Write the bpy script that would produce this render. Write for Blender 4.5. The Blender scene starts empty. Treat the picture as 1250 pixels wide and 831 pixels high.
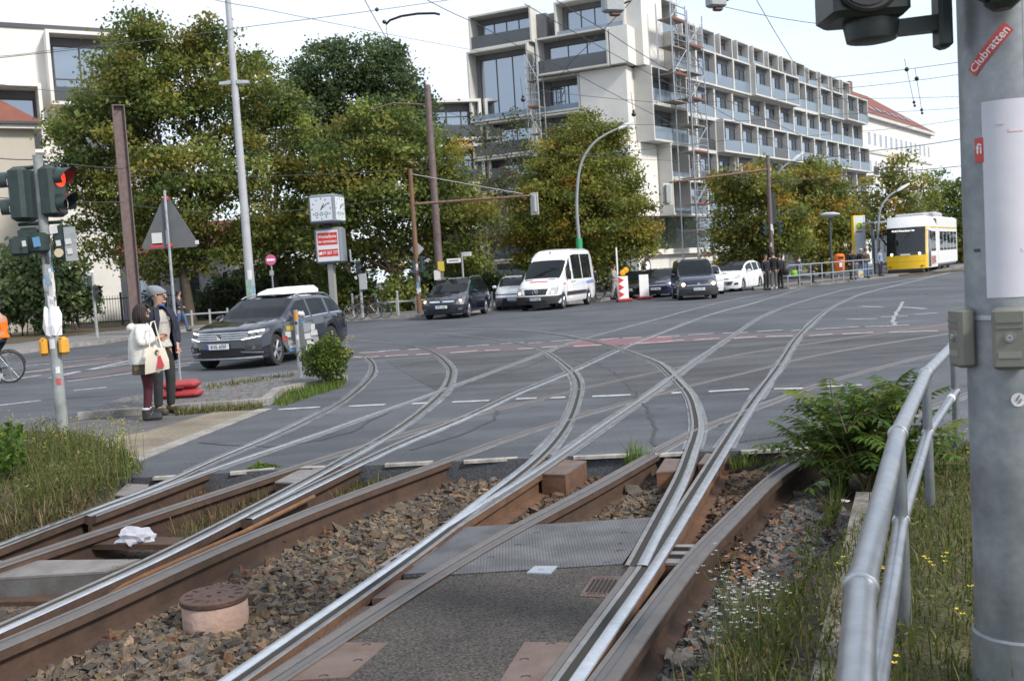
import bpy, bmesh, math, random
import numpy as np
from mathutils import Vector, Matrix, Euler
rnd = random.Random(7)
npr = np.random.default_rng(7)
S = bpy.context.scene
COL = S.collection
PI = math.pi
R_ = math.radians
# ------------------------------------------------------------------ camera maths
F = 1250.0; H = 1.69
ROLL = math.atan2(58, 930)
_c, _s = math.cos(ROLL), math.sin(ROLL)
_hb = (200-625)*_s + (360-415.5)*_c
PITCH = math.atan2(-_hb, F)
def _ray(x, y):
    a, b = x-625, y-415.5
    a, b = a*_c - b*_s, a*_s + b*_c
    return (a, F*math.cos(PITCH) - b*math.sin(PITCH), -F*math.sin(PITCH) - b*math.cos(PITCH))
def G(x, y, z=0.0):
    d = _ray(x, y); t = (z-H)/d[2]
    return Vector((d[0]*t, d[1]*t, z))
def D(x, y, Y):
    d = _ray(x, y); t = Y/d[1]
    return Vector((d[0]*t, Y, H+d[2]*t))
# ------------------------------------------------------------------ scene helpers
def tag(o, label=None, cat=None, group=None, kind=None):
    if label: o['label'] = label
    if cat: o['category'] = cat
    if group: o['group'] = group
    if kind: o['kind'] = kind
    return o
def empty(name, loc=(0,0,0), rz=0.0, label=None, cat=None, group=None):
    o = bpy.data.objects.new(name, None); COL.objects.link(o)
    o.empty_display_size = 0.2
    o.location = loc; o.rotation_euler = (0, 0, rz)
    return tag(o, label, cat, group)
def kids(o): return list(o.children)
def copy_tree(o, parent=None):
    c = o.copy(); COL.objects.link(c); c.parent = parent
    for k in kids(o):
        kc = copy_tree(k, c)
        kc.matrix_parent_inverse = k.matrix_parent_inverse.copy()
    return c
class MB:
    def __init__(s): s.v=[]; s.f=[]; s.m=[]; s.mi=0
    def face(s, idx): s.f.append(tuple(idx)); s.m.append(s.mi)
    def add(s, vs, fs):
        b=len(s.v); s.v.extend([tuple(q) for q in vs])
        for f in fs: s.face([i+b for i in f])
        return s
    def box(s, c, d, rz=0.0, rot=None, taper=1.0):
        x,y,z=d[0]/2,d[1]/2,d[2]/2
        t=taper
        P=[(-x,-y,-z),(x,-y,-z),(x,y,-z),(-x,y,-z),(-x*t,-y*t,z),(x*t,-y*t,z),(x*t,y*t,z),(-x*t,y*t,z)]
        M = rot if rot is not None else Matrix.Rotation(rz,3,'Z')
        c=Vector(c)
        return s.add([M@Vector(p)+c for p in P],[(3,2,1,0),(4,5,6,7),(0,1,5,4),(1,2,6,5),(2,3,7,6),(3,0,4,7)])
    def bbox(s, a, b):
        return s.box([(a[i]+b[i])/2 for i in range(3)],[abs(b[i]-a[i]) for i in range(3)])
    def bevbox(s, c, d, bev=0.02, rz=0.0, rot=None):
        # chamfered in the horizontal outline and at top and bottom
        x,y,z=d[0]/2,d[1]/2,d[2]/2; b=min(bev,x*.9,y*.9,z*.9)
        def ring(ix,iz):
            X,Y=x-ix,y-ix
            return [(-X+b,-Y,iz),(X-b,-Y,iz),(X,-Y+b,iz),(X,Y-b,iz),(X-b,Y,iz),(-X+b,Y,iz),(-X,Y-b,iz),(-X,-Y+b,iz)]
        rs=[ring(b*.999 if b<min(x,y) else b*.5,-z),ring(0,-z+b),ring(0,z-b),ring(b*.999,z)]
        M = rot if rot is not None else Matrix.Rotation(rz,3,'Z'); c=Vector(c)
        return s.loft([[M@Vector(p)+c for p in r] for r in rs],caps=True)
    def loft(s, rings, caps=True, closed=True):
        b=len(s.v); n=len(rings[0])
        for r in rings: s.v.extend([tuple(q) for q in r])
        for i in range(len(rings)-1):
            for j in range(n if closed else n-1):
                k=(j+1)%n
                s.face((b+i*n+j,b+i*n+k,b+(i+1)*n+k,b+(i+1)*n+j))
        if caps:
            s.face([b+j for j in range(n)][::-1]); s.face([b+(len(rings)-1)*n+j for j in range(n)])
        return s
    def tube(s, pts, r, n=8, caps=True):
        pts=[Vector(p) for p in pts]; m=len(pts)
        rs=r if isinstance(r,(list,tuple)) else [r]*m
        up=Vector((0,0,1)); rings=[]; prev=None
        for i in range(m):
            t=(pts[min(i+1,m-1)]-pts[max(i-1,0)]).normalized()
            if prev is None:
                a=up if abs(t.dot(up))<.95 else Vector((0,1,0))
                u=t.cross(a).normalized()
            else:
                u=prev-t*prev.dot(t); u.normalize()
            prev=u; w=t.cross(u)
            rings.append([pts[i]+(u*math.cos(2*PI*j/n)+w*math.sin(2*PI*j/n))*rs[i] for j in range(n)])
        return s.loft(rings,caps)
    def cyl(s, a, b, r, r2=None, n=12): return s.tube([a,b],[r,r if r2 is None else r2],n)
    def lathe(s, prof, c=(0,0,0), n=20, axis='Z', caps=True):
        rings=[]; c=Vector(c)
        for (r,z) in prof:
            ring=[]
            for j in range(n):
                a=2*PI*j/n
                if axis=='Z': p=Vector((r*math.cos(a),r*math.sin(a),z))
                elif axis=='X': p=Vector((z,r*math.cos(a),r*math.sin(a)))
                else: p=Vector((r*math.sin(a),z,r*math.cos(a)))
                ring.append(p+c)
            rings.append(ring)
        return s.loft(rings,caps)
    def prism(s, poly, z0, z1):
        n=len(poly)
        if sum(poly[i][0]*poly[(i+1)%n][1]-poly[(i+1)%n][0]*poly[i][1] for i in range(n))<0: poly=poly[::-1]
        return s.add([(p[0],p[1],z0) for p in poly]+[(p[0],p[1],z1) for p in poly],
            [tuple(range(n))[::-1],tuple(range(n,2*n))]+[(i,(i+1)%n,n+(i+1)%n,n+i) for i in range(n)])
    def plate(s, poly3, th):
        # polygon in 3D given thickness along its normal (centre at poly)
        P=[Vector(p) for p in poly3]; nrm=Vector((0,0,0))
        for i in range(len(P)): nrm+=P[i].cross(P[(i+1)%len(P)])
        nrm.normalize(); n=len(P)
        return s.add([p-nrm*th/2 for p in P]+[p+nrm*th/2 for p in P],[tuple(range(n))[::-1],tuple(range(n,2*n))]+[(i,(i+1)%n,n+(i+1)%n,n+i) for i in range(n)])
    def sphere(s, c, r, n=12, m=8, sc=(1,1,1)):
        c=Vector(c); rings=[]
        for i in range(m+1):
            t=PI*i/m; rr=max(math.sin(t),.02)
            rings.append([c+Vector((r*sc[0]*rr*math.cos(2*PI*j/n),r*sc[1]*rr*math.sin(2*PI*j/n),-r*sc[2]*math.cos(t))) for j in range(n)])
        return s.loft(rings,True)
    def build(s, name, mats, parent=None, smooth=None, loc=None, rz=None):
        me=bpy.data.meshes.new(name); me.from_pydata(s.v,[],s.f)
        if not isinstance(mats,(list,tuple)): mats=[mats]
        for m in mats: me.materials.append(m)
        if len(mats)>1: me.polygons.foreach_set('material_index',s.m)
        if smooth is not None:
            me.polygons.foreach_set('use_smooth',[True]*len(me.polygons))
            me.set_sharp_from_angle(angle=R_(smooth))
        me.update()
        o=bpy.data.objects.new(name,me); COL.objects.link(o)
        if parent is not None: o.parent=parent
        if loc is not None: o.location=loc
        if rz is not None: o.rotation_euler=(0,0,rz)
        return o
def text_part(name, body, size, mat, parent, loc, rot, ext=0.002, align='CENTER', sx=1.0, bold=0.0):
    cu=bpy.data.curves.new(name,'FONT'); cu.body=body; cu.size=size; cu.extrude=ext; cu.align_x=align; cu.align_y='CENTER'; cu.offset=bold*size
    t=bpy.data.objects.new(name,cu); COL.objects.link(t)
    dg=bpy.context.evaluated_depsgraph_get(); dg.update()
    me=bpy.data.meshes.new_from_object(t.evaluated_get(dg)); me.name=name
    COL.objects.unlink(t); bpy.data.objects.remove(t); 
    me.materials.clear(); me.materials.append(mat)
    o=bpy.data.objects.new(name,me); COL.objects.link(o); o.parent=parent
    o.location=loc; o.rotation_euler=rot; o.scale=(sx,1,1)
    return o
# ------------------------------------------------------------------ materials
MATS={}
def mat(name, col, rough=0.6, metal=0.0, var=0.0, vscale=6.0, bump=0.0, bscale=40.0, col2=None, spec=0.5, detail=4.0, coat=0.0, sub=0.0):
    if name in MATS: return MATS[name]
    m=bpy.data.materials.new(name); m.use_nodes=True; nt=m.node_tree; N=nt.nodes; L=nt.links
    b=N['Principled BSDF']; b.inputs['Roughness'].default_value=rough; b.inputs['Metallic'].default_value=metal
    b.inputs['Specular IOR Level'].default_value=spec
    if coat: b.inputs['Coat Weight'].default_value=coat; b.inputs['Coat Roughness'].default_value=.05
    c=(col[0],col[1],col[2],1); b.inputs['Base Color'].default_value=c
    tc=None
    if var or col2 or bump:
        tc=N.new('ShaderNodeTexCoord')
    if var or col2:
        n=N.new('ShaderNodeTexNoise'); n.inputs['Scale'].default_value=vscale; n.inputs['Detail'].default_value=detail; n.inputs['Roughness'].default_value=.65
        L.new(tc.outputs['Object'],n.inputs['Vector'])
        r=N.new('ShaderNodeValToRGB'); r.color_ramp.elements[0].position=.34; r.color_ramp.elements[1].position=.66
        if col2: a,d=col,col2
        else:
            a=[q*(1-var) for q in col]; d=[min(1,q*(1+var)) for q in col]
        r.color_ramp.elements[0].color=(*a,1); r.color_ramp.elements[1].color=(*d,1)
        L.new(n.outputs['Fac'],r.inputs['Fac']); L.new(r.outputs['Color'],b.inputs['Base Color'])
    if bump:
        n2=N.new('ShaderNodeTexNoise'); n2.inputs['Scale'].default_value=bscale; n2.inputs['Detail'].default_value=3
        L.new(tc.outputs['Object'],n2.inputs['Vector'])
        bp=N.new('ShaderNodeBump'); bp.inputs['Strength'].default_value=bump; bp.inputs['Distance'].default_value=.02
        L.new(n2.outputs['Fac'],bp.inputs['Height']); L.new(bp.outputs['Normal'],b.inputs['Normal'])
    MATS[name]=m; return m
def emis(name,col,st):
    if name in MATS: return MATS[name]
    m=bpy.data.materials.new(name); m.use_nodes=True; b=m.node_tree.nodes['Principled BSDF']
    b.inputs['Base Color'].default_value=(*col,1); b.inputs['Emission Color'].default_value=(*col,1); b.inputs['Emission Strength'].default_value=st
    MATS[name]=m; return m
def glassy(name, tint, fac, rough=0.03, col=(.02,.025,.03)):
    if name in MATS: return MATS[name]
    m=bpy.data.materials.new(name); m.use_nodes=True; nt=m.node_tree; N=nt.nodes; L=nt.links
    b=N['Principled BSDF']; b.inputs['Base Color'].default_value=(*col,1); b.inputs['Roughness'].default_value=rough; b.inputs['Specular IOR Level'].default_value=.9
    t=N.new('ShaderNodeBsdfTransparent'); t.inputs['Color'].default_value=(*tint,1)
    mx=N.new('ShaderNodeMixShader'); mx.inputs[0].default_value=fac
    L.new(t.outputs[0],mx.inputs[1]); L.new(b.outputs[0],mx.inputs[2]); L.new(mx.outputs[0],N['Material Output'].inputs['Surface'])
    MATS[name]=m; return m
def mirrorglass(name, tint, refl, base, rough=.02):
    m=bpy.data.materials.new(name); m.use_nodes=True; nt=m.node_tree; N=nt.nodes; L=nt.links
    b=N['Principled BSDF']; b.inputs['Base Color'].default_value=(*base,1); b.inputs['Roughness'].default_value=.2
    g=N.new('ShaderNodeBsdfGlossy'); g.inputs['Color'].default_value=(*tint,1); g.inputs['Roughness'].default_value=rough
    lw=N.new('ShaderNodeLayerWeight'); lw.inputs['Blend'].default_value=.35
    mr=N.new('ShaderNodeMapRange'); mr.inputs['To Min'].default_value=refl; mr.inputs['To Max'].default_value=.95
    mx=N.new('ShaderNodeMixShader'); L.new(lw.outputs['Fresnel'],mr.inputs['Value']); L.new(mr.outputs[0],mx.inputs[0])
    L.new(b.outputs[0],mx.inputs[1]); L.new(g.outputs[0],mx.inputs[2]); L.new(mx.outputs[0],N['Material Output'].inputs['Surface'])
    MATS[name]=m; return m
def smooth_poly(P, step=0.25, sig=0.0):
    """resample a 2D polyline with a Catmull-Rom spline, optional gaussian smoothing"""
    P=[np.array(p[:2],float) for p in P]
    Q=[2*P[0]-P[1]]+P+[2*P[-1]-P[-2]]
    out=[]
    for i in range(1,len(Q)-2):
        p0,p1,p2,p3=Q[i-1:i+3]
        n=max(2,int(np.linalg.norm(p2-p1)/step))
        for k in range(n):
            t=k/n
            out.append(.5*((2*p1)+(-p0+p2)*t+(2*p0-5*p1+4*p2-p3)*t*t+(-p0+3*p1-3*p2+p3)*t**3))
    out.append(P[-1]); out=np.array(out)
    # equal arc resample
    d=np.r_[0,np.cumsum(np.linalg.norm(np.diff(out,axis=0),axis=1))]
    n=max(3,int(d[-1]/step)); t=np.linspace(0,d[-1],n)
    out=np.c_[np.interp(t,d,out[:,0]),np.interp(t,d,out[:,1])]
    if sig>0:
        k=int(3*sig/step); 
        if k>0:
            w=np.exp(-.5*(np.arange(-k,k+1)*step/sig)**2); w/=w.sum()
            pre=2*out[0]-out[1:k+1][::-1]; post=2*out[-1]-out[-k-1:-1][::-1]
            e=np.r_[pre,out,post]
            out=np.c_[np.convolve(e[:,0],w,'valid'),np.convolve(e[:,1],w,'valid')]
    return out
def normals2(P):
    t=np.gradient(P,axis=0); t/=np.linalg.norm(t,axis=1)[:,None]+1e-9
    return np.c_[-t[:,1],t[:,0]]
STEEL=mat('galvanised steel',(.42,.44,.46),.42,.85,var=.18,vscale=9,bump=.05,bscale=60)
GREYPAINT=mat('grey paint',(.30,.32,.33),.5,.0,var=.12,vscale=14)
RUSTP=mat('rusty brown steel',(.17,.10,.075),.75,.1,var=.35,vscale=7,bump=.1,bscale=50)
BROWNSTEEL=mat('brown painted steel',(.135,.095,.09),.6,.1,var=.2,vscale=5)
DARKGREEN=mat('dark green signal housing',(.020,.036,.034),.45,0,var=.2,vscale=10)
BLACK=mat('black plastic',(.012,.012,.013),.5)
WHITE=mat('white paint',(.78,.78,.77),.5,var=.05)
REDP=mat('red plastic',(.30,.035,.04),.5,var=.15,vscale=8)
RED=mat('red print',(.55,.035,.03),.5)
YELLOW=mat('yellow paint',(.85,.55,.02),.35)
PAPER=mat('white paper',(.72,.72,.75),.7,var=.06,vscale=5)
cd=bpy.data.cameras.new('camera'); cam=bpy.data.objects.new('camera',cd); COL.objects.link(cam)
cd.sensor_fit='HORIZONTAL'; cd.sensor_width=23.5; cd.lens=23.5*F/1250
fwd=Vector((0,math.cos(PITCH),-math.sin(PITCH))); up=Vector((0,math.sin(PITCH),math.cos(PITCH))); rt=Vector((1,0,0))
# photo's up leans left, so the camera is rolled about its axis
r2=rt*_c+up*(-(-_s)) if False else rt*_c - up*(_s)
u2=up*_c + rt*_s
M=Matrix((( r2.x,u2.x,-fwd.x,0),(r2.y,u2.y,-fwd.y,0),(r2.z,u2.z,-fwd.z,H),(0,0,0,1)))
cam.matrix_world=M
cd.clip_start=.05; cd.clip_end=3000
cd.dof.use_dof=True; cd.dof.focus_distance=7.0; cd.dof.aperture_fstop=3.8
S.camera=cam
S.view_settings.view_transform='Standard'; S.view_settings.look='None'; S.view_settings.gamma=1; S.view_settings.use_curve_mapping=False
S.view_settings.exposure=EXPO=1.1
# ---- sky: hazy bright overcast with thin cloud
w=bpy.data.worlds.new('World'); S.world=w; w.use_nodes=True; nt=w.node_tree; N=nt.nodes; L=nt.links
bg=N['Background']; bg.inputs['Strength'].default_value=.12
sk=N.new('ShaderNodeTexSky'); sk.sky_type='NISHITA'; sk.sun_disc=False
SUN_EL=R_(40); SUN_AZ=R_(128)     # azimuth clockwise from +Y
sk.sun_elevation=SUN_EL; sk.sun_rotation=SUN_AZ; sk.air_density=1.0; sk.dust_density=1.6; sk.ozone_density=1.2
tc=N.new('ShaderNodeTexCoord'); mp=N.new('ShaderNodeMapping'); mp.inputs['Scale'].default_value=(1,1,2.6); mp.inputs['Rotation'].default_value=(0,0,R_(-20))
nz=N.new('ShaderNodeTexNoise'); nz.inputs['Scale'].default_value=2.2; nz.inputs['Detail'].default_value=7; nz.inputs['Roughness'].default_value=.55
rp=N.new('ShaderNodeValToRGB'); rp.color_ramp.elements[0].position=.36; rp.color_ramp.elements[0].color=(.62,.62,.62,1); rp.color_ramp.elements[1].position=.56; rp.color_ramp.elements[1].color=(.97,.97,.97,1)
mx=N.new('ShaderNodeMix'); mx.data_type='RGBA'; mx.inputs['B'].default_value=(4.2,4.6,5.15,1)
L.new(tc.outputs['Generated'],mp.inputs['Vector']); L.new(mp.outputs[0],nz.inputs['Vector']); L.new(nz.outputs['Fac'],rp.inputs['Fac'])
L.new(rp.outputs['Color'],mx.inputs['Factor']); L.new(sk.outputs[0],mx.inputs['A']); L.new(mx.outputs['Result'],bg.inputs['Color'])
sd=bpy.data.lights.new('sun','SUN'); so=bpy.data.objects.new('sun',sd); COL.objects.link(so)
sd.energy=1.9; sd.angle=R_(8); sd.color=(1,.94,.86)
sv=Vector((math.sin(SUN_AZ)*math.cos(SUN_EL),math.cos(SUN_AZ)*math.cos(SUN_EL),math.sin(SUN_EL)))
so.rotation_euler=sv.to_track_quat('Z','Y').to_euler(); so.location=sv*50
# ------------------------------------------------------------------ ground, road, paths
def ground_mat(name, base, dark, light, fine=90.0, patch=.35, rough=.85, bump=.35, extra=None, speck=.5):
    m=bpy.data.materials.new(name); m.use_nodes=True; nt=m.node_tree; N=nt.nodes; L=nt.links; b=N['Principled BSDF']
    b.inputs['Roughness'].default_value=rough; b.inputs['Specular IOR Level'].default_value=.35
    tc=N.new('ShaderNodeTexCoord')
    a=N.new('ShaderNodeTexNoise'); a.inputs['Scale'].default_value=patch; a.inputs['Detail'].default_value=6; a.inputs['Roughness'].default_value=.6
    r=N.new('ShaderNodeValToRGB'); r.color_ramp.elements[0].position=.35; r.color_ramp.elements[1].position=.68
    r.color_ramp.elements[0].color=(*dark,1); r.color_ramp.elements[1].color=(*light,1)
    e=r.color_ramp.elements.new(.5); e.color=(*base,1)
    f=N.new('ShaderNodeTexNoise'); f.inputs['Scale'].default_value=fine; f.inputs['Detail'].default_value=2
    fr=N.new('ShaderNodeMapRange'); fr.inputs['From Min'].default_value=.3; fr.inputs['From Max'].default_value=.7; fr.inputs['To Min'].default_value=1-speck; fr.inputs['To Max'].default_value=1+speck
    mu=N.new('ShaderNodeMix'); mu.data_type='RGBA'; mu.blend_type='MULTIPLY'; mu.inputs['Factor'].default_value=1
    bp=N.new('ShaderNodeBump'); bp.inputs['Strength'].default_value=bump; bp.inputs['Distance'].default_value=.01
    for n in (a,f): L.new(tc.outputs['Object'],n.inputs['Vector'])
    if name in('asphalt','worn brownish asphalt'):
        mpx=N.new('ShaderNodeMapping'); mpx.inputs['Rotation'].default_value=(0,0,R_(-38)); mpx.inputs['Scale'].default_value=(.10,1.6,1)
        st=N.new('ShaderNodeTexNoise'); st.inputs['Scale'].default_value=1.1; st.inputs['Detail'].default_value=5; L.new(tc.outputs['Object'],mpx.inputs['Vector']); L.new(mpx.outputs[0],st.inputs['Vector'])
        sp_=N.new('ShaderNodeTexNoise'); sp_.inputs['Scale'].default_value=1.7; sp_.inputs['Detail'].default_value=3; L.new(tc.outputs['Object'],sp_.inputs['Vector'])
        m1=N.new('ShaderNodeMapRange'); m1.inputs['From Min'].default_value=.35; m1.inputs['From Max'].default_value=.65; m1.inputs['To Min'].default_value=.80; m1.inputs['To Max'].default_value=1.16; L.new(st.outputs['Fac'],m1.inputs['Value'])
        m2=N.new('ShaderNodeMapRange'); m2.inputs['From Min'].default_value=.60; m2.inputs['From Max'].default_value=.72; m2.inputs['To Min'].default_value=1.0; m2.inputs['To Max'].default_value=.72; L.new(sp_.outputs['Fac'],m2.inputs['Value'])
        mm=N.new('ShaderNodeMath'); mm.operation='MULTIPLY'; L.new(m1.outputs[0],mm.inputs[0]); L.new(m2.outputs[0],mm.inputs[1])
        ml=N.new('ShaderNodeMix'); ml.data_type='RGBA'; ml.blend_type='MULTIPLY'; ml.inputs['Factor'].default_value=1; L.new(r.outputs['Color'],ml.inputs['A']); L.new(mm.outputs[0],ml.inputs['B'])
        rcol=ml.outputs['Result']
    else: rcol=r.outputs['Color']
    L.new(a.outputs['Fac'],r.inputs['Fac']); L.new(f.outputs['Fac'],fr.inputs['Value']); L.new(rcol,mu.inputs['A']); L.new(fr.outputs[0],mu.inputs['B'])
    L.new(mu.outputs['Result'],b.inputs['Base Color']); L.new(f.outputs['Fac'],bp.inputs['Height']); L.new(bp.outputs[0],b.inputs['Normal'])
    MATS[name]=m; return m
ASPH=ground_mat('asphalt',(.074,.078,.089),(.054,.057,.066),(.098,.102,.114),fine=55,patch=.30,speck=.35,rough=.8)
ASPH2=ground_mat('worn brownish asphalt',(.067,.068,.074),(.051,.051,.055),(.087,.087,.091),fine=55,patch=.5,speck=.4)
SLABM=ground_mat('coarse dark asphalt infill',(.052,.046,.041),(.036,.032,.030),(.068,.060,.053),fine=75,patch=1.1,speck=.75,bump=.8)
DIRT=ground_mat('dark track bed dirt',(.060,.046,.036),(.035,.027,.021),(.095,.075,.058),fine=45,patch=2.5,speck=.6,bump=.8)
VERGE=ground_mat('earth of the verge',(.085,.080,.038),(.050,.048,.024),(.125,.110,.055),fine=40,patch=3,speck=.5,bump=.8)
PAVE=ground_mat('grey pavement slabs',(.17,.165,.16),(.13,.127,.125),(.21,.205,.20),fine=30,patch=.6,speck=.2,bump=.2)
SANDP=ground_mat('beige gravel path',(.20,.168,.125),(.15,.125,.095),(.26,.22,.165),fine=70,patch=1.1,speck=.35,bump=.3)
WETP=ground_mat('grey path asphalt',(.105,.10,.097),(.08,.076,.074),(.135,.128,.122),fine=60,patch=1.2,speck=.3)
GRAN=ground_mat('granite kerb stone',(.24,.225,.205),(.17,.16,.145),(.32,.30,.275),fine=60,patch=3,speck=.3,bump=.3)
CONC=ground_mat('weathered concrete',(.16,.145,.125),(.10,.09,.078),(.23,.21,.18),fine=35,patch=2.5,speck=.3,bump=.5)
LEAFG=ground_mat('leaf littered ground',(.085,.066,.038),(.05,.042,.025),(.13,.095,.05),fine=25,patch=1.2,speck=.5,bump=.6)
PAINT=mat('worn white road paint',(.42,.42,.42),.7,var=.3,vscale=5)
PINK=mat('faded red cycle crossing paint',(.115,.082,.086),.75,col2=(.085,.070,.076),vscale=3,bump=.2,bscale=60)
PINK2=mat('fresh red cycle crossing paint',(.20,.085,.095),.75,col2=(.14,.075,.085),vscale=3,bump=.2,bscale=60)
def sheet(name, polys, z, m, parent=None, kind='structure', th=None):
    b=MB()
    for i,p in enumerate(polys):
        p=[(q[0],q[1]) for q in p]
        if th: b.prism(p,z-th,z)
        else:
            n=len(p)
            if sum(p[k][0]*p[(k+1)%n][1]-p[(k+1)%n][0]*p[k][1] for k in range(n))<0: p=p[::-1]
            b.add([(q[0],q[1],z) for q in p],[tuple(range(n))])
    o=b.build(name,m,parent)
    if kind and parent is None: o['kind']=kind
    return o
BEDZ=-.19
sheet('ground',[[(-900,-300),(900,-300),(900,1500),(-900,1500)]],-.30,DIRT)
EDGE=[G(-40,590),G(187,582),G(400,570),G(600,561),G(850,551),G(975,548),G(1200,538)]
EDGE=[(e.x,e.y) for e in EDGE]
road=[(-60,9.6)]+EDGE+[(60,8.2),(300,60),(300,500),(-300,500),(-60,60)]
sheet('road',[road],0,ASPH,th=.35)
sheet('track_bed',[[(-9,-6),(3.2,-6),(3.2,8.8),(-9,9.5)]],BEDZ,DIRT)
# darker tarred area between the crossing tracks
t=[G(*q) for q in [(470,440),(690,423),(1000,410),(1160,402),(1160,425),(1000,470),(860,482),(690,487),(560,492),(520,470)]]
sheet('road_patch',[t],.003,ASPH2)
# path across the tracks and its kerb line
P0=[G(*q) for q in [(-60,555),(60,548),(165,565),(330,500),(95,514),(-60,535)]]
sheet('path',[P0],.004,WETP)
P1=[G(*q) for q in [(60,551),(162,563),(322,501),(262,503),(180,527),(90,543)]]
sheet('sandy_path',[P1],.008,SANDP)
k0,k1=G(160,567),G(332,499); dv=(k1-k0).normalized(); nv=Vector((-dv.y,dv.x,0))
b=MB(); Lk=(k1-k0).length; n=6
for i in range(n):
    a=k0+dv*(Lk*i/n+.006); c=k0+dv*(Lk*(i+1)/n-.006)
    b.prism([(a.x,a.y),(c.x,c.y),((c+nv*.20).x,(c+nv*.20).y),((a+nv*.20).x,(a+nv*.20).y)],-.05,.012)
b.build('path_kerb',GRAN)['kind']='structure'
# near road edge: white stone edging in lengths, flush with the road
b=MB()
for (x0,y0,x1,y1) in [(187,583,222,581),(281,577,335,572),(367,571,401,570),(470,567,528,564),(566,563,632,559),(700,558,768,555),(800,555,836,553),(905,551,975,548),(975,548,1060,545)]:
    a=G(x0,y0); c=G(x1,y1); d=(c-a).normalized(); nn=Vector((-d.y,d.x,0))*.075
    a=a-nn*.25; c=c-nn*.25
    b.prism([(a.x,a.y),(c.x,c.y),(c.x+nn.x,c.y+nn.y),(a.x+nn.x,a.y+nn.y)],-.02,.006)
b.build('road_edge_marking',mat('pale edge stone',(.30,.28,.25),.8,var=.35,vscale=9))['kind']='structure'
# thin dashed lines and cycle crossing
def dash_px(segs, w, z, m, name):
    b=MB()
    for (x0,y0,x1,y1) in segs:
        a=G(x0,y0); c=G(x1,y1); d=(c-a); d.normalize(); nn=Vector((-d.y,d.x,0))*w/2
        b.add([(a-nn)+Vector((0,0,z)),(c-nn)+Vector((0,0,z)),(c+nn)+Vector((0,0,z)),(a+nn)+Vector((0,0,z))],[(0,1,2,3)])
    o=b.build(name,m); o['kind']='structure'; return o
dash_px([(340,500,391,497),(426,496,470,494),(503,493,523,492),(552,491,597,489),(630,487,655,486),(671,486,690,485),(723,484,770,482),(820,480,832,479),(865,478,914,475),(945,475,982,474),(1010,472,1052,470)],.12,.006,PAINT,'dashed_line')
pinkA=[G(*q) for q in [(405,431),(560,424),(700,417),(820,410),(1000,405),(1165,395)]]
pinkB=[G(*q) for q in [(405,440),(560,432),(700,424),(820,418),(1000,410),(1165,404)]]
for i in range(5):
    sheet('cycle_crossing',[[pinkA[i],pinkA[i+1],pinkB[i+1],pinkB[i]]],.0055+.0001*i,PINK2 if i==2 else PINK)
top=[(437,431,470,429),(462,429,488,427),(498,427,512,426),(533,425,560,423),(570,423,597,421),(611,420,640,418),(645,419,662,418),(672,417,700,415),(733,415,755,413),(760,413,783,412),(802,412,830,410),(840,409,871,407),(882,407,913,406),(924,405,955,403),(966,404,978,403),(995,402,1049,399),(1056,399,1110,397)]
bot=[(432,436,452,436),(452,436,463,435),(470,435,498,433),(508,433,526,432),(549,431,583,428),(592,428,610,427),(632,426,655,425),(662,424,680,423),(700,423,734,421),(770,420,800,418),(802,418,835,415),(847,415,878,413),(895,413,924,411),(935,411,969,410),(988,410,1016,408),(1028,408,1066,406),(1085,406,1145,404)]
dash_px(top,.13,.0075,PAINT,'cycle_crossing_edge'); dash_px(bot,.13,.0078,PAINT,'cycle_crossing_edge')
dash_px([(1034,390,1070,389),(1075,387,1108,386),(1117,384,1144,382),(1050,374,1077,375),(1102,375,1130,377),(1160,377,1172,377)],.22,.006,mat('faded arrow paint',(.27,.27,.275),.7,var=.35,vscale=4),'lane_mark')
dash_px([(905,381,990,378),(930,371,1010,366),(1080,361,1170,358),(1098,362,1172,356),(560,380,760,373),(455,408,520,403),(640,392,700,388),(770,381,800,378),(950,377,1010,375)],.14,.006,mat('very worn paint',(.13,.13,.135),.8),'lane_line')
# left side: markings of the crossing in front of the far pavement
b=[(25,446,130,436),(25,457,160,438),(75,457,220,436)]
for (x0,y0,x1,y1) in [(30,443,135,434),(30,456,225,424),(90,462,230,437)]:
    a=G(x0,y0);c=G(x1,y1);d=(c-a).normalized();nn=Vector((-d.y,d.x,0))*.42
    sheet('cycle_crossing',[[a-nn,c-nn,c+nn,a+nn]],.0056,PINK)
dash_px([(0,466,50,458),(30,447,130,437),(28,455,150,440),(60,462,215,428),(82,466,232,446),(75,457,220,434),(210,446,236,443),(0,495,50,489),(90,477,130,473)],.12,.0077,PAINT,'lane_mark')
# far pavement (kerb height 0.12)
FAR=[(-60,31),(-24.0,33.2),(-17.0,34.6),(-15.4,38.5),(-15.4,44.6),(-13.5,46.2),(-8.5,46.6),(-3.9,45.7),(-1.0,47.8),(1.5,49.8),(4.6,51.5),(6.0,56),(8.5,60),(13,66),(40,104),(90,170),(-60,170)]
sheet('pavement',[FAR],.12,PAVE,th=.2)
b=MB()
for i in range(len(FAR)-4):
    a=Vector(FAR[i]);c=Vector(FAR[i+1]);d=(c-a).normalized();nn=Vector((-d.y,d.x))*-.16
    q=[a+nn*.02,c+nn*.02,c+nn*.98,a+nn*.98]
    b.prism([tuple(v) for v in q],-.05,.128+.001*(i%2))
b.build('kerb',GRAN)['kind']='structure'
sheet('leafy_verge',[[(-60,38),(-24,38.2),(-19.8,41),(-19.5,49.5),(-8,51.2),(-2,52),(0,75),(-60,75)]],.126,LEAFG)
sheet('cycle_lane',[[(-14,46.7),(-8.5,47.0),(-5.2,46.4),(-5.2,47.6),(-8.5,48.3),(-14,47.9)]],.1245,PINK)
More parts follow.
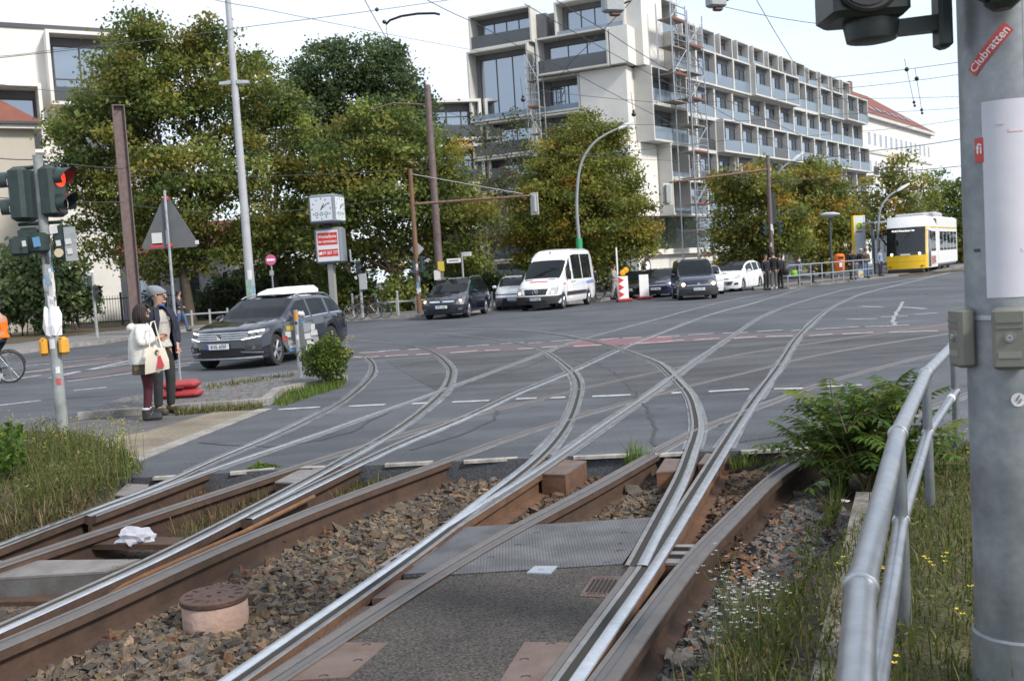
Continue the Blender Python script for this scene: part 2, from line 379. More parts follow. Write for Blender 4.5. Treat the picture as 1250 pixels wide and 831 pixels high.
# grass strip along the far left kerb
# median with tram stop
MED=[(12.6,52.6),(14.2,52.0),(24.5,64.2),(40,84),(39,86),(24,69.5),(13.4,56.5)]
sheet('tram_stop_platform',[MED],.13,PAVE,th=.2)
sheet('median_verge',[[(12.9,52.7),(14.1,52.25),(24.2,64.3),(23.6,65.2)]],.134,LEAFG)
# rail ground of the right carriageway verge behind the tram
sheet('tram_verge',[[(24.2,64.0),(50,72),(50,74.5),(25,66)]],.10,LEAFG,th=.12)
# near traffic island with cobbles
ISL=[G(95,512),G(330,494),G(345,480),G(424,464),G(405,455),G(355,458),G(240,474),G(150,492)]
ISL=[(q.x,q.y) for q in ISL]
def cobble():
    m=bpy.data.materials.new('cobbles'); m.use_nodes=True; nt=m.node_tree;N=nt.nodes;L=nt.links;b=N['Principled BSDF']
    b.inputs['Roughness'].default_value=.85
    tc=N.new('ShaderNodeTexCoord'); v=N.new('ShaderNodeTexVoronoi'); v.feature='DISTANCE_TO_EDGE'; v.inputs['Scale'].default_value=8
    v2=N.new('ShaderNodeTexVoronoi'); v2.inputs['Scale'].default_value=8
    L.new(tc.outputs['Object'],v.inputs['Vector']); L.new(tc.outputs['Object'],v2.inputs['Vector'])
    r=N.new('ShaderNodeValToRGB'); r.color_ramp.elements[0].position=.02; r.color_ramp.elements[0].color=(.05,.045,.035,1); r.color_ramp.elements[1].position=.10; r.color_ramp.elements[1].color=(.17,.16,.155,1)
    mx=N.new('ShaderNodeMix'); mx.data_type='RGBA'; mx.blend_type='MULTIPLY'; mx.inputs['Factor'].default_value=.35
    L.new(v.outputs['Distance'],r.inputs['Fac']); L.new(r.outputs['Color'],mx.inputs['A']); L.new(v2.outputs['Color'],mx.inputs['B']); L.new(mx.outputs['Result'],b.inputs['Base Color'])
    bp=N.new('ShaderNodeBump'); bp.inputs['Distance'].default_value=.02; L.new(r.outputs['Color'],bp.inputs['Height']); L.new(bp.outputs[0],b.inputs['Normal'])
    return m
COB=cobble()
sheet('traffic_island',[ISL],.09,COB,th=.2)
b=MB()
for (i,j,nn_) in [(0,1,3),(1,2,1),(2,3,3)]:
    a=Vector(ISL[i]);c=Vector(ISL[j]);d=(c-a).normalized();nn=Vector((-d.y,d.x))*.14; Ld=(c-a).length
    for k in range(nn_):
        p=a+d*(Ld*k/nn_+.005); q=a+d*(Ld*(k+1)/nn_-.005)
        b.prism([tuple(v) for v in [p-nn*.1,q-nn*.1,q+nn,p+nn]],-.05,.098+.004*((k+i)%2))
b.build('island_kerb',GRAN)['kind']='structure'
# verges
def mound(name, poly, z, hgt, m, n=26, seed=1):
    """height sheet over the bounding box of a convex-ish polygon, raised inside"""
    r=random.Random(seed)
    xs=[p[0] for p in poly]; ys=[p[1] for p in poly]; x0,x1,y0,y1=min(xs),max(xs),min(ys),max(ys)
    def inside(x,y):
        c=False;j=len(poly)-1
        for i in range(len(poly)):
            if (poly[i][1]>y)!=(poly[j][1]>y) and x<(poly[j][0]-poly[i][0])*(y-poly[i][1])/(poly[j][1]-poly[i][1])+poly[i][0]: c=not c
            j=i
        return c
    def dist(x,y):
        q=9e9
        for i in range(len(poly)):
            a=Vector(poly[i][:2]);b_=Vector(poly[(i+1)%len(poly)][:2]);p=Vector((x,y));u=b_-a
            t=max(0,min(1,(p-a).dot(u)/u.dot(u))); q=min(q,(p-a-u*t).length)
        return q
    vs=[];fs=[]
    for i in range(n+1):
        for j in range(n+1):
            x=x0+(x1-x0)*i/n;y=y0+(y1-y0)*j/n
            ins=inside(x,y); d=dist(x,y) if ins else 0
            vs.append((x,y,z+(hgt*min(1,d/.45)+.02*r.uniform(-1,1)*min(1,d/.2) if ins else -.6)))
    for i in range(n):
        for j in range(n):
            a=i*(n+1)+j
            fs.append((a,a+n+1,a+n+2,a+1))
    b=MB(); b.add(vs,fs); o=b.build(name,m,smooth=60); o['kind']='structure'; return o
VL=[G(q[0],q[1],-.05) for q in [(-130,530),(80,537),(150,560),(180,583),(130,608),(0,662),(-80,690)]]
VL=[(q.x,q.y) for q in VL]
mound('left_verge',VL,-.06,.16,VERGE,seed=3)
# right verge with concrete edging beam
BM=[G(1062,590),G(1040,625),G(1022,700),G(1000,831)]
b0=G(1058,600,.02); b1=G(1012,831,.02); bd=(b0-b1).normalized(); bn=Vector((bd.y,-bd.x,0))
b1=b1-bd*4.5
b=MB(); Lb=(b0-b1).length; n=5
for i in range(n):
    a=b1+bd*(Lb*i/n+.006); c=b1+bd*(Lb*(i+1)/n-.006)
    b.prism([((a-bn*.07).x,(a-bn*.07).y),((c-bn*.07).x,(c-bn*.07).y),((c+bn*.09).x,(c+bn*.09).y),((a+bn*.09).x,(a+bn*.09).y)],-.35,.02+.006*(i%2))
tag(b.build('edging_beam',CONC),'weathered concrete edging beam between the ballast and the railing','kerb')
VR=[b0+bn*.07,b1+bn*.07,Vector((b1.x+8,b1.y-1,0)),Vector((9,2,0)),Vector((9,8.3,0)),Vector((3.0,8.75,0))]
VR=[(q.x,q.y) for q in VR]
mound('right_verge',VR,-.02,.05,VERGE,n=34,seed=5)

# cracks and tar seams in the asphalt
def seam(pts,w,m,z,name):
    P=smooth_poly([tuple(G(*q)[:2]) for q in pts],.25); r=random.Random(len(pts)+int(pts[0][0])); P=P+np.array([[r.gauss(0,.02),r.gauss(0,.02)] for _ in P]); Nn=normals2(P); b=MB()
    b.loft([[(P[i][0]-Nn[i][0]*w/2,P[i][1]-Nn[i][1]*w/2,z),(P[i][0]+Nn[i][0]*w/2,P[i][1]+Nn[i][1]*w/2,z)] for i in range(len(P))],caps=False,closed=False); o=b.build(name,m); o['kind']='structure'
TARM=mat('dark tar seam',(.022,.022,.024),.5); CRK=mat('pale crack filler',(.26,.26,.27),.8)
seam([(1102,368),(1096,380),(1091,388),(1091,397)],.09,CRK,.0045,'crack')
for q in [[(700,440),(745,452),(790,500),(800,545)],[(560,470),(650,445),(690,420)],[(240,540),(330,545),(420,530),(470,505)],[(900,540),(1010,520),(1120,470)],[(620,400),(760,392),(900,372)],[(880,520),(930,490),(1000,462)],[(470,400),(620,392),(700,385)],[(500,550),(590,520),(610,500)]]: seam(q,.035,TARM,.0042,'tar_seam')
# ------------------------------------------------------------------ tram rails
RP={}
RP['A1']=[(0,667),(96,630),(200,592),(260,563),(340,530),(380,510),(400,501),(424,486),(448,465),(455,454),(454,444),(443,434),(429,430),(405,426)]
RP['B1']=[(183,603),(276,568),(380,534),(440,512),(531,480),(600,454.5),(658,433),(712,414),(800,390),(880,369),(933,359)]
RP['A2']=[(0,769),(91,728),(193,682),(360,595),(443,549),(496,518),(541,480),(551,460),(549,447),(528,430),(496,421),(424,415)]
RP['B2']=[(360,605),(456,558),(488,542),(540,522),(599,496),(631,480),(696,454),(757,426),(800,409),(867,384),(920,370),(960,358)]
RP['C1']=[(0,690),(200,623),(277,598),(333,579),(368,568),(432,549),(520,522),(596,502),(684,482),(712,474),(800,454.5),(840,446),(912,431),(966,423),(1076,407),(1162,395)]
RP['C2']=[(0,789),(113,744),(220,691),(411,611),(504,578),(560,557),(636,530),(690,514),(740,498),(787,486),(833,473),(932,450),(980,437),(1076,420),(1162,407)]
RP['E1']=[(287,831),(480,696),(566,632),(588,613),(628,584),(668,549),(694,512),(705,478),(704,465),(696,453),(669,432),(645,422),(600,414),(560,409.6),(518,407)]
RP['E2']=[(777,693),(820,610),(836,578),(844,552),(850,536),(853,525),(850,504),(844,485),(833,471),(812,450),(800,442),(757,426),(712,414),(664,406),(600,402.5),(545,403)]
RP['F1']=[(599,613),(665,571),(740,518),(806,473),(842,446),(896,409),(928,388),(960,374),(1000,362),(1031,354),(1068,348)]
RP['F2']=[(699,827),(755,746),(797,690),(820,650),(849,603),(913,501),(950,450),(957,439),(976,410),(1004,383),(1022,372),(1052,359),(1092,349)]
RP['D1']=[(338,827),(402,787),(480,733),(566,681),(640,639),(712,603),(784,562),(852,525),(911,503),(980,476),(1020,463),(1063,452),(1108,440),(1150,431)]
RP['D2']=[(741,827),(823,713),(845,681),(910,620),(981,559),(1174,485)]
RAIL={}
for k,v in RP.items():
    P=[tuple(G(*q)[:2]) for q in v]
    P=smooth_poly(P,.2,.55 if k not in('A1','A2','E1','E2') else .4)
    if k in('A1','A2','C1','C2','E1','D1','F2','D2'):          # carry on behind the camera
        d=P[0]-P[6]; d/=np.linalg.norm(d); m=int(4/.2)
        P=np.r_[np.array([P[0]+d*.2*i for i in range(m,0,-1)]),P]
    if k in ('C1','C2','D1','D2'):
        d=P[-1]-P[-8]; d/=np.linalg.norm(d); P=np.r_[P,np.array([P[-1]+d*.5*i for i in range(1,60)])]
    if k in ('B1','B2','F1','F2'):
        d=P[-1]-P[-8]; d/=np.linalg.norm(d); P=np.r_[P,np.array([P[-1]+d*1.*i for i in range(1,80)])]
    if k in('F1','B1','B2'):
        d=P[0]-P[4]; d/=np.linalg.norm(d); P=np.r_[np.array([P[0]+d*.2*i for i in range(4,0,-1)]),P]
    RAIL[k]=P
STRIP=ground_mat('pale rail sealing strip',(.150,.156,.172),(.10,.105,.116),(.215,.224,.245),fine=40,patch=2.2,speck=.2,bump=.15)
def railtop(name,col,rough,metal=.9):
    return mat(name,col,rough,metal,var=.12,vscale=9)
POLISH=railtop('polished rail head',(.62,.63,.66),.24)
DULL=railtop('dull rail head',(.19,.165,.15),.45,.75)
BODY=mat('rusty rail side',(.088,.050,.033),.85,.1,col2=(.052,.033,.024),vscale=5,bump=.25,bscale=30)
BODYB=mat('bright rusty rail side',(.15,.075,.040),.85,.05,col2=(.085,.048,.03),vscale=4,bump=.25,bscale=30)
GROOVE=mat('dark rail groove',(.022,.020,.018),.9)
GRDULL=mat('dusty rail groove',(.10,.10,.105),.9)
LIP=mat('rail lip',(.26,.25,.24),.4,.7,var=.2,vscale=8)
def edge_y(x):
    for i in range(len(EDGE)-1):
        if EDGE[i][0]<=x<=EDGE[i+1][0]:
            t=(x-EDGE[i][0])/(EDGE[i+1][0]-EDGE[i][0]); return EDGE[i][1]+t*(EDGE[i+1][1]-EDGE[i][1])
    return 9.3
def in_road(p): return p[1]>edge_y(p[0])-.02
def sweep(b, P, Nn, prof, closed=False, z0=0.0):
    rings=[[(P[i][0]+Nn[i][0]*s,P[i][1]+Nn[i][1]*s,z0+z) for (s,z) in prof] for i in range(len(P))]
    b.loft(rings,caps=closed,closed=closed)
order=['C1','C2','D1','D2','B1','B2','A1','A2','F1','F2','E1','E2']
# side = +1: groove lies to the left of the travel direction (towards +normal)
GS={'A1':-1,'A2':1,'B1':-1,'B2':1,'C1':-1,'C2':1,'D1':-1,'D2':1,'E1':-1,'E2':1,'F1':-1,'F2':1}
LAB={'A1':'outer polished grooved rail of the leftmost curve, passing nearest the white-flowered grass bank',
'A2':'shiny left-curving rail that sweeps past the bush island and bends hard left, second from left',
'B1':'straight shiny rail starting beside the leftmost curve and running to the far right street',
'B2':'straight rail with dark groove running between the two left curves toward the dark van',
'C1':'dull rusty rail under the crumpled paper that crosses the road to the right',
'C2':'tall brown rusty rail beside the concrete manhole ring at lower left',
'D1':'dull grey rail along the left edge of the asphalt infill slab',
'D2':'rusty open rail at lower right nearest the railing, ending under the leafy shrub',
'E1':'bright polished rail sweeping from bottom centre and curving left across the junction',
'E2':'dark-grooved curved rail bending left from the switch beside the pedestal box',
'F1':'polished rail leading from mid-ballast in a long curve to the yellow tram',
'F2':'shiny rail along the right edge of the infill slab, curving away to the yellow tram'}
LAB['A1']='outer polished rail of the leftmost curve, along the yellow-flowered bank'
for idx,k in enumerate(order):
    P=RAIL[k]; Nn=normals2(P); g=GS[k]; zz=.010+idx*.0008
    pol=k[0] in 'ABEF'
    root=empty('tram_rail',(0,0,0),label=LAB[k],cat='rail',group='rails of the tram junction')
    # head: running surface, outside the groove
    hb=MB(); prof=[(-g*.064,zz-.008),(-g*.060,zz-.0015),(-g*.045,zz),(-g*.008,zz),(0,zz-.003),(g*.001,zz-.014)]
    if g>0: pass
    sweep(hb,P,Nn,prof)
    hb.build('rail_head',POLISH if pol else DULL,root,smooth=40)
    lb=MB(); sweep(lb,P,Nn,[(g*.040,zz-.016),(g*.041,zz-.004),(g*.044,zz-.002),(g*.066,zz-.002),(g*.070,zz-.008)])
    lb.build('rail_lip',LIP if pol else DULL,root,smooth=40)
    gb=MB(); sweep(gb,P,Nn,[(-g*.001,zz-.0085),(g*.041,zz-.0085)])
    gb.build('groove',GROOVE if k in('A1','A2','E1','E2','F2','B2') else GRDULL,root)
    # web, foot where the rail stands free of the road
    wb=MB(); idxs=[i for i in range(len(P)) if not in_road(P[i])]
    if len(idxs)>2:
        i0,i1=idxs[0],idxs[-1]+1
        Q=P[i0:i1+1]; NQ=Nn[i0:i1+1]; z1=zz
        w=.062
        pr=[(-w,-.006),(-w,-.045),(-.016,-.062),(-.014,-.165),(-.085,-.178),(-.085,-.19),(.085,-.19),(.085,-.178),(.014,-.165),(.016,-.062),(g*.0+w,-.045),(w,-.010)]
        if g<0: pass
        # keep the top below head, groove and lip
        pr=[(s,z+ (zz-.006 if z>-.02 else 0)) for (s,z) in pr]
        pr[0]=(-w,zz-.012); pr[-1]=(w,zz-.012)
        sweep(wb,Q,NQ,pr,closed=True)
        wb.build('rail_web',BODYB if k in('E1','E2','F1','F2') else BODY,root,smooth=30)
    # sealing strips in the asphalt
    sb=MB(); ii=[i for i in range(len(P)) if in_road(P[i])]
    if pol:
        Q=P[ii[0]:];NQ=Nn[ii[0]:]
        wv=.036+.013*np.interp(np.arange(len(Q)),np.arange(0,len(Q)+9,9),npr.standard_normal(len(np.arange(0,len(Q)+9,9)))).clip(-1.6,1.6)
        z=.0022+idx*.00022
        for sg in (-1,1):
            rings=[[(Q[i][0]+NQ[i][0]*sg*.055,Q[i][1]+NQ[i][1]*sg*.055,z),(Q[i][0]+NQ[i][0]*sg*(.068+wv[i]),Q[i][1]+NQ[i][1]*sg*(.068+wv[i]),z)] for i in range(len(Q))]
            sb.loft(rings if sg>0 else [r[::-1] for r in rings],caps=False,closed=False)
        sb.build('sealing_strip',STRIP,root)
    elif ii:
        Q=P[ii[0]:];NQ=Nn[ii[0]:]; z=.0020+idx*.0002
        for sg in (-1,1):
            rings=[[(Q[i][0]+NQ[i][0]*sg*.055,Q[i][1]+NQ[i][1]*sg*.055,z),(Q[i][0]+NQ[i][0]*sg*.095,Q[i][1]+NQ[i][1]*sg*.095,z)] for i in range(len(Q))]
            sb.loft(rings if sg>0 else [r[::-1] for r in rings],caps=False,closed=False)
        sb.build('sealing_strip',STRIP,root)
# ------------------------------------------------------------------ things among the tracks
CHECK=None
def checker(name, c0, c1, scale=38, metal=.5, rough=.5):
    m=bpy.data.materials.new(name); m.use_nodes=True; nt=m.node_tree;N=nt.nodes;L=nt.links;b=N['Principled BSDF']
    b.inputs['Metallic'].default_value=metal; b.inputs['Roughness'].default_value=rough
    tc=N.new('ShaderNodeTexCoord'); n=N.new('ShaderNodeTexNoise'); n.inputs['Scale'].default_value=4; n.inputs['Detail'].default_value=5
    r=N.new('ShaderNodeValToRGB'); r.color_ramp.elements[0].position=.38; r.color_ramp.elements[1].position=.62
    r.color_ramp.elements[0].color=(*c0,1); r.color_ramp.elements[1].color=(*c1,1)
    L.new(tc.outputs['Object'],n.inputs['Vector']); L.new(n.outputs['Fac'],r.inputs['Fac']); 
    mp=N.new('ShaderNodeMapping'); mp.inputs['Rotation'].default_value=(0,0,R_(45)); mp.inputs['Scale'].default_value=(scale,scale*2.2,scale)
    v=N.new('ShaderNodeTexVoronoi'); v.inputs['Randomness'].default_value=0.0; v.inputs['Scale'].default_value=1
    L.new(tc.outputs['Object'],mp.inputs['Vector']); L.new(mp.outputs[0],v.inputs['Vector'])
    r2=N.new('ShaderNodeValToRGB'); r2.color_ramp.elements[0].position=.22; r2.color_ramp.elements[0].color=(1,1,1,1); r2.color_ramp.elements[1].position=.42; r2.color_ramp.elements[1].color=(0,0,0,1)
    bp=N.new('ShaderNodeBump'); bp.inputs['Distance'].default_value=.006; bp.inputs['Strength'].default_value=.9
    L.new(v.outputs['Distance'],r2.inputs['Fac']); L.new(r2.outputs['Color'],bp.inputs['Height']); L.new(bp.outputs[0],b.inputs['Normal'])
    mx=N.new('ShaderNodeMix'); mx.data_type='RGBA'; mx.blend_type='MULTIPLY'; mx.inputs['A'].default_value=(1,1,1,1); mx.inputs['Factor'].default_value=1
    rr=N.new('ShaderNodeMapRange'); rr.inputs['To Min'].default_value=.72; rr.inputs['To Max'].default_value=1.25
    L.new(r2.outputs['Color'],rr.inputs['Value']); L.new(r.outputs['Color'],mx.inputs['A']); L.new(rr.outputs[0],mx.inputs['B']); L.new(mx.outputs['Result'],b.inputs['Base Color'])
    return m
CHK=checker('blue grey checker plate',(.105,.104,.107),(.165,.162,.17))
CHKR=checker('rusty checker plate',(.12,.074,.056),(.155,.115,.10),metal=.25,rough=.65)
PLATE=mat('rusty cast plate',(.115,.074,.056),.7,.2,col2=(.155,.115,.10),vscale=5,bump=.15,bscale=70)
BOXR=mat('orange rusty box side',(.15,.072,.04),.85,.0,col2=(.09,.05,.032),vscale=5,bump=.2,bscale=30)
BLUEGREY=mat('blue grey painted box',(.13,.135,.14),.6,.2,col2=(.085,.075,.062),vscale=4,bump=.1,bscale=40)
HOLE=mat('dark slot',(.008,.007,.006),.9)
def pq(pts,z=0.0): return [G(x,y,z) for (x,y) in pts]
def slots(parent, pts, z, r=.02, th=.004, name='lifting_slot'):
    for (x,y,a) in pts:
        p=G(x,y,z); b=MB(); n=7
        prev=[(p.x+r*math.cos(a+PI*k/n),p.y+.8*r*math.sin(a+PI*k/n)) for k in range(n+1)]
        inn=[(p.x+r*.72*math.cos(a+PI*k/n),p.y+.8*r*.72*math.sin(a+PI*k/n)) for k in range(n+1)]
        for k in range(n): b.add([(*prev[k],z+.0025),(*prev[k+1],z+.0025),(*inn[k+1],z+.0025),(*inn[k],z+.0025)],[(0,1,2,3)])
        b.build(name,HOLE,parent)
# asphalt slab between the rails D1 and F2
def off(k,y0,y1,s):
    P=RAIL[k];Nn=normals2(P); T=P+Nn*s; m=T[:,1]; Q=[tuple(q) for q in T if y0<q[1]<y1]
    i0=int(np.argmax(m>y0)); 
    def atx(y):
        j=int(np.argmax(m>y)); 
        if j==0: return (T[-1][0],y) if m[-1]<y else (T[0][0],y)
        t_=(y-m[j-1])/(m[j]-m[j-1]); return (T[j-1][0]+(T[j][0]-T[j-1][0])*t_,y)
    return [atx(y0)]+Q+[atx(y1)]
ySl=G(700,692).y
A=off('D1',0.8,ySl,-.075); Bq=off('F2',0.8,ySl,.125)
sheet('track_slab',[A+Bq[::-1]],-.004,SLABM,th=.18)
# steel checker plate beyond it
yT=G(720,636).y
A=off('D1',ySl+.01,yT,-.075); Bq=off('F2',ySl+.01,yT,.17)
root=empty('cover_plate',(0,0,0),label='large blue-grey checker plate across the track at the end of the asphalt slab',cat='steel plate',group='steel plates in the track')
b=MB(); b.prism(A+Bq[::-1],-.06,.001); b.build('plate',CHK,root)
slots(root,[(655,650,0),(632,665,0),(762,650,0),(760,663,1.4),(757,672,.3),(741,687,0),(600,680,0)],.001,.022)
# rails' guard / lip bar along the right edge
b=MB()
P=RAIL['F2'];Nn=normals2(P)
ii=[i for i in range(len(P)) if 0.6<P[i][1]<9.0]
prof=[(.075,-.10),(.075,.008),(.112,.010),(.118,.002),(.118,-.10)]
wdn=lambda y: 0
rings=[[(P[i][0]+Nn[i][0]*(s+max(0,(P[i][1]-ySl))*.055),P[i][1]+Nn[i][1]*(s+max(0,(P[i][1]-ySl))*.055),z) for (s,z) in prof] for i in ii if P[i][1]<8.3]
b.loft(rings); tag(b.build('check_rail',DULL,smooth=30),'dull steel check rail between the infill slab and the shiny right rail','check rail')
# narrow plates between the interlaced rails
def strip_plate(k1,s1,k2,s2,y0,y1,z,m,label,name='rail_plate'):
    A=off(k1,y0,y1,s1);Bq=off(k2,y0,y1,s2)
    r=empty(name,(0,0,0),label=label,cat='steel plate',group='steel plates in the track')
    b=MB(); b.prism(A+Bq[::-1],z-.05,z); b.build('plate',m,r); return r
strip_plate('E1',-.075,'D1',.075,1,G(380,775).y,-.02,CHKR,'long rusty checker strip at bottom between bright left rail and slab')
strip_plate('E1',-.075,'D1',.075,G(380,775).y+.02,G(440,735).y,-.022,CHKR,'rusty checker strip left of the slab, middle one of three')
strip_plate('E1',-.075,'D1',.075,G(470,725).y,G(500,703).y,-.018,PLATE,'short rusty plate between rails, beside the grated box')
strip_plate('E1',-.08,'D1',.075,G(500,698).y,G(590,640).y,-.008,CHK,'tapering grey checker plate between the converging left rails')
strip_plate('F2',-.075,'D2',.075,1,G(790,738).y,-.02,CHKR,'rusty checker strip at bottom between the two right rails')
# cover plates in the slab
for (q,lab,sl) in [([(610,831),(640,783),(712,784),(682,831)],'square rusty cover plate in the slab at bottom right',[(672,786,0),(640,805,0),(642,826,0)]),
        ([(340,831),(395,783),(474,784),(425,826)],'rusty cover plate in the slab at bottom left',[(447,787,0),(437,806,0),(395,825,0)]),
        ([(707,727),(723,703),(763,703),(748,729)],'small rusty slotted cover near the right rail of the slab',[(722,725,0),(735,725,0),(733,706,0),(745,706,0)])]:
    r=empty('cover_plate',(0,0,0),label=lab,cat='cover plate',group='rusty covers in the slab')
    P4=pq(q); b=MB(); b.prism([(p.x,p.y) for p in P4],-.05,.0005); b.build('plate',PLATE if 'slotted' not in lab else CHKR,r); slots(r,sl,.0005,.022)
    if 'slotted' in lab:
        b=MB(); a0,a1,a2,a3=P4
        for k in range(6):
            t=.15+.13*k; p=a0.lerp(a3,t).lerp(a1.lerp(a2,t),.2); q2=a0.lerp(a3,t).lerp(a1.lerp(a2,t),.82); d=(a3-a0).normalized()*.008
            b.add([(p.x-d.x,p.y,.0035),(p.x+d.x,p.y,.0035),(q2.x+d.x,q2.y,.0035),(q2.x-d.x,q2.y,.0035)],[(0,1,2,3)])
        b.build('slots',HOLE,r)
r=empty('access_cover',(0,0,0),label='small pale blue-grey cover at the front of the big checker plate',cat='cover plate')
P4=pq([(643,699),(653,691),(681,691),(672,700)]); b=MB(); b.prism([(p.x,p.y) for p in P4],-.05,.004); b.build('plate',mat('light blue grey steel',(.30,.33,.37),.5,.3,var=.1),r); slots(r,[(661,695,.2)],.004,.015)
# steel boxes between the rails
def sbox(name,q,z1,z0,mt,ms,label,slot=None,grate=False,group=None):
    P4=pq(q,z1); r=empty(name,(0,0,0),label=label,cat='steel box',group=group)
    b=MB(); b.prism([(p.x,p.y) for p in P4],z1-.015,z1); b.build('lid',mt,r)
    c=sum(P4,Vector((0,0,0)))/len(P4); Q=[c+(p-c)*.985 for p in P4]
    b=MB(); b.prism([(p.x,p.y) for p in Q],z0,z1-.0155); b.build('box_side',ms,r)
    if slot: slots(r,slot,z1,.02)
    if grate:
        a0,a1,a2,a3=P4
        for u in (.22,.62):
            b=MB()
            for k in range(6):
                t=.16+.115*k
                p=a0.lerp(a1,u).lerp(a3.lerp(a2,u),t); q2=a0.lerp(a1,u+.2).lerp(a3.lerp(a2,u+.2),t); d=(a3-a0).normalized()*.012
                b.add([(p-d)+Vector((0,0,.003)),(p+d)+Vector((0,0,.003)),(q2+d)+Vector((0,0,.003)),(q2-d)+Vector((0,0,.003))],[(0,1,2,3)])
            b.build('grating',HOLE,r)
    return r
GREYL=mat('grey steel lid',(.20,.18,.17),.6,.3,var=.2,vscale=8)
sbox('drain_box',[(462,690),(496,668),(545,668),(512,690)],-.01,-.24,GREYL,BLUEGREY,'dark grey grated box at the left side of the bright rail',grate=True)
sbox('drain_box',[(803,686),(822,664),(852,664),(838,687)],-.006,-.24,mat('pale grate lid',(.22,.20,.19),.6,.3,var=.2),BODY,'pale grated drain box between the two right rails',grate=True)
sbox('switch_box',[(660,578),(690,561),(716,562),(690,579)],.001,-.2,PLATE,BOXR,'rusty box at the road edge right of the bright curved rail',slot=[(690,573,0),(705,568,.4),(676,577,0)])
sbox('switch_box',[(801,576),(812,559),(836,560),(832,574)],.001,-.2,PLATE,BOXR,'rusty box at the road edge left of the curved switch rail',slot=[(818,564,.2)])
sbox('switch_box',[(852,566),(862,553),(872,553),(864,566)],.001,-.2,PLATE,BOXR,'small rusty box wedged between the two crossing right rails')
sbox('switch_box',[(-60,708),(-20,684),(172,682),(128,697)],-.03,-.26,mat('dusty grey steel lid',(.19,.175,.165),.65,.25,var=.2,vscale=6,bump=.1,bscale=90),BLUEGREY,'long grey point machine box across the left track',slot=[(20,687,.2),(140,692,.2),(160,683,.1)])
sbox('switch_box',[(335,588),(365,573),(402,573),(388,590)],-.01,-.2,GREYL,BODY,'flat grey steel box at the road edge between the left rails')
sbox('switch_box',[(140,604),(155,590),(182,591),(170,606)],.0,-.2,GREYL,BODY,'grey plate box at the foot of the yellow-flowered bank')
sbox('tie_bar',[(90,664),(94,655),(225,655),(215,664)],-.06,-.10,BODY,BODY,'rusty steel tie bar across the left track below the crumpled paper')
sbox('tie_bar',[(-40,735),(-30,726),(82,724),(75,733)],-.16,-.2,BODY,BODY,'low dark tie bar across the left track in front of the grey box')
sbox('tie_bar',[(600,704),(604,702),(640,702),(640,704)],-.17,-.185,BODY,BODY,'hidden tie bar below the plate') if False else None
# rusty pull rod along the second rail
b=MB(); pts=[G(92,742,-.05),G(150,714,-.04),G(230,679,-.04),G(300,648,-.03),G(345,625,-.03),G(383,606,-.04)]
b.tube(pts,.018,8); tag(b.build('pull_rod',mat('bright rust',(.20,.10,.045),.75,.2,col2=(.13,.065,.03),vscale=9),smooth=60),'orange rusty rod lying between the shiny and the tall brown rail','rod')
# manhole ring with cover
pm=G(264,758,-.17)
r=empty('manhole',(pm.x,pm.y,-.2),label='round pinkish concrete manhole ring with rusty iron cover in the ballast',cat='manhole')
R0=.182
b=MB(); b.lathe([(R0*.96,-.05),(R0,0),(R0,.145),(R0*.97,.155)],n=40); b.build('concrete_ring',mat('pinkish concrete',(.42,.30,.25),.9,col2=(.30,.20,.155),vscale=5,bump=.3,bscale=30),r,smooth=40)
b=MB(); b.lathe([(R0*1.03,.155),(R0*1.05,.160),(R0*1.05,.182),(R0*1.0,.190),(R0*.90,.190),(R0*.88,.186),(R0*.66,.186),(R0*.64,.190),(R0*.42,.190),(R0*.4,.186),(R0*.05,.186)],n=40); cov=b.build('iron_cover',mat('rusty brown iron cover',(.105,.060,.045),.65,.35,col2=(.075,.045,.036),vscale=10,bump=.3,bscale=60),r,smooth=30)
b=MB()
for k in range(12):
    a=2*PI*k/12; b.box((R0*.77*math.cos(a),R0*.77*math.sin(a),.1885),(.05,.010,.005),rz=a)
b.box((-.02,-.03,.1905),(.022,.012,.004)); b.box((.02,.03,.1905),(.022,.012,.004)); b.build('cover_pattern',mat('dark iron relief',(.06,.035,.028),.7,.3),r)
# fastening clips on rail feet
cb=MB(); clips=[]
for (k,s,ys) in [('C2',-.13,[4.55,5.6,6.7]),('C2',-.12,[7.6]),('D2',.13,[4.9,6.2,7.4])]:
    P=RAIL[k];Nn=normals2(P)
    for y in ys:
        i=int(np.argmin(abs(P[:,1]-y))); p=P[i]+Nn[i]*s
        r=empty('rail_clip',(p[0],p[1],BEDZ),rz=math.atan2(Nn[i][1],Nn[i][0]),label='rusty bolted clip holding the foot of a brown rail',cat='rail clip',group='bolted clips on the rail feet')
        b=MB(); b.bevbox((0,0,.012),(.14,.10,.028),.008); b.build('clip_plate',BODY,r)
        b=MB(); b.lathe([(.02,.028),(.02,.05),(.012,.052),(.011,.075)],c=(.02,0,0),n=6); b.lathe([(.02,.028),(.02,.05)],c=(-.04,.01,0),n=6); b.build('bolt',BODYB,r)
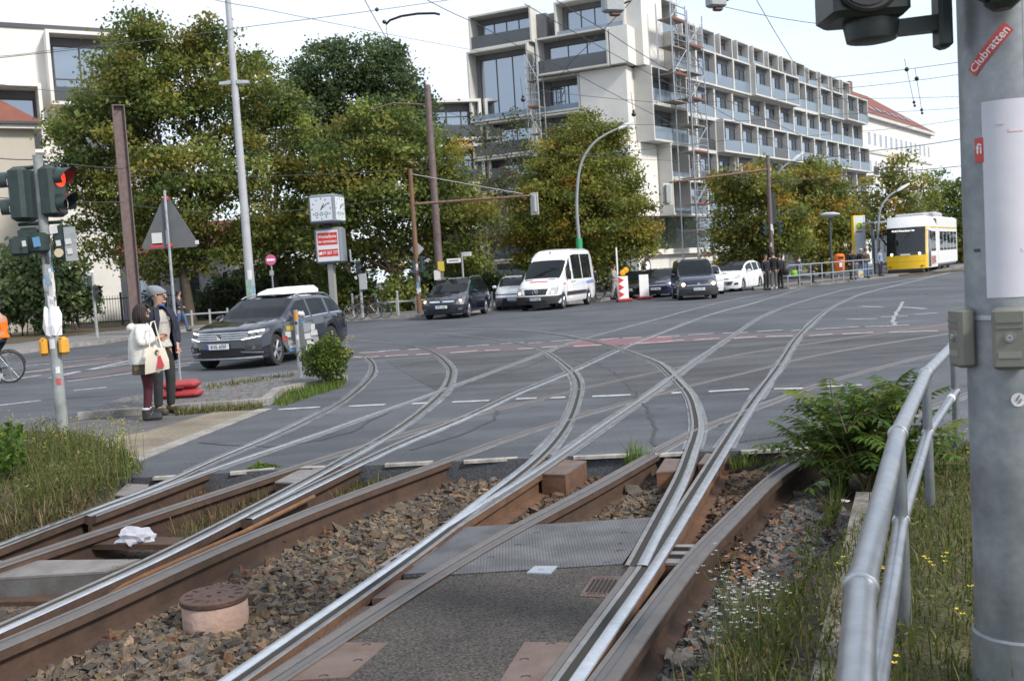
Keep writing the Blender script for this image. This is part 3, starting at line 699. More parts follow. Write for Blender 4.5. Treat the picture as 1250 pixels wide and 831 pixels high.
# ------------------------------------------------------------------ ballast stones
STONE=None
def stone_mat():
    m=bpy.data.materials.new('ballast stone'); m.use_nodes=True; nt=m.node_tree;N=nt.nodes;L=nt.links;b=N['Principled BSDF']
    b.inputs['Roughness'].default_value=.88; b.inputs['Specular IOR Level'].default_value=.3
    at=N.new('ShaderNodeAttribute'); at.attribute_name='col'
    tc=N.new('ShaderNodeTexCoord'); n=N.new('ShaderNodeTexNoise'); n.inputs['Scale'].default_value=60; n.inputs['Detail'].default_value=4
    rr=N.new('ShaderNodeMapRange'); rr.inputs['From Min'].default_value=.3; rr.inputs['From Max'].default_value=.7; rr.inputs['To Min'].default_value=.7; rr.inputs['To Max'].default_value=1.3
    mx=N.new('ShaderNodeMix'); mx.data_type='RGBA'; mx.blend_type='MULTIPLY'; mx.inputs['Factor'].default_value=1
    L.new(tc.outputs['Object'],n.inputs['Vector']); L.new(n.outputs['Fac'],rr.inputs['Value']); L.new(at.outputs['Color'],mx.inputs['A']); L.new(rr.outputs[0],mx.inputs['B']); L.new(mx.outputs['Result'],b.inputs['Base Color'])
    bp=N.new('ShaderNodeBump'); bp.inputs['Strength'].default_value=.4; bp.inputs['Distance'].default_value=.004; L.new(n.outputs['Fac'],bp.inputs['Height']); L.new(bp.outputs[0],b.inputs['Normal'])
    return m
STONE=stone_mat()
ico=bmesh.new(); bmesh.ops.create_icosphere(ico,subdivisions=1,radius=1); ico.verts.ensure_lookup_table()
IV=np.array([v.co[:] for v in ico.verts]); IF=np.array([[v.index for v in f.verts] for f in ico.faces]); ico.free()
CV=np.array([(x,y,z) for x in(-.75,.75) for y in(-.75,.75) for z in(-.75,.75)]); CF=np.array([(0,1,3,2),(4,6,7,5),(0,4,5,1),(2,3,7,6),(0,2,6,4),(1,5,7,3)])
CF=np.concatenate([CF[:,[0,1,2]],CF[:,[0,2,3]]])
def inpoly(x,y,poly):
    c=False;j=len(poly)-1
    for i in range(len(poly)):
        if (poly[i][1]>y)!=(poly[j][1]>y) and x<(poly[j][0]-poly[i][0])*(y-poly[i][1])/(poly[j][1]-poly[i][1])+poly[i][0]: c=not c
        j=i
    return c
def colmesh(name,V,Fq,C,m,smooth=False,kind=None):
    me=bpy.data.meshes.new(name); nv=len(V); nf=len(Fq); k=Fq.shape[1]
    me.vertices.add(nv); me.vertices.foreach_set('co',V.astype(np.float32).ravel())
    me.loops.add(nf*k); me.loops.foreach_set('vertex_index',Fq.astype(np.int32).ravel())
    me.polygons.add(nf); me.polygons.foreach_set('loop_start',np.arange(0,nf*k,k,dtype=np.int32))
    if C is not None:
        a=me.attributes.new('col','FLOAT_COLOR','POINT'); a.data.foreach_set('color',np.c_[C,np.ones(nv)].astype(np.float32).ravel())
    me.materials.append(m); me.update(calc_edges=True); me.validate()
    if not smooth: me.shade_flat()
    if smooth: me.polygons.foreach_set('use_smooth',[True]*nf)
    o=bpy.data.objects.new(name,me); COL.objects.link(o)
    if kind: o['kind']=kind
    return o
# distance from rails to keep stones off the rails
RPTS=np.concatenate([RAIL[k][(RAIL[k][:,1]<10)&(RAIL[k][:,1]>-2)] for k in RAIL])
def stones(name,poly,n,size,zb,pal,clear=.09,seed=1,extra=None):
    g=np.random.default_rng(seed); r=random.Random(seed)
    xs=[p[0] for p in poly];ys=[p[1] for p in poly]; Vs=[];Fs=[];Cs=[];k=0;tries=0
    while k<n and tries<n*12:
        tries+=1
        x=r.uniform(min(xs),max(xs));y=r.uniform(min(ys),max(ys))
        if not inpoly(x,y,poly): continue
        d=np.hypot(RPTS[:,0]-x,RPTS[:,1]-y).min()
        if d<clear*r.uniform(.75,1.25): continue
        if extra and extra(x,y): continue
        s=size*.70*math.exp(r.gauss(0,.36))
        v=CV+g.uniform(-.42,.42,(8,3)); v[g.integers(0,8)]*=.45
        sc=np.array([1,r.uniform(.6,.95),r.uniform(.42,.75)])*s
        v=v*sc
        e=Euler((r.uniform(-.5,.5),r.uniform(-.5,.5),r.uniform(0,6.28))).to_matrix(); v=v@np.array(e).T
        z=zb+s*r.uniform(-.1,.55)
        Vs.append(v+[x,y,z]); Fs.append(CF+8*k)
        c=np.array(pal[r.choices(range(len(pal)),[p[3] for p in pal])[0]][:3])*r.uniform(.6,1.12); Cs.append(np.tile(c,(8,1))); k+=1
    return colmesh(name,np.concatenate(Vs),np.concatenate(Fs),np.concatenate(Cs),STONE,kind='stuff')
PALA=[(.125,.098,.072,5),(.105,.092,.080,4),(.155,.115,.072,3),(.065,.055,.048,2),(.24,.17,.11,.5),(.14,.080,.050,1.3)]
PALB=[(.115,.080,.055,5),(.095,.075,.06,3),(.15,.10,.065,2),(.19,.085,.05,.5)]
PALC=[(.13,.12,.11,5),(.10,.098,.095,4),(.16,.14,.12,2),(.075,.07,.068,2),(.17,.085,.05,.5)]
mx_,my_=pm.x,pm.y
polyA=off('C2',1.5,9.25,-.10)+off('E1',1.5,9.25,.07)[::-1]
stones('ballast_stones',polyA,11500,.030,BEDZ,PALA,clear=.10,seed=1,extra=lambda x,y: math.hypot(x-mx_,y-my_)<.19)
polyB=off('D1',yT+.03,9.0,-.08)+off('E2',yT+.03,9.0,.10)[::-1]
stones('ballast_stones',polyB,2800,.030,BEDZ,PALA,clear=.09,seed=2)
polyB2=off('E1',yT-.02,9.2,-.08)+off('D1',yT-.02,9.0,.08)[::-1]
stones('ballast_stones',polyB2,1200,.026,BEDZ,PALB,clear=.13,seed=3)
polyC=off('F2',4.6,9.0,-.09)+off('D2',4.6,8.6,.09)[::-1]
stones('ballast_stones',polyC,3800,.026,BEDZ,PALB,clear=.10,seed=4)
polyD=off('D2',2.5,8.3,-.10)+[(b0.x-.05,b0.y+.4),(b0.x-.1,b0.y),(b1.x-.1,b1.y+2.5)]
stones('ballast_stones',polyD,6000,.026,BEDZ,PALC,clear=.12,seed=5)
polyE=off('C1',4,9.3,-.08)+off('A2',3.2,8.8,.08)[::-1]
stones('ballast_stones',polyE,600,.022,BEDZ-.01,PALB,clear=.12,seed=6)
# fallen leaves among the stones
b_v=[];b_f=[];b_c=[];k=0
r=random.Random(11)
def leafpts():
    for _ in range(60): yield G(r.gauss(905,14),r.gauss(660,14),0),.03
    for _ in range(40): yield G(r.gauss(950,25),r.gauss(610,20),0),.025
    for _ in range(16): yield G(r.gauss(165,14),r.gauss(672,6),0),.03
    for _ in range(90): yield G(r.uniform(870,1020),r.uniform(580,800),0),.02
    for _ in range(40): yield G(r.uniform(240,380),r.uniform(575,640),0),.025
V=[];Fq=[];C=[]
for p,s in leafpts():
    e=np.array(Euler((r.uniform(-.6,.6),r.uniform(-.6,.6),r.uniform(0,6.28))).to_matrix()); s*=r.uniform(.7,1.5)
    q=np.array([(-1,0,0),(0,-.6,.25),(1,0,.1),(0,.6,.3)])*s
    V.append(q@e.T+[p.x,p.y,BEDZ+r.uniform(.04,.075)]); Fq.append(np.arange(4)+4*len(Fq)); C.append(np.tile(np.array([.165,.080,.042])*r.uniform(.5,1.3),(4,1)))
colmesh('fallen_leaves',np.concatenate(V),np.array(Fq),np.concatenate(C),STONE,kind='stuff')
# crumpled paper
def crumple(name,loc,sx,sy,sz,m,label,cat,seed):
    bm=bmesh.new(); bmesh.ops.create_icosphere(bm,subdivisions=3,radius=1); r=random.Random(seed)
    from mathutils import noise
    for v in bm.verts:
        n=noise.noise(v.co*2.3+Vector((seed,0,0)))+.6*noise.noise(v.co*5+Vector((0,seed,0)))
        k=1+.55*n; v.co=Vector((v.co.x*sx*k,v.co.y*sy*k,max(-.5,v.co.z)*sz*k))
    me=bpy.data.meshes.new(name); bm.to_mesh(me); bm.free(); me.materials.append(m)
    o=bpy.data.objects.new(name,me); COL.objects.link(o); o.location=loc
    return tag(o,label,cat)
p=G(165,656,-.03); crumple('crumpled_paper',(p.x,p.y,-.045),.12,.07,.085,mat('crumpled tissue',(.44,.44,.49),.8),'crumpled white paper lying on the tie bar of the left track','litter',3)
p=G(1004,592,-.15); crumple('paper_scrap',(p.x,p.y,-.14),.06,.03,.02,PAPER,'torn white scrap at the foot of the leafy shrub by the rail end','litter',5)
p=G(1026,613,-.15); crumple('paper_scrap',(p.x,p.y,-.14),.06,.02,.012,PAPER,'flat white scrap on the stones beside the edging beam','litter',8)
# ------------------------------------------------------------------ vehicles
TYRE=mat('tyre rubber',(.018,.018,.018),.8)
RIM=mat('alloy rim',(.36,.37,.39),.35,.8)
RIMD=mat('dark wheel inside',(.012,.012,.013),.8)
CHROME=mat('chrome trim',(.72,.73,.75),.15,1.0)
CLAD=mat('dark cladding plastic',(.028,.029,.031),.6)
UNDER=mat('black underbody',(.006,.006,.006),.9)
SEAT=mat('dark seat fabric',(.03,.03,.033),.9)
PLATEW=mat('number plate white',(.62,.63,.66),.4)
PLATEB=mat('number plate blue',(.02,.06,.45),.4)
INK=mat('black print',(.012,.012,.014),.6)
LAMPG=glassy('headlamp glass',(.9,.9,.9),.35,.05,(.30,.31,.33))
LAMPD=mat('headlamp inside',(.08,.085,.09),.3,.3)
DRL=emis('daytime running light',(.95,.97,1.0),1.4)
LOWB=emis('warm low beam',(1.0,.62,.35),1.3)
GLASS=glassy('car window glass',(.20,.24,.28),.5); GLASS.node_tree.nodes['Principled BSDF'].inputs['Specular IOR Level'].default_value=.5
GLASSD=glassy('dark car window glass',(.06,.07,.08),.75)
AMBER=mat('amber reflector',(.6,.2,.02),.3)
def interp(pts,x):
    if x<=pts[0][0]: return pts[0][1]
    for i in range(len(pts)-1):
        if x<=pts[i+1][0]:
            t=(x-pts[i][0])/(pts[i+1][0]-pts[i][0]); t2=t
            return pts[i][1]+(pts[i+1][1]-pts[i][1])*t2
    return pts[-1][1]
def carpaint(name,c,metal=.0,rough=.22):
    return mat(name,c,rough,metal,coat=.8)
def make_car(name,label,P,loc,yaw,group=None,cat='car'):
    """length s runs from the nose (0) to the tail (L); local y = s-P['axle'] so the front axle is the origin"""
    L,W=P['L'],P['W']; fo=P['fo']; wb=P['wb']; wr=P['wr']; zs=P['zs']; ax=fo
    top=P['top']; belt=P['belt']; A0,A1=P['A']; R0c,R1c=P['Rr']; gl=P['side']; tum=P.get('tum',.36); bow=P.get('bow',.30)
    Ra=wr*1.14; wz=wr; hb=P.get('hb',.26)
    root=empty(name,loc,-yaw,label,cat,group)
    paint=P['paint']
    def wf(s):
        t=min(1,s/.9); u=min(1,(L-s)/.8)
        return W/2*(1-.07*(1-t)**2-.06*(1-u)**2)
    def rake(z): return interp(P.get('rake',[(0,.10),(.3,.03),(.5,0),(.62,.02),(.75,.10),(.95,.26),(1.3,.3)]),z)
    def warp(x,s,z):
        fade=max(0,1-s/1.1)**1.6; rfade=max(0,1-(L-s)/.7)**1.5
        k=abs(x)/(W/2)
        return Vector((x, s+fade*(bow*k**2.6+rake(z))-rfade*.14*k**2.6-ax, z))
    sarr=set(np.round(np.arange(0,L+.001,.085),3)); sarr|={A0,A1,R0c,R1c,L}
    for a,b_ in gl: sarr|={a,b_}
    for c in (fo,fo+wb): sarr|=set(np.round(c+Ra*np.cos(np.linspace(0,PI,17)),3))
    for q in P.get('doors',[]): sarr.add(q)
    sarr=sorted(x for x in sarr if 0<=x<=L)
    ss=[sarr[0]]
    for x in sarr[1:]:
        if x-ss[-1]>.012: ss.append(x)
    ss[-1]=L
    def zbot(s):
        z=zs
        if s<fo-Ra: z=zs-.02
        for c in (fo,fo+wb):
            if abs(s-c)<Ra: z=max(z,wz+math.sqrt(Ra*Ra-(s-c)**2))
        if s>L-.5: z+= .1*(s-L+.5)/.5
        return z
    def ring(s):
        w=wf(s); zb=zbot(s); ze=interp(belt,s); zt=max(interp(top,s),ze+.015); h=zt-ze
        k=max(0,min(1,(h-.10)/.35)); lo=[]
        lo.append((w*.80,zb)); 
        for f,q in ((0,.955),(.12,.985),(.42,1.0),(.72,.992),(.93,.968),(1.0,.95)): lo.append((w*q,zb+(ze-zb)*f))
        wc=w*.95
        def mixw(a,b_): return a*(1-k)+b_*k
        lo.append((mixw(.90*w,wc-.80*h*tum),ze+h*(.45*(1-k)+.80*k)))
        lo.append((mixw(.80*w,wc-.92*h*tum-.035),ze+h*(.75*(1-k)+.93*k)))
        lo.append((mixw(.62*w,(wc-h*tum)*.78),ze+h*(.93*(1-k)+.985*k)))
        lo.append((mixw(.34*w,(wc-h*tum)*.40),ze+h*(.985*(1-k)+.998*k)))
        lo.append((0,zt))
        return lo
    RG=[ring(s) for s in ss]; npt=len(RG[0])
    body=MB(); ws=MB(); sg=[[MB() for _ in gl] for _ in (0,1)]; rw=MB(); clads=[MB(),MB()]; clad=clads[0]; rail=MB()
    def V(i,j,sd): x,z=RG[i][j]; return warp(sd*x,ss[i],z)
    gi0,gi1=6,7  # side glass between belt (index 6) and window top (7)
    for i in range(len(ss)-1):
        sm=(ss[i]+ss[i+1])/2
        for j in range(npt-1):
            for sd in (-1,1):
                q=[V(i,j,sd),V(i+1,j,sd),V(i+1,j+1,sd),V(i,j+1,sd)]
                if sd<0: q=q[::-1]
                tgt=body
                if j==gi0:
                    for n_,(a,b_) in enumerate(gl):
                        if a<=sm<=b_: tgt=sg[(sd+1)//2][n_]
                elif j>=8:
                    if A0<=sm<=A1: tgt=ws
                    elif R0c<=sm<=R1c: tgt=rw
                elif j<=1 and P.get('clad'): tgt=clads[(sd+1)//2]
                if P.get('blackroof') and j>=8 and A1<sm<R0c: tgt=rail
                tgt.add(q,[(0,1,2,3)])
    # front and rear faces
    nx=14
    for (i,sgn) in ((0,1),(len(ss)-1,-1)):
        g=[]
        for j in range(npt):
            x,z=RG[i][j]; g.append([warp(x*(2*c/nx-1),ss[i],z) for c in range(nx+1)])
        for j in range(npt-1):
            for c in range(nx):
                q=[g[j][c],g[j][c+1],g[j+1][c+1],g[j+1][c]]
                if sgn<0: q=q[::-1]
                (clad if (P.get('bumperclad') and RG[i][j+1][1]<=P['bumperclad'] and sgn>0) else body).add(q,[(0,1,2,3)])
    body.build('body',paint,root,smooth=38)
    for clad in clads:
      if clad.f: clad.build('lower_cladding',CLAD,root,smooth=38)
    if rail.f: rail.build('roof_panel',mat('black glass roof',(.01,.01,.012),.1,coat=.5),root,smooth=38)
    ws.build('windscreen',GLASS,root,smooth=60)
    for k in sg[0]+sg[1]:
        if k.f: k.build('side_window',P.get('sideglass',GLASS),root,smooth=60)
    if rw.f: rw.build('rear_window',GLASSD,root,smooth=60)
    def hw(s,z):
        r=ring(s)
        for j in range(1,npt-1):
            if r[j][1]<=z<=r[j+1][1]:
                t=(z-r[j][1])/max(1e-6,r[j+1][1]-r[j][1]); return r[j][0]+(r[j+1][0]-r[j][0])*t
        return r[1][0]
    def fpanel(name,c,m,parent=root,n=8,nv=2,eps=.006,s0=0.0):
        """panel on the nose: c = 4 corners (x,z) anticlockwise from lower left"""
        b=MB()
        vs=[]
        for a in range(nv+1):
            for k in range(n+1):
                t=k/n;u=a/nv
                x=(c[0][0]*(1-t)+c[1][0]*t)*(1-u)+(c[3][0]*(1-t)+c[2][0]*t)*u
                z=(c[0][1]*(1-t)+c[1][1]*t)*(1-u)+(c[3][1]*(1-t)+c[2][1]*t)*u
                vs.append(warp(x,s0,z)+Vector((0,-eps,0)))
        fs=[(a*(n+1)+k,a*(n+1)+k+1,(a+1)*(n+1)+k+1,(a+1)*(n+1)+k) for a in range(nv) for k in range(n)]
        b.add(vs,fs); o=b.build(name,m,parent,smooth=50)
        return o
    def spanel(name,sd,c,m,parent=root,n=6,nv=2,eps=.006):
        b=MB();vs=[]
        for a in range(nv+1):
            for k in range(n+1):
                t=k/n;u=a/nv
                s=(c[0][0]*(1-t)+c[1][0]*t)*(1-u)+(c[3][0]*(1-t)+c[2][0]*t)*u
                z=(c[0][1]*(1-t)+c[1][1]*t)*(1-u)+(c[3][1]*(1-t)+c[2][1]*t)*u
                vs.append(warp(sd*(hw(s,z)+eps),s,z))
        fs=[(a*(n+1)+k,a*(n+1)+k+1,(a+1)*(n+1)+k+1,(a+1)*(n+1)+k) for a in range(nv) for k in range(n)]
        if sd<0: fs=[f[::-1] for f in fs]
        b.add(vs,fs); return b.build(name,m,parent,smooth=50)
    # wheels
    wm=None
    wt=P.get('tw',.215); xw=W/2-wt/2-.025
    for sd in (-1,1):
        for s in (fo,fo+wb):
            if wm is None:
                b=MB(); b.lathe([(wr*.66,-wt/2),(wr*.94,-wt/2),(wr*.985,-wt/2+.02),(wr,-wt/2+.05),(wr,wt/2-.05),(wr*.985,wt/2-.02),(wr*.94,wt/2),(wr*.66,wt/2)],n=28,axis='X',caps=False)
                ty=b.build('tyre',TYRE,None,smooth=40)
                rb=MB()
                rb.lathe([(wr*.67,wt/2-.09),(wr*.67,wt/2-.004),(wr*.62,wt/2-.004),(wr*.60,wt/2-.05)],n=28,axis='X',caps=False)
                for k in range(P.get('spokes',5)):
                    a=2*PI*k/P.get('spokes',5)
                    for da in (-.13,.13):
                        p0=Vector((wt/2-.035,.10*wr*math.cos(a+da*3),.10*wr*math.sin(a+da*3))); p1=Vector((wt/2-.012,.63*wr*math.cos(a+da),.63*wr*math.sin(a+da)))
                        rb.tube([p0,p1],[.022,.016],4)
                rb.lathe([(.17*wr,wt/2-.05),(.17*wr,wt/2-.015),(.10*wr,wt/2-.008)],n=12,axis='X')
                ri=rb.build('rim',RIM,None,smooth=40)
                db=MB(); db.lathe([(wr*.655,wt/2-.085),(wr*.655,wt/2-.075)],n=24,axis='X'); di=db.build('brake_disc',RIMD,None)
                wm=(ty,ri,di)
                wroot=empty('wheel',(0,0,0)); first=True
                for o in wm: o.parent=wroot
                cur=wroot
            else: cur=copy_tree(wroot)
            cur.parent=root; cur.location=(sd*xw,s-ax,wr); cur.rotation_euler=(0,0,0 if sd>0 else PI)
            if s==fo and P.get('steer'): cur.rotation_euler.z+=P['steer']
    # underbody and cabin
    b=MB(); b.bbox((-W/2*.80,.25-ax,zs+.02),(W/2*.80,L-.25-ax,zs+.16))
    for c in (fo,fo+wb): b.bbox((-W/2*.72,c-ax-Ra*.98,zs+.1),(W/2*.72,c-ax+Ra*.98,wz+Ra*.98))
    b.build('underbody',UNDER,root)
    zb_=interp(belt,(A0+A1)/2)
    b=MB(); b.bbox((-W/2*.84,A0+.05-ax,zb_-.28),(W/2*.84,A0+.62-ax,zb_-.03)); b.build('dashboard',SEAT,root)
    for x in (-.38,.38):
        sx=A1+.25-ax; b=MB(); zt=interp(top,A1+.3)
        b.bevbox((x,sx,zb_-.22),(.48,.16,.62),.06); b.bevbox((x,sx+.02,zb_+.16+.02),(.26,.10,.2),.05); b.build('seat',SEAT,root)
    b=MB(); b.bbox((-W/2*.8,A1+.1-ax,zs+.1),(W/2*.8,R0c-ax,zb_-.4)); b.build('cabin_floor',SEAT,root)
    b=MB(); 
    pts=[Vector((.38+.17*math.cos(a),A0+.72-ax+.04*math.sin(a),zb_-.02+.16*math.sin(a))) for a in np.linspace(0,2*PI,17)]
    b.tube(pts,.014,6); b.build('steering_wheel',SEAT,root)
    if P.get('driver'):
        b=MB(); b.sphere((.38,A1+.10-ax,zb_+.17),.105,10,8,(.85,1,1.2)); b.sphere((.38,A1+.12-ax,zb_-.16),.25,10,8,(.95,.5,1.0)); b.build('driver',mat('driver in shade',(.16,.09,.065),.8),root,smooth=60)
    # mirrors
    for sd in (-1,1):
        sm=P.get('mirror',A0+.42); zm=interp(belt,sm)+P.get('mz',.08); xx=hw(sm,zm-.06)
        ms=P.get('ms',(.21,.12,.15))
        b=MB(); b.bevbox((sd*(xx+.05+ms[0]/2),sm-ax,zm),ms,.045); b.tube([(sd*(xx-.03),sm-ax,zm-.05),(sd*(xx+.10),sm-ax,zm-.04)],.025,6); mo=b.build('wing_mirror',P.get('mirrorpaint',paint),root,smooth=50)
        if sd==1 and P.get('mirrorwhite'): mo.data.materials[0]=P['mirrorwhite']
    # door seams and handles
    for sd in (-1,1):
        for q in P.get('doors',[]):
            spanel('door_seam',sd,[(q-.006,zs+.12),(q+.006,zs+.12),(q+.006,interp(belt,q)-.005),(q-.006,interp(belt,q)-.005)],INK,n=1,nv=6,eps=.003)
        for q in P.get('handles',[]):
            zz=interp(belt,q)-.10; b=MB(); b.bevbox((sd*(hw(q,zz)+.014),q-ax,zz),(.03,.2,.028),.01); b.build('door_handle',P.get('handlemat',paint),root)
        if P.get('chromeline'):
            for (a,b_) in gl: spanel('window_trim',sd,[(a,interp(belt,a)-.012),(b_,interp(belt,b_)-.012),(b_,interp(belt,b_)+.008),(a,interp(belt,a)+.008)],CHROME,n=8,nv=1,eps=.006)
        if P.get('sidestrip'):
            z0,z1,mm=P['sidestrip']; a=fo+Ra+.02; c=fo+wb-Ra-.02
            spanel('side_strip',sd,[(a,z0),(c,z0),(c,z1),(a,z1)],mm,n=8,nv=1,eps=.008)
    if P.get('rails'):
        for sd in (-1,1):
            pts=[]
            for s in np.linspace(A1+.05,R0c+.15,12):
                r=ring(s); x=r[8][0]; z=r[8][1]+.035+ (0.03 if .08<(s-A1)/(R0c-A1)<.95 else 0); pts.append((sd*(x-.02),s-ax,z))
            b=MB(); b.tube(pts,.018,6); b.build('roof_rail',P.get('railmat',mat('silver rail',(.5,.51,.53),.3,.8)),root,smooth=60)
    root['_x']=0
    del root['_x']
    return dict(root=root,fp=fpanel,sp=spanel,warp=warp,hw=hw,interp=interp,P=P,ring=ring,ax=ax)
def number_plate(c,txt,z,w=.52,h=.115,blue=True,x=0.0):
    """EU plate on the nose"""
    y=c['warp'](x,0,z).y-.03; r=c['root']
    b=MB(); b.bevbox((x,y,z),(w,.014,h),.004); pl=b.build('number_plate',PLATEW,r)
    b=MB(); b.bbox((x-w/2+.003,y-.0105,z-h/2+.003),(x-w/2+.045,y-.0085,z+h/2-.003)); b.build('plate_band',PLATEB,pl)
    t=text_part('plate_text',txt,h*.95,INK,pl,(x+.02,y-.012,z),(PI/2,0,0),ext=.001,sx=.80)
    return pl
def disc(root,name,p,r,m,depth=.01,n=20,ax=(0,-1,0)):
    b=MB(); p=Vector(p); a=Vector(ax).normalized(); b.tube([p-a*depth,p+a*depth],r,n); return b.build(name,m,root,smooth=30)
def mirror_pair(f):
    for sd in (-1,1): f(sd)
def X(sd,pts):  # mirrored corner list for fpanel
    q=[(sd*a,b_) for a,b_ in pts]
    return q if sd>0 else [q[1],q[0],q[3],q[2]]
def gpos(x,y): v=G(x,y); return v
# ---- the blue grey estate car waiting to turn
paint=carpaint('dark blue-grey car paint',(.006,.009,.019),.0,.15)
P=dict(L=4.78,W=1.84,fo=.90,wb=2.79,wr=.345,zs=.24,paint=paint,clad=True,A=(1.42,2.18),Rr=(4.02,4.62),
  top=[(0,.86),(.12,.90),(.5,.96),(1.0,1.01),(1.42,1.05),(1.75,1.27),(2.18,1.455),(2.6,1.50),(3.2,1.50),(3.8,1.47),(4.1,1.43),(4.55,1.10),(4.72,.98),(4.78,.92)],
  belt=[(0,.78),(.5,.88),(1.0,.94),(1.5,.975),(3.0,1.00),(4.0,1.03),(4.5,1.03),(4.78,.90)],
  side=[(1.78,2.62),(2.70,3.55),(3.66,4.30)],doors=[1.62,2.66,3.58],handles=[2.5,3.45],chromeline=True,rails=True,bow=.36,mirrorwhite=mat('silver mirror cap',(.62,.63,.65),.3,.3),driver=True,steer=.06)
c=make_car('parked_car','dark blue-grey estate car with white roof box, waiting behind the round sign',P,(0,0,0),0); ROOTVW=c['root']; ROOTVW.name='estate_car'
r=ROOTVW
c['fp']('grille',[(-.55,.62),(.55,.62),(.66,.80),(-.66,.80)],BLACK,n=14,eps=.008)
for z,ww in ((.655,.56),(.70,.60),(.745,.62),(.79,.66)): c['fp']('grille_bar',[(-ww,z-.008),(ww,z-.008),(ww,z+.008),(-ww,z+.008)],CHROME,n=14,nv=1,eps=.016)
disc(r,'badge',c['warp'](0,0,.70)+Vector((0,-.025,0)),.066,CHROME,.008); disc(r,'badge_inner',c['warp'](0,0,.70)+Vector((0,-.028,0)),.054,INK,.008)
b=MB(); yv=c['warp'](0,0,.70).y-.038
for (x0,z0,x1,z1) in [(-.034,.74,-.002,.70),(.034,.74,.002,.70),(-.046,.715,-.022,.662),(.046,.715,.022,.662),(-.022,.662,0,.70),(.022,.662,0,.70)]: b.tube([(x0,yv,z0),(x1,yv,z1)],.006,4)
b.build('badge_letters',CHROME,r)
for sd in (-1,1):
    c['fp']('headlight',X(sd,[(.50,.63),(.865,.70),(.875,.82),(.62,.79)]),LAMPG,n=8,nv=3,eps=.012)
    c['fp']('light_strip',X(sd,[(.60,.77),(.87,.80),(.87,.83),(.60,.80)]),DRL,n=8,nv=1,eps=.017)
    c['fp']('light_strip',X(sd,[(.50,.635),(.84,.685),(.84,.70),(.50,.65)]),DRL,n=8,nv=1,eps=.017)
    for xx in (.62,.75): disc(r,'lamp_lens',c['warp'](sd*xx,0,.735)+Vector((0,-.012,0)),.036,LAMPD,.01)
    c['sp']('headlight_wrap',sd,[(.02,.72),(.42,.80),(.42,.835),(.02,.82)],LAMPG,eps=.008)
    c['fp']('fog_light_recess',X(sd,[(.55,.40),(.86,.40),(.86,.52),(.58,.50)]),CLAD,n=6,nv=1,eps=.012)
    disc(r,'fog_light',c['warp'](sd*.72,0,.46)+Vector((0,-.018,0)),.045,LAMPG,.008)
    c['fp']('chrome_blade',X(sd,[(.48,.37),(.88,.33),(.88,.365),(.48,.40)]),CHROME,n=8,nv=1,eps=.022)
c['fp']('lower_intake',[(-.55,.30),(.55,.30),(.50,.47),(-.50,.47)],BLACK,n=10,eps=.010)
c['fp']('bumper_edge',[(-.86,.235),(.86,.235),(.84,.27),(-.84,.27)],GREYPAINT,n=14,nv=1,eps=.014)
number_plate(c,'B·XL 6707',.515,x=-.0)
for sd in (-1,1):
    sb=c['sp']('sill_trim',sd,[(1.3,.30),(3.25,.30),(3.25,.325),(1.3,.325)],CHROME,n=6,nv=1,eps=.012)
# roof box, a part strapped to the roof rails
b=MB(); rings=[]
for s,wv,h in [(0,.30,.03),(.12,.36,.08),(.5,.39,.14),(1.2,.40,.17),(1.7,.39,.17),(1.85,.36,.13)]:
    y=2.35+s-c['ax']; rings.append([(-wv,y,1.535),(wv,y,1.535),(wv,y,1.535+h*.6),(wv*.8,y,1.535+h),(-wv*.8,y,1.535+h),(-wv,y,1.535+h*.6)])
b.loft([rr[::-1] for rr in rings]); b.build('roof_box',WHITE,r,smooth=40)
b=MB(); b.bbox((-.62,2.7-c['ax'],1.515),(.62,2.74-c['ax'],1.534)); b.bbox((-.62,3.7-c['ax'],1.515),(.62,3.74-c['ax'],1.534)); b.build('roof_bars',BLACK,r)
c1=G(250,450);c2=G(342,445); r.location=((c1.x+c2.x)/2,(c1.y+c2.y)/2,0); r.rotation_euler.z=-R_(15.5)
# ---- dark people carrier
paint=carpaint('black-blue car paint',(.007,.010,.022),.1,.2)
P=dict(L=4.66,W=1.88,fo=.93,wb=2.76,wr=.335,zs=.22,paint=paint,A=(1.10,2.05),Rr=(3.95,4.5),
  top=[(0,.80),(.2,.90),(.6,1.0),(1.10,1.10),(1.6,1.40),(2.05,1.60),(2.7,1.66),(3.4,1.65),(3.9,1.58),(4.4,1.25),(4.66,1.0)],
  belt=[(0,.72),(.5,.88),(1.1,.97),(2.0,1.0),(3.5,1.06),(4.2,1.10),(4.66,.95)],
  side=[(1.42,1.72),(1.80,2.55),(2.63,3.45),(3.55,4.2)],doors=[1.75,2.6,3.5],handles=[2.42,3.36],rails=True,bow=.38,driver=True,tum=.30)
c=make_car('people_carrier','dark blue people carrier with headlights lit near the rusty pole',P,(0,0,0),0); r=c['root']
c['fp']('grille_bar',[(-.50,.685),(.50,.685),(.52,.745),(-.52,.745)],CHROME,n=12,nv=1,eps=.016)
c['fp']('grille',[(-.50,.62),(.50,.62),(.52,.68),(-.52,.68)],BLACK,n=12,nv=1,eps=.010)
disc(r,'badge',c['warp'](0,0,.715)+Vector((0,-.03,0)),.06,CHROME,.008); disc(r,'badge_inner',c['warp'](0,0,.715)+Vector((0,-.033,0)),.045,BLACK,.008)
c['fp']('lower_intake',[(-.62,.26),(.62,.26),(.55,.42),(-.55,.42)],BLACK,n=10,eps=.012)
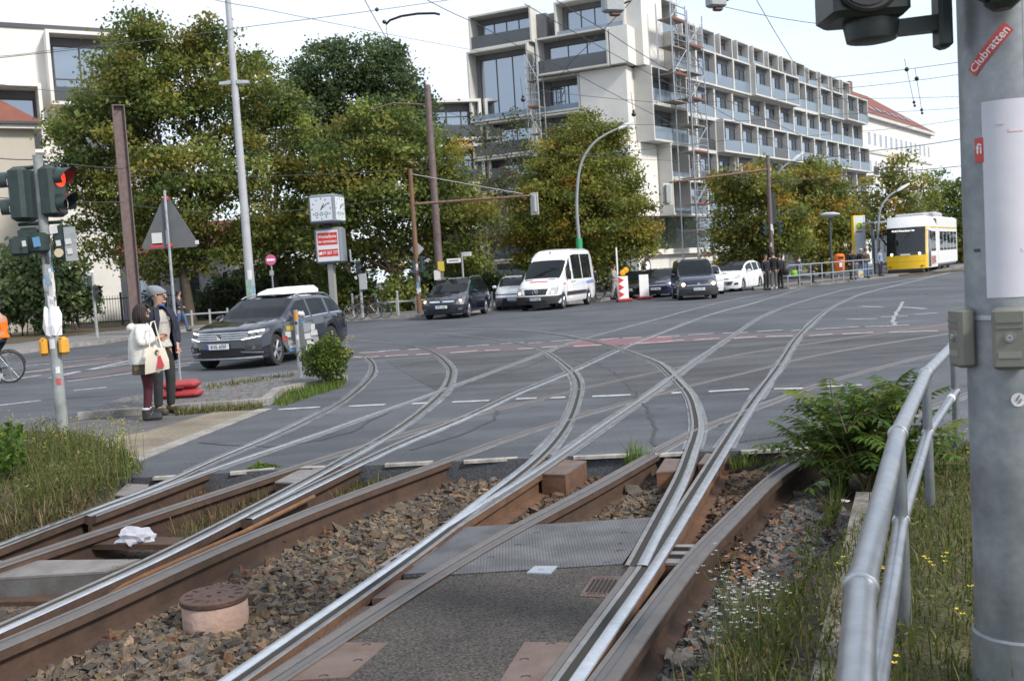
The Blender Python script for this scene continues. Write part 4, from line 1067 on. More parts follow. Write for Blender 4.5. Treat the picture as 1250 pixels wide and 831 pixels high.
for sd in (-1,1):
    c['fp']('headlight',X(sd,[(.56,.60),(.88,.66),(.90,.86),(.72,.80)]),LAMPG,n=8,nv=3,eps=.012)
    c['sp']('headlight_wrap',sd,[(.03,.72),(.55,.90),(.55,.94),(.03,.86)],LAMPG,eps=.008)
    disc(r,'lamp_lens',c['warp'](sd*.74,0,.72)+Vector((0,-.02,0)),.06,LOWB,.008)
    c['fp']('fog_light',X(sd,[(.66,.36),(.82,.36),(.82,.44),(.66,.42)]),LAMPG,n=4,nv=1,eps=.012)
number_plate(c,'B·PL 1627',.50)
p=(G(524,390)+G(571,387))/2; r.location=(p.x,p.y,0); r.rotation_euler.z=-R_(13.4)
# ---- white minibus
paint=carpaint('white van paint',(.72,.73,.75),.0,.3)
P=dict(L=5.93,W=1.99,fo=1.0,wb=3.66,wr=.345,zs=.30,paint=paint,A=(1.00,1.95),Rr=(5.86,5.92),bumperclad=.60,
  top=[(0,1.02),(.15,1.12),(.5,1.24),(1.00,1.38),(1.5,1.80),(1.95,2.16),(2.1,2.36),(2.5,2.60),(3.0,2.66),(5.4,2.66),(5.75,2.60),(5.93,2.4)],
  belt=[(0,.92),(.5,1.10),(1.0,1.22),(1.6,1.26),(5.93,1.26)],tum=.10,
  side=[(1.62,2.28),(2.55,3.85),(3.95,5.35)],doors=[1.5,2.42,3.9,5.5],handles=[2.25,2.62],handlemat=BLACK,bow=.30,driver=True,sideglass=GLASSD,mirrorpaint=BLACK,ms=(.18,.12,.36),mz=.22,mirror=1.62,spokes=6,sidestrip=(.56,.74,CLAD),
  rake=[(0,.10),(.3,.02),(.5,0),(.75,.03),(.95,.14),(1.2,.22),(1.5,.25)])
c=make_car('minibus','white high-roof minibus with dark bumper and red bonnet stripe',P,(0,0,0),0,cat='van'); r=c['root']
c['fp']('grille',[(-.46,.66),(.46,.66),(.56,.93),(-.56,.93)],BLACK,n=12,nv=2,eps=.012)
c['fp']('grille_frame',[(-.50,.62),(.50,.62),(.47,.665),(-.47,.665)],WHITE,n=12,nv=1,eps=.015)
for z in (.72,.79,.86): c['fp']('grille_bar',[(-.50,z-.012),(.50,z-.012),(.50,z+.012),(-.50,z+.012)],CLAD,n=12,nv=1,eps=.018)
pc=c['warp'](0,0,.80)+Vector((0,-.03,0)); b=MB(); b.tube([pc+Vector((.115*math.cos(a),0,.115*math.sin(a))) for a in np.linspace(0,2*PI,25)],.014,6)
for k in range(3): a=PI/2+2*PI*k/3; b.tube([pc,pc+Vector((.11*math.cos(a),0,.11*math.sin(a)))],[.022,.006],5)
b.build('star_badge',CHROME,r,smooth=50)
c['fp']('bumper',[(-.97,.28),(.97,.28),(.97,.62),(-.97,.62)],CLAD,n=16,nv=3,eps=.03)
c['fp']('lower_intake',[(-.5,.34),(.5,.34),(.46,.44),(-.46,.44)],BLACK,n=8,nv=1,eps=.036)
for sd in (-1,1):
    c['fp']('headlight',X(sd,[(.60,.70),(.94,.68),(.95,1.02),(.68,.96)]),LAMPG,n=6,nv=3,eps=.014)
    disc(r,'lamp_lens',c['warp'](sd*.76,0,.77)+Vector((0,-.025,0)),.06,LOWB,.008)
    c['sp']('headlight_wrap',sd,[(.0,.74),(.26,.90),(.26,1.06),(.0,1.02)],LAMPG,eps=.008)
    c['sp']('wheel_arch_trim',sd,[(.10,.34),(.58,.50),(.58,.66),(.10,.62)],CLAD,eps=.012)
number_plate(c,'B·WA 8502',.50)
# red lettering band on the bonnet, roof lamp, cooling vents, blue sweep on the side
ringz=lambda s,f: c['ring'](s)
def bonnet_panel(name,x0,x1,s0,s1,m,dz=.012,slant=0):
    b=MB();vs=[]
    for a in (0,1):
        for k in range(9):
            x=x0+(x1-x0)*k/8; s=(s0,s1)[a]; rr=c['ring'](s); zt=rr[-1][1]
            pts=sorted([(q[0],q[1]) for q in rr[6:]]); z=np.interp(abs(x),[q[0] for q in pts],[q[1] for q in pts])
            vs.append(c['warp'](x,s,z)+Vector((0,-.004,dz+slant*k/8)))
    b.add(vs,[(k,k+1,k+10,k+9) for k in range(8)]); return b.build(name,m,r)
bonnet_panel('bonnet_stripe',-.42,.42,.42,.54,RED)
bonnet_panel('bonnet_vent',-.72,-.34,.74,.82,BLACK); bonnet_panel('bonnet_vent',.34,.72,.74,.82,BLACK)
b=MB(); pr=c['warp'](0,2.3,2.50); b.bevbox(pr+Vector((0,-.02,.0)),(.05,.06,.11),.015); b.build('roof_lamp',INK,r)
c['sp']('side_sweep',1,[(2.6,.98),(5.5,1.14),(5.5,1.20),(2.6,1.0)],mat('pale blue foil',(.42,.48,.62),.4),n=10,nv=1)
c['sp']('side_lettering',1,[(4.3,1.00),(5.6,1.02),(5.6,1.17),(4.3,1.13)],mat('blue lettering foil',(.16,.20,.42),.5),n=6,nv=1,eps=.009)
c['sp']('side_badge',1,[(1.02,1.06),(1.30,1.08),(1.30,1.14),(1.02,1.12)],RED,n=3,nv=1,eps=.01)
p=(G(637,380)+G(690,376))/2; r.location=(p.x,45.2,0); r.rotation_euler.z=-R_(22)
# ---- dark blue high van car
paint=carpaint('midnight blue car paint',(.008,.012,.034),.1,.2)
P=dict(L=4.41,W=1.79,fo=.88,wb=2.68,wr=.325,zs=.22,paint=paint,A=(1.02,1.72),Rr=(4.30,4.39),bumperclad=.50,
  top=[(0,.88),(.15,.96),(.5,1.04),(1.02,1.14),(1.4,1.52),(1.72,1.75),(2.2,1.83),(4.0,1.83),(4.41,1.70)],
  belt=[(0,.80),(.5,.95),(1.0,1.04),(1.6,1.08),(4.41,1.08)],tum=.17,side=[(1.35,2.2),(2.3,3.2),(3.3,4.1)],doors=[1.3,2.25,3.25],handles=[2.1,2.4],bow=.26,driver=True,
  rake=[(0,.06),(.3,.01),(.5,0),(.7,.04),(.9,.16),(1.2,.22)])
c=make_car('compact_van','dark blue compact van driving towards the junction with both headlights on',P,(0,0,0),0,cat='van'); r=c['root']
c['fp']('bumper',[(-.87,.24),(.87,.24),(.87,.50),(-.87,.50)],CLAD,n=14,nv=2,eps=.012)
c['fp']('grille',[(-.52,.63),(.52,.63),(.54,.75),(-.54,.75)],BLACK,n=10,nv=1,eps=.012)
c['fp']('grille_bar',[(-.52,.645),(.52,.645),(.52,.665),(-.52,.665)],CHROME,n=10,nv=1,eps=.018)
disc(r,'badge',c['warp'](0,0,.69)+Vector((0,-.03,0)),.075,CHROME,.008)
c['fp']('lower_intake',[(-.55,.27),(.55,.27),(.5,.36),(-.5,.36)],BLACK,n=8,nv=1,eps=.018)
for sd in (-1,1):
    c['fp']('headlight',X(sd,[(.52,.62),(.84,.64),(.86,.86),(.64,.80)]),LAMPG,n=6,nv=3,eps=.014)
    disc(r,'lamp_lens',c['warp'](sd*.66,0,.70)+Vector((0,-.03,0)),.075,emis('bright warm beam',(1,.72,.45),2.6),.008)
number_plate(c,'B·NL 2771',.475)
p=(G(823,367)+G(876,363))/2; r.location=(p.x,46.3,0); r.rotation_euler.z=-R_(4)
# ---- white compact people carrier parked at the corner
paintw=carpaint('white car paint',(.74,.75,.76),0,.25)
P=dict(L=4.38,W=1.83,fo=.90,wb=2.65,wr=.32,zs=.20,paint=paintw,A=(1.05,1.95),Rr=(3.85,4.25),
  top=[(0,.80),(.2,.90),(.6,1.0),(1.05,1.10),(1.5,1.38),(1.95,1.535),(2.6,1.62),(3.3,1.58),(3.8,1.48),(4.2,1.15),(4.38,.95)],
  belt=[(0,.72),(.5,.88),(1.1,.97),(2.0,1.0),(3.5,1.08),(4.1,1.10),(4.38,.95)],side=[(1.5,2.5),(2.6,3.35),(3.45,3.95)],doors=[1.65,2.55,3.4],handles=[2.4,3.28],bow=.36,blackroof=True,tum=.30)
c=make_car('white_car','white compact people carrier with black roof beside the railing corner',P,(0,0,0),0); r=c['root']; r.name='compact_car'
c['fp']('grille',[(-.5,.36),(.5,.36),(.62,.55),(-.62,.55)],BLACK,n=10,nv=1,eps=.012)
for z in (.42,.48): c['fp']('grille_bar',[(-.5,z-.008),(.5,z-.008),(.5,z+.008),(-.5,z+.008)],CHROME,n=10,nv=1,eps=.018)
c['fp']('upper_grille',[(-.4,.66),(.4,.66),(.42,.71),(-.42,.71)],BLACK,n=8,nv=1,eps=.012)
for sd in (-1,1):
    c['fp']('headlight',X(sd,[(.56,.66),(.87,.70),(.89,.86),(.70,.80)]),LAMPG,n=6,nv=2,eps=.012)
    c['fp']('fog_light',X(sd,[(.66,.36),(.84,.38),(.84,.48),(.66,.46)]),BLACK,n=3,nv=1,eps=.012)
    c['sp']('headlight_wrap',sd,[(.03,.74),(.5,.88),(.5,.93),(.03,.86)],LAMPG,eps=.008)
number_plate(c,'B·DG 5203',.31)
r.location=(11.6,54.4,0); r.rotation_euler.z=-R_(33)
# ---- two dark saloons queueing behind the barrier, the white car behind the van, small car behind the minibus
def simple_front(c,gr,lamp=None,plate=None,bar=True):
    r=c['root']
    c['fp']('grille',gr,BLACK,n=8,nv=1,eps=.012)
    if bar: c['fp']('grille_bar',[(gr[0][0],gr[0][1]+.05),(gr[1][0],gr[0][1]+.05),(gr[1][0],gr[0][1]+.07),(gr[0][0],gr[0][1]+.07)],CHROME,n=8,nv=1,eps=.018)
    c['fp']('lower_intake',[(-.6,.26),(.6,.26),(.55,.40),(-.55,.40)],BLACK,n=8,nv=1,eps=.012)
    for sd in (-1,1):
        c['fp']('headlight',X(sd,[(.50,.62),(.84,.66),(.86,.78),(.55,.74)]),lamp or LAMPG,n=6,nv=2,eps=.013)
    if plate: number_plate(c,plate,.46)
P=dict(L=4.6,W=1.81,fo=.82,wb=2.78,wr=.32,zs=.20,paint=carpaint('black car paint',(.008,.008,.010),.2,.2),A=(1.5,2.2),Rr=(3.4,4.0),
  top=[(0,.74),(.2,.82),(.8,.92),(1.5,1.0),(1.9,1.24),(2.2,1.37),(2.7,1.42),(3.2,1.40),(3.7,1.22),(4.0,1.05),(4.6,.98)],
  belt=[(0,.68),(.5,.80),(1.5,.92),(3.5,.98),(4.6,.92)],side=[(1.85,2.65),(2.75,3.45)],doors=[1.65,2.7,3.5],handles=[2.5,3.35],bow=.34)
c=make_car('saloon_car','black saloon car queueing just behind the striped warning board',P,(0,0,0),0); simple_front(c,[(-.36,.60),(.36,.60),(.38,.72),(-.38,.72)],None,'B·MK 3318',False)
for sd in (-1,1): disc(c['root'],'lamp_lens',c['warp'](sd*.68,0,.69)+Vector((0,-.025,0)),.06,DRL,.008)
c['root'].location=(6.35,53.2,0); c['root'].rotation_euler.z=-R_(21)
P=dict(P,L=4.3,paint=carpaint('navy car paint',(.012,.022,.06),.3,.2),A=(1.35,2.05),Rr=(3.6,4.15),wb=2.62,
  top=[(0,.76),(.2,.85),(.8,.97),(1.35,1.05),(1.8,1.30),(2.05,1.42),(2.6,1.47),(3.5,1.42),(4.1,1.10),(4.3,.95)],belt=[(0,.70),(.5,.83),(1.5,.95),(3.5,1.02),(4.3,.92)],side=[(1.75,2.5),(2.6,3.3),(3.4,3.8)],doors=[1.55,2.55,3.35],handles=[2.4,3.2])
c=make_car('hatchback_car','navy blue hatchback partly hidden by the compact van',P,(0,0,0),0); simple_front(c,[(-.5,.58),(.5,.58),(.5,.70),(-.5,.70)],DRL if False else None,'B·RT 4465')
for sd in (-1,1): disc(c['root'],'lamp_lens',c['warp'](sd*.72,0,.69)+Vector((0,-.025,0)),.05,DRL,.008)
c['root'].location=(7.55,52.2,0); c['root'].rotation_euler.z=-R_(15)
P=dict(P,paint=carpaint('white hatch paint',(.70,.71,.72),0,.25),driver=False)
c=make_car('hatchback_car','white car mostly hidden directly behind the dark compact van',P,(0,0,0),0); simple_front(c,[(-.5,.58),(.5,.58),(.5,.70),(-.5,.70)],None,'B·HU 2209')
c['root'].location=(9.92,51.6,0); c['root'].rotation_euler.z=-R_(9)
P=dict(P,W=1.72,L=3.95,wb=2.48,paint=carpaint('silver white paint',(.62,.64,.66),.1,.25),bumperclad=.55,
  top=[(0,.86),(.2,.95),(.6,1.03),(1.0,1.10),(1.5,1.42),(1.9,1.54),(2.6,1.58),(3.3,1.52),(3.75,1.2),(3.95,1.0)],belt=[(0,.80),(.5,.93),(1.2,1.0),(3.3,1.05),(3.95,.95)],A=(1.0,1.8),Rr=(3.3,3.8),side=[(1.45,2.25),(2.35,3.1)],doors=[1.3,2.3],handles=[2.15])
c=make_car('small_car','small light car with dark bumper half hidden by the white minibus',P,(0,0,0),0); r=c['root']
c['fp']('bumper',[(-.84,.24),(.84,.24),(.86,.76),(-.86,.76)],carpaint('black bumper paint',(.02,.022,.028),.1,.3),n=12,nv=2,eps=.014); 
for sd in (-1,1): c['fp']('headlight',X(sd,[(.50,.70),(.82,.72),(.84,.86),(.6,.80)]),LAMPG,n=5,nv=2,eps=.014)
number_plate(c,'B·TS 917',.50)
r.location=(.22,48.0,0); r.rotation_euler.z=-R_(6)
# ---- tram
YT=mat('yellow tram paint',(.80,.50,.012),.3,coat=.5); WT=mat('white tram paint',(.66,.66,.66),.4,var=.05,vscale=3)
TGL=glassy('tram windscreen',(.16,.17,.18),.62)
TB=mat('black tram surround',(.014,.014,.016),.2,coat=.5)
t=empty('tram',(0,0,0),0,'yellow and white low-floor tram waiting at the stop on the right','tram')
TW=1.2; TL=13.0
def tring(y,nose):
    # cross-section, front tapers in plan and slopes back towards the roof
    pts=[(-TW,.30),(TW,.30),(TW,1.2),(TW,2.75),(TW-.08,3.05),(TW-.35,3.36),(-TW+.35,3.36),(-TW+.08,3.05),(-TW,2.75),(-TW,1.2)]
    return pts
def tbody(y0,y1,z0,z1,m,name,inset=0.0):
    b=MB(); n=12; rings=[]
    return b
def tr_pt(x,y,z):
    # y measured from the nose
    sl=0 if z<1.15 else (z-1.15)*.16+max(0,z-2.75)*.55
    f=max(0,1-y/1.6)
    k=abs(x)/TW
    return Vector((x*(1-.10*f*f),y+f*(sl+.22*k**2.5),z))
def tgrid(name,xs,zs,m,y=0.0,eps=0.0,parent=t):
    b=MB(); vs=[tr_pt(x,y,z)+Vector((0,-eps,0)) for z in zs for x in xs]; n=len(xs)
    b.add(vs,[(a*n+k,a*n+k+1,(a+1)*n+k+1,(a+1)*n+k) for a in range(len(zs)-1) for k in range(n-1)]); return b.build(name,m,parent,smooth=50)
lin=lambda a,b_,n: list(np.linspace(a,b_,n))
tgrid('front_panel',lin(-TW,TW,13),lin(.30,1.08,4),YT); tgrid('windscreen',lin(-TW*.93,TW*.93,13),lin(1.30,2.66,6),TGL,eps=.01)
tgrid('front_surround',lin(-TW,TW,13),lin(1.08,2.72,6),TB); tgrid('roof_front',lin(-TW,TW,13),lin(2.72,3.36,5),WT)
tgrid('front_crease',lin(-TW*.98,TW*.98,13),[.70,.72],mat('dark yellow crease',(.45,.28,.01),.4),eps=.008)
b=MB(); b.bevbox((0,.16,.17),(2.0,.6,.26),.05); b.build('front_skirt',BLACK,t)
ys=[0,.2,.45,.75,1.1,1.6,3,4.0]
def tside(name,sd,z0,z1,y0,y1,m,eps=0.0):
    yy=[y0]+[y for y in ys if y0<y<y1]+[y1]; zz=lin(z0,z1,3); b=MB(); vs=[]
    for z in zz:
        for y in yy:
            k=0 if z<2.75 else (z-2.75)/.61
            x=TW+eps-.35*k**1.6
            vs.append(tr_pt(sd*x,y,z))
    n=len(yy); fs=[(a*n+k,a*n+k+1,(a+1)*n+k+1,(a+1)*n+k) for a in range(2) for k in range(n-1)]
    if sd<0: fs=[f[::-1] for f in fs]
    b.add(vs,fs); return b.build(name,m,t,smooth=50)
for sd in (-1,1):
    tside('side_panel',sd,.30,1.15,.0,3.9,WT); tside('side_upper',sd,1.15,2.75,0,3.9,WT); tside('roof_edge',sd,2.75,3.36,0,3.9,WT)
    tside('yellow_corner',sd,.30,1.15,0,.55,YT,.006); tside('yellow_pillar',sd,1.15,2.74,.0,.42,YT,.006)
    tside('yellow_line',sd,2.62,2.70,.42,3.9,YT,.006)
    d=tside('door',sd,.34,2.45,.62,1.35,TB,.012)
    for (y0,y1) in ((1.55,2.35),(2.45,3.25)): tside('side_window',sd,1.25,2.42,y0,y1,GLASSD,.012)
    tside('advert_panel',sd,.42,1.02,1.55,3.3,mat('pale pink graffiti panel',(.50,.40,.38),.5,col2=(.62,.58,.57),vscale=6),.010)
b=MB(); b.add([tr_pt(x,y,3.36)-Vector((0,0,0.0)) for y in (0,.4,1,2,3.9) for x in (-TW+.35,-.4,.4,TW-.35)],[(a*4+k,a*4+k+1,(a+1)*4+k+1,(a+1)*4+k) for a in range(4) for k in range(3)]); b.build('roof',WT,t)
for k in range(7):   # coloured squiggles of the advert
    b=MB(); y=1.66+.22*k; pts=[(TW+.016,y+.06*math.sin(a*2.2+k),.50+.44*a/6) for a in range(7)]; b.tube(pts,.016,4); b.build('graffiti_letter',mat('dark red graffiti',(.30,.06,.06),.5),t)
b=MB()
for k in range(6): b.bbox((-TW+.12-.03*(k%2),3.9+.09*k,.4),(TW-.12+.03*(k%2),3.9+.09*k+.085,3.2-.02*(k%2)))
b.build('bellows',mat('brown bellows',(.16,.11,.07),.8),t)
b=MB(); b.bevbox((0,8.6,1.85),(2.4,8.2,3.02),.12); b.build('rear_section',WT,t)
for sd in (-1,1):
    for k in range(5):
        b=MB(); b.bbox((sd*1.195,4.9+1.5*k,1.25),(sd*1.212,6.2+1.5*k,2.42)); b.build('side_window',GLASSD,t)
    b=MB(); b.bbox((sd*1.195,4.6,2.62),(sd*1.208,12.6,2.70)); b.build('yellow_line',YT,t)
b=MB(); b.bevbox((0,6.5,3.5),(1.9,3.2,.3),.08); b.bevbox((0,2.6,3.44),(1.7,1.6,.22),.08); b.build('roof_equipment',mat('light grey roof box',(.40,.40,.41),.5),t)
b=MB(); z0=3.65; b.tube([(0,5.2,z0),(0,4.4,z0+.75),(0,5.2,z0+1.5)],.03,6); b.tube([(-.8,5.2,z0+1.5),(.8,5.2,z0+1.5)],.025,6); b.tube([(-.5,5.25,z0),(0,4.4,z0+.75),(.5,5.25,z0)],.025,6); b.build('pantograph',mat('dark pantograph',(.08,.08,.085),.5,.5),t)
for sd in (-1,1):
    disc(t,'headlight',tr_pt(sd*.86,0,1.16)+Vector((0,-.02,0)),.075,DRL,.012)
    b=MB(); b.bbox((sd*.9-.1,-.02+.11,.42),(sd*.9+.1,.14,.47)); b.build('tail_light',mat('dark red lens',(.25,.02,.02),.3),t)
    b=MB(); b.bevbox((sd*1.33,.55,2.2),(.1,.08,.5),.03); b.tube([(sd*1.08,.6,2.5),(sd*1.33,.55,2.45)],.02,6); b.build('wing_mirror',TB,t)
dd=text_part('destination_display','M13 S Warschauer Str.',.135,emis('lit display text',(1,.98,.92),1.2),t,(0,.0,0),(PI/2,0,0))
pd=tr_pt(0,0,2.52); dd.location=(pd.x-.1,pd.y-.03,2.52)
b=MB(); b.box((0,tr_pt(0,0,1.14).y-.012,1.13),(.55,.01,.09)); b.build('number_board',WHITE,t)
for x in (-.55,.25): 
    b=MB(); b.bbox((x,.9,1.25),(x+.26,.95,2.5)); b.build('cab_blind',mat('pale cab blind',(.45,.46,.50),.8),t)
for sd in (-1,1):
    for y in (1.4,2.9,7,9,11.5):
        b=MB(); b.lathe([(.31,-.06),(.31,.06)],c=(sd*.72,y,.31),n=16,axis='X'); b.build('wheel',BLACK,t)
b=MB(); b.bbox((-1.05,.5,.22),(1.05,12.4,.36)); b.build('underfloor',UNDER,t)
pt=(G(1083,338)+G(1137,334))/2
t.location=(25.6,66.0,0.06); t.scale=(1.10,1.10,1.10); t.rotation_euler.z=-R_(31)
# tram rails end under it
# ------------------------------------------------------------------ people and bicycles
SKIN_=mat('skin',(.42,.24,.17),.55,var=.06)
EYEW=mat('eye white',(.6,.6,.58),.3)
LIPS=mat('lips',(.35,.12,.10),.5)
def skin_obj(name,chains,mat_,parent,subs=2,root=0):
    """chains: list of lists of ((x,y,z),r); a first point equal to an existing one is joined to it"""
    vs=[];rs=[];es=[]
    def idx(p,r):
        for i,q in enumerate(vs):
            if (Vector(q)-Vector(p)).length<1e-4: return i
        vs.append(tuple(p)); rs.append(r); return len(vs)-1
    for ch in chains:
        prev=None
        for p,r in ch:
            i=idx(p,r)
            if prev is not None and prev!=i: es.append((prev,i))
            prev=i
    me=bpy.data.meshes.new(name); me.from_pydata(vs,es,[]); me.materials.append(mat_)
    o=bpy.data.objects.new(name,me); COL.objects.link(o); o.parent=parent
    md=o.modifiers.new('skin','SKIN'); md.use_smooth_shade=True; md.branch_smoothing=.6
    sv=me.skin_vertices[0].data
    for i,r in enumerate(rs): sv[i].radius=(r,r) if not isinstance(r,tuple) else r
    for i in range(len(vs)): sv[i].use_root=(i==root)
    ss=o.modifiers.new('subsurf','SUBSURF'); ss.levels=subs; ss.render_levels=subs
    return o
def lerp3(a,b_,t): return tuple(a[i]+(b_[i]-a[i])*t for i in range(3))
def person(label,loc,yaw,h=1.75,top=(.05,.05,.06),legs=(.03,.03,.04),shoes=(.02,.02,.02),hair=(.03,.02,.015),pose=None,head_yaw=0,detail=False,group=None,skirt=None,topm=None,legm=None,long_hair=False,hat=None,bulk=1.0,coat=False):
    root=empty('person',loc,yaw,label,'person',group); k=h/1.78
    J=dict(pel=(0,0,.95),spi=(0,.0,1.14),che=(0,.0,1.34),nek=(0,.01,1.475),hb=(0,-.01,1.55),hm=(0,-.02,1.655),ht=(0,-.01,1.735),
      Lhip=(.095,0,.90),Lkn=(.10,-.02,.50),Lan=(.10,.03,.09),Lto=(.115,-.15,.035),Rhip=(-.095,0,.90),Rkn=(-.10,-.02,.50),Ran=(-.10,.03,.09),Rto=(-.115,-.15,.035),
      Lsh=(.185,.01,1.42),Lel=(.235,.04,1.14),Lwr=(.235,-.05,.90),Rsh=(-.185,.01,1.42),Rel=(-.235,.04,1.14),Rwr=(-.235,-.05,.90))
    if pose: J.update(pose)
    J={a:tuple(q*k for q in p) for a,p in J.items()}
    if head_yaw:
        M=Matrix.Rotation(head_yaw,3,'Z')
        for a in('hb','hm','ht'):
            o_=Vector(J['nek']); v=Vector(J[a])-o_; J[a]=tuple(o_+M@v)
    def hand(s):
        w=Vector(J[s+'wr']); e=Vector(J[s+'el']); d=(w-e).normalized(); return tuple(w+d*.085*k)
    ha={s:hand(s) for s in 'LR'}
    K=k
    body=[[(J['pel'],.125*K),(J['spi'],.115*K),(J['che'],.135*K),(J['nek'],.047*K),(J['hb'],.052*K),(J['hm'],.098*K),(J['ht'],.070*K)]]
    for s in 'LR':
        body.append([(J['che'],.135*K),(J[s+'sh'],.058*K),(J[s+'el'],.042*K),(J[s+'wr'],.027*K),(ha[s],.034*K)])
        body.append([(J['pel'],.125*K),(J[s+'hip'],.088*K),(J[s+'kn'],.058*K),(J[s+'an'],.034*K),(J[s+'to'],.018*K)])
    skin_obj('body',body,SKIN_,root)
    tm=topm or mat('cloth %.3f %.3f %.3f'%top,top,.9,var=.15,vscale=8,bump=.7,bscale=11); lm=legm or mat('cloth %.3f %.3f %.3f'%legs,legs,.9,var=.15,vscale=8,bump=.7,bscale=11)
    g=1.16*bulk; gs=g
    hem=lerp3(J['pel'],J['spi'],-.15 if not coat else -.9)
    ch=[[(hem,.150*K*g),(J['pel'],.140*K*g),(J['spi'],.128*K*g),(J['che'],.142*K*g),(lerp3(J['che'],J['nek'],.85),.075*K*g)]]
    for s in 'LR': ch.append([(J['che'],.142*K*g),(J[s+'sh'],.066*K*g),(J[s+'el'],.053*K*g),(lerp3(J[s+'el'],J[s+'wr'],.93),.042*K*g)])
    if topm!='none': skin_obj('jacket',ch,tm,root,root=2)
    if not skirt or True:
        ch=[[(lerp3(J['pel'],J['spi'],.25),.128*K),(J['pel'],.138*K)]]
        for s in 'LR': ch.append([(J['pel'],.138*K),(J[s+'hip'],.102*K),(J[s+'kn'],.074*K if not skirt else .066*K),(lerp3(J[s+'kn'],J[s+'an'],1.02),.062*K if not skirt else .046*K)])
        skin_obj('trousers' if not skirt else 'tights',ch,lm,root,root=1)
    sm=mat('shoe %.3f %.3f %.3f'%shoes,shoes,.7,var=.2)
    for s in 'LR':
        a=J[s+'an'];t_=J[s+'to']; heel=(a[0],a[1]+.04*K,.04*K)
        skin_obj('shoe',[[((a[0],a[1],a[2]+.04*K),.060*K),(heel,.060*K)],[(heel,.060*K),(lerp3(heel,t_,.6),.062*K),(lerp3(heel,t_,1.18),.052*K)]],sm,root,subs=2)
    fx=Matrix.Rotation(head_yaw,3,'Z'); hc=Vector(J['hm'])
    hm_=mat('hair %.3f %.3f %.3f'%hair,hair,.7,var=.3,vscale=40)
    def hp(x,y,z): return hc+fx@(Vector((x,y,z))*K)
    # hair: shell over the back and top of the head
    b=MB(); n=16; rings=[]
    for i in range(9):
        t=i/8; ring=[]
        for j in range(n):
            a=2*PI*j/n; front=max(0,-math.sin(a))   # sin<0 : face side
            zlow=-.06 if not long_hair else -.20
            zl=zlow*(1-front**.7)+.045*front**.7
            z=.108-(.108-zl)*t; r=.101*math.sqrt(max(.02,1-((z-.01)/.112)**2)) if z>-.0 else .101*(1-.25*min(1,-z/.2))
            ring.append(hp(r*.93*math.cos(a)*1.05,r*1.08*math.sin(a)+.012,z))
        rings.append(ring)
    if hat is None or long_hair: b.loft([q[::-1] for q in rings][::1],caps=True); b.build('hair',hm_,root,smooth=60)
    if detail:
        for s in (-1,1):
            b=MB(); b.sphere(hp(s*.034,-.088,.012),.0125*K,8,6); b.build('eye',EYEW,root,smooth=60)
            b=MB(); b.sphere(hp(s*.034,-.0985,.012),.006*K,6,5); b.build('pupil',INK,root,smooth=60)
            if not long_hair: b=MB(); b.sphere(hp(s*.094,.008,.0),.028*K,8,6,(.4,.7,1.1)); b.build('ear',SKIN_,root,smooth=60)
            b=MB(); b.tube([hp(s*.018,-.096,.035),hp(s*.05,-.088,.036)],.005*K,5); b.build('eyebrow',hm_,root)
        b=MB(); b.loft([[hp(-.010,-.092,.02),hp(.010,-.092,.02),hp(0,-.100,.022)],[hp(-.017,-.090,-.025),hp(.017,-.090,-.025),hp(0,-.124,-.022)],[hp(-.010,-.088,-.034),hp(.010,-.088,-.034),hp(0,-.10,-.034)]]); b.build('nose',SKIN_,root,smooth=60)
        b=MB(); b.sphere(hp(0,-.086,-.052),.022*K,8,5,(1,.5,.28)); b.build('mouth',LIPS,root,smooth=60)
        b=MB(); b.sphere(hp(0,-.072,-.088),.032*K,8,6,(1,.8,.7)); b.build('chin',SKIN_,root,smooth=60)
        for s in 'LR':
            w=Vector(J[s+'wr']);e=Vector(J[s+'el']);d=(w-e).normalized(); side=d.cross(Vector((0,1,0))).normalized(); nrm=side.cross(d)
            base=Vector(ha[s])
            for q,(o_,ln) in enumerate([(-.026,.062),(-.009,.072),(.009,.070),(.026,.055)]):
                p0=base+side*o_*K; p1=p0+d*ln*.5*K; p2=p1+(d*.6-nrm*.6*(1 if s=='L' else 1))*ln*.5*K
                skin_obj('finger',[[(tuple(p0-d*.02*K),.010*K),(tuple(p1),.009*K),(tuple(p2),.008*K)]],SKIN_,root,subs=1)
            p0=base-d*.05*K+side*.03*K; skin_obj('thumb',[[(tuple(p0),.012*K),(tuple(p0+side*.022*K+d*.03*K),.010*K),(tuple(p0+side*.02*K+d*.058*K-nrm*.012*K),.009*K)]],SKIN_,root,subs=1)
    return dict(root=root,J=J,K=K,hp=hp,ha=ha)
# ---- the couple on the path
pw=G(183,512.5); 
w_=person('woman with dark hair in a white hooded jacket and patterned skirt carrying a tote',(pw.x,pw.y,0.008),R_(103),h=1.60,top=(.62,.61,.57),legs=(.060,.010,.018),shoes=(.02,.021,.024),hair=(.020,.012,.010),detail=True,skirt=True,long_hair=True,head_yaw=R_(8),bulk=1.18,
   pose=dict(Rel=(-.27,.02,1.16),Rwr=(-.17,-.24,1.24),Lel=(.25,.0,1.14),Lwr=(.15,-.22,1.20),Lto=(.13,-.14,.035),Rto=(-.10,-.16,.035)))
w_['root']['label']='woman with dark hair in a white hooded jacket and patterned skirt'
r=w_['root']; K=w_['K']
JW=bpy.data.materials.get('cloth 0.620 0.610 0.570')
b=MB(); n=20; rings=[]
for z,rx,ry in [(.98,.165,.155),(.90,.19,.175),(.80,.205,.19),(.70,.215,.20)]:
    rings.append([((rx+.014*math.sin(6*a+z*9))*K*math.cos(a),(ry+.014*math.cos(5*a))*K*math.sin(a),z*K) for a in [2*PI*j/n for j in range(n)]])
b.loft(rings,caps=False)
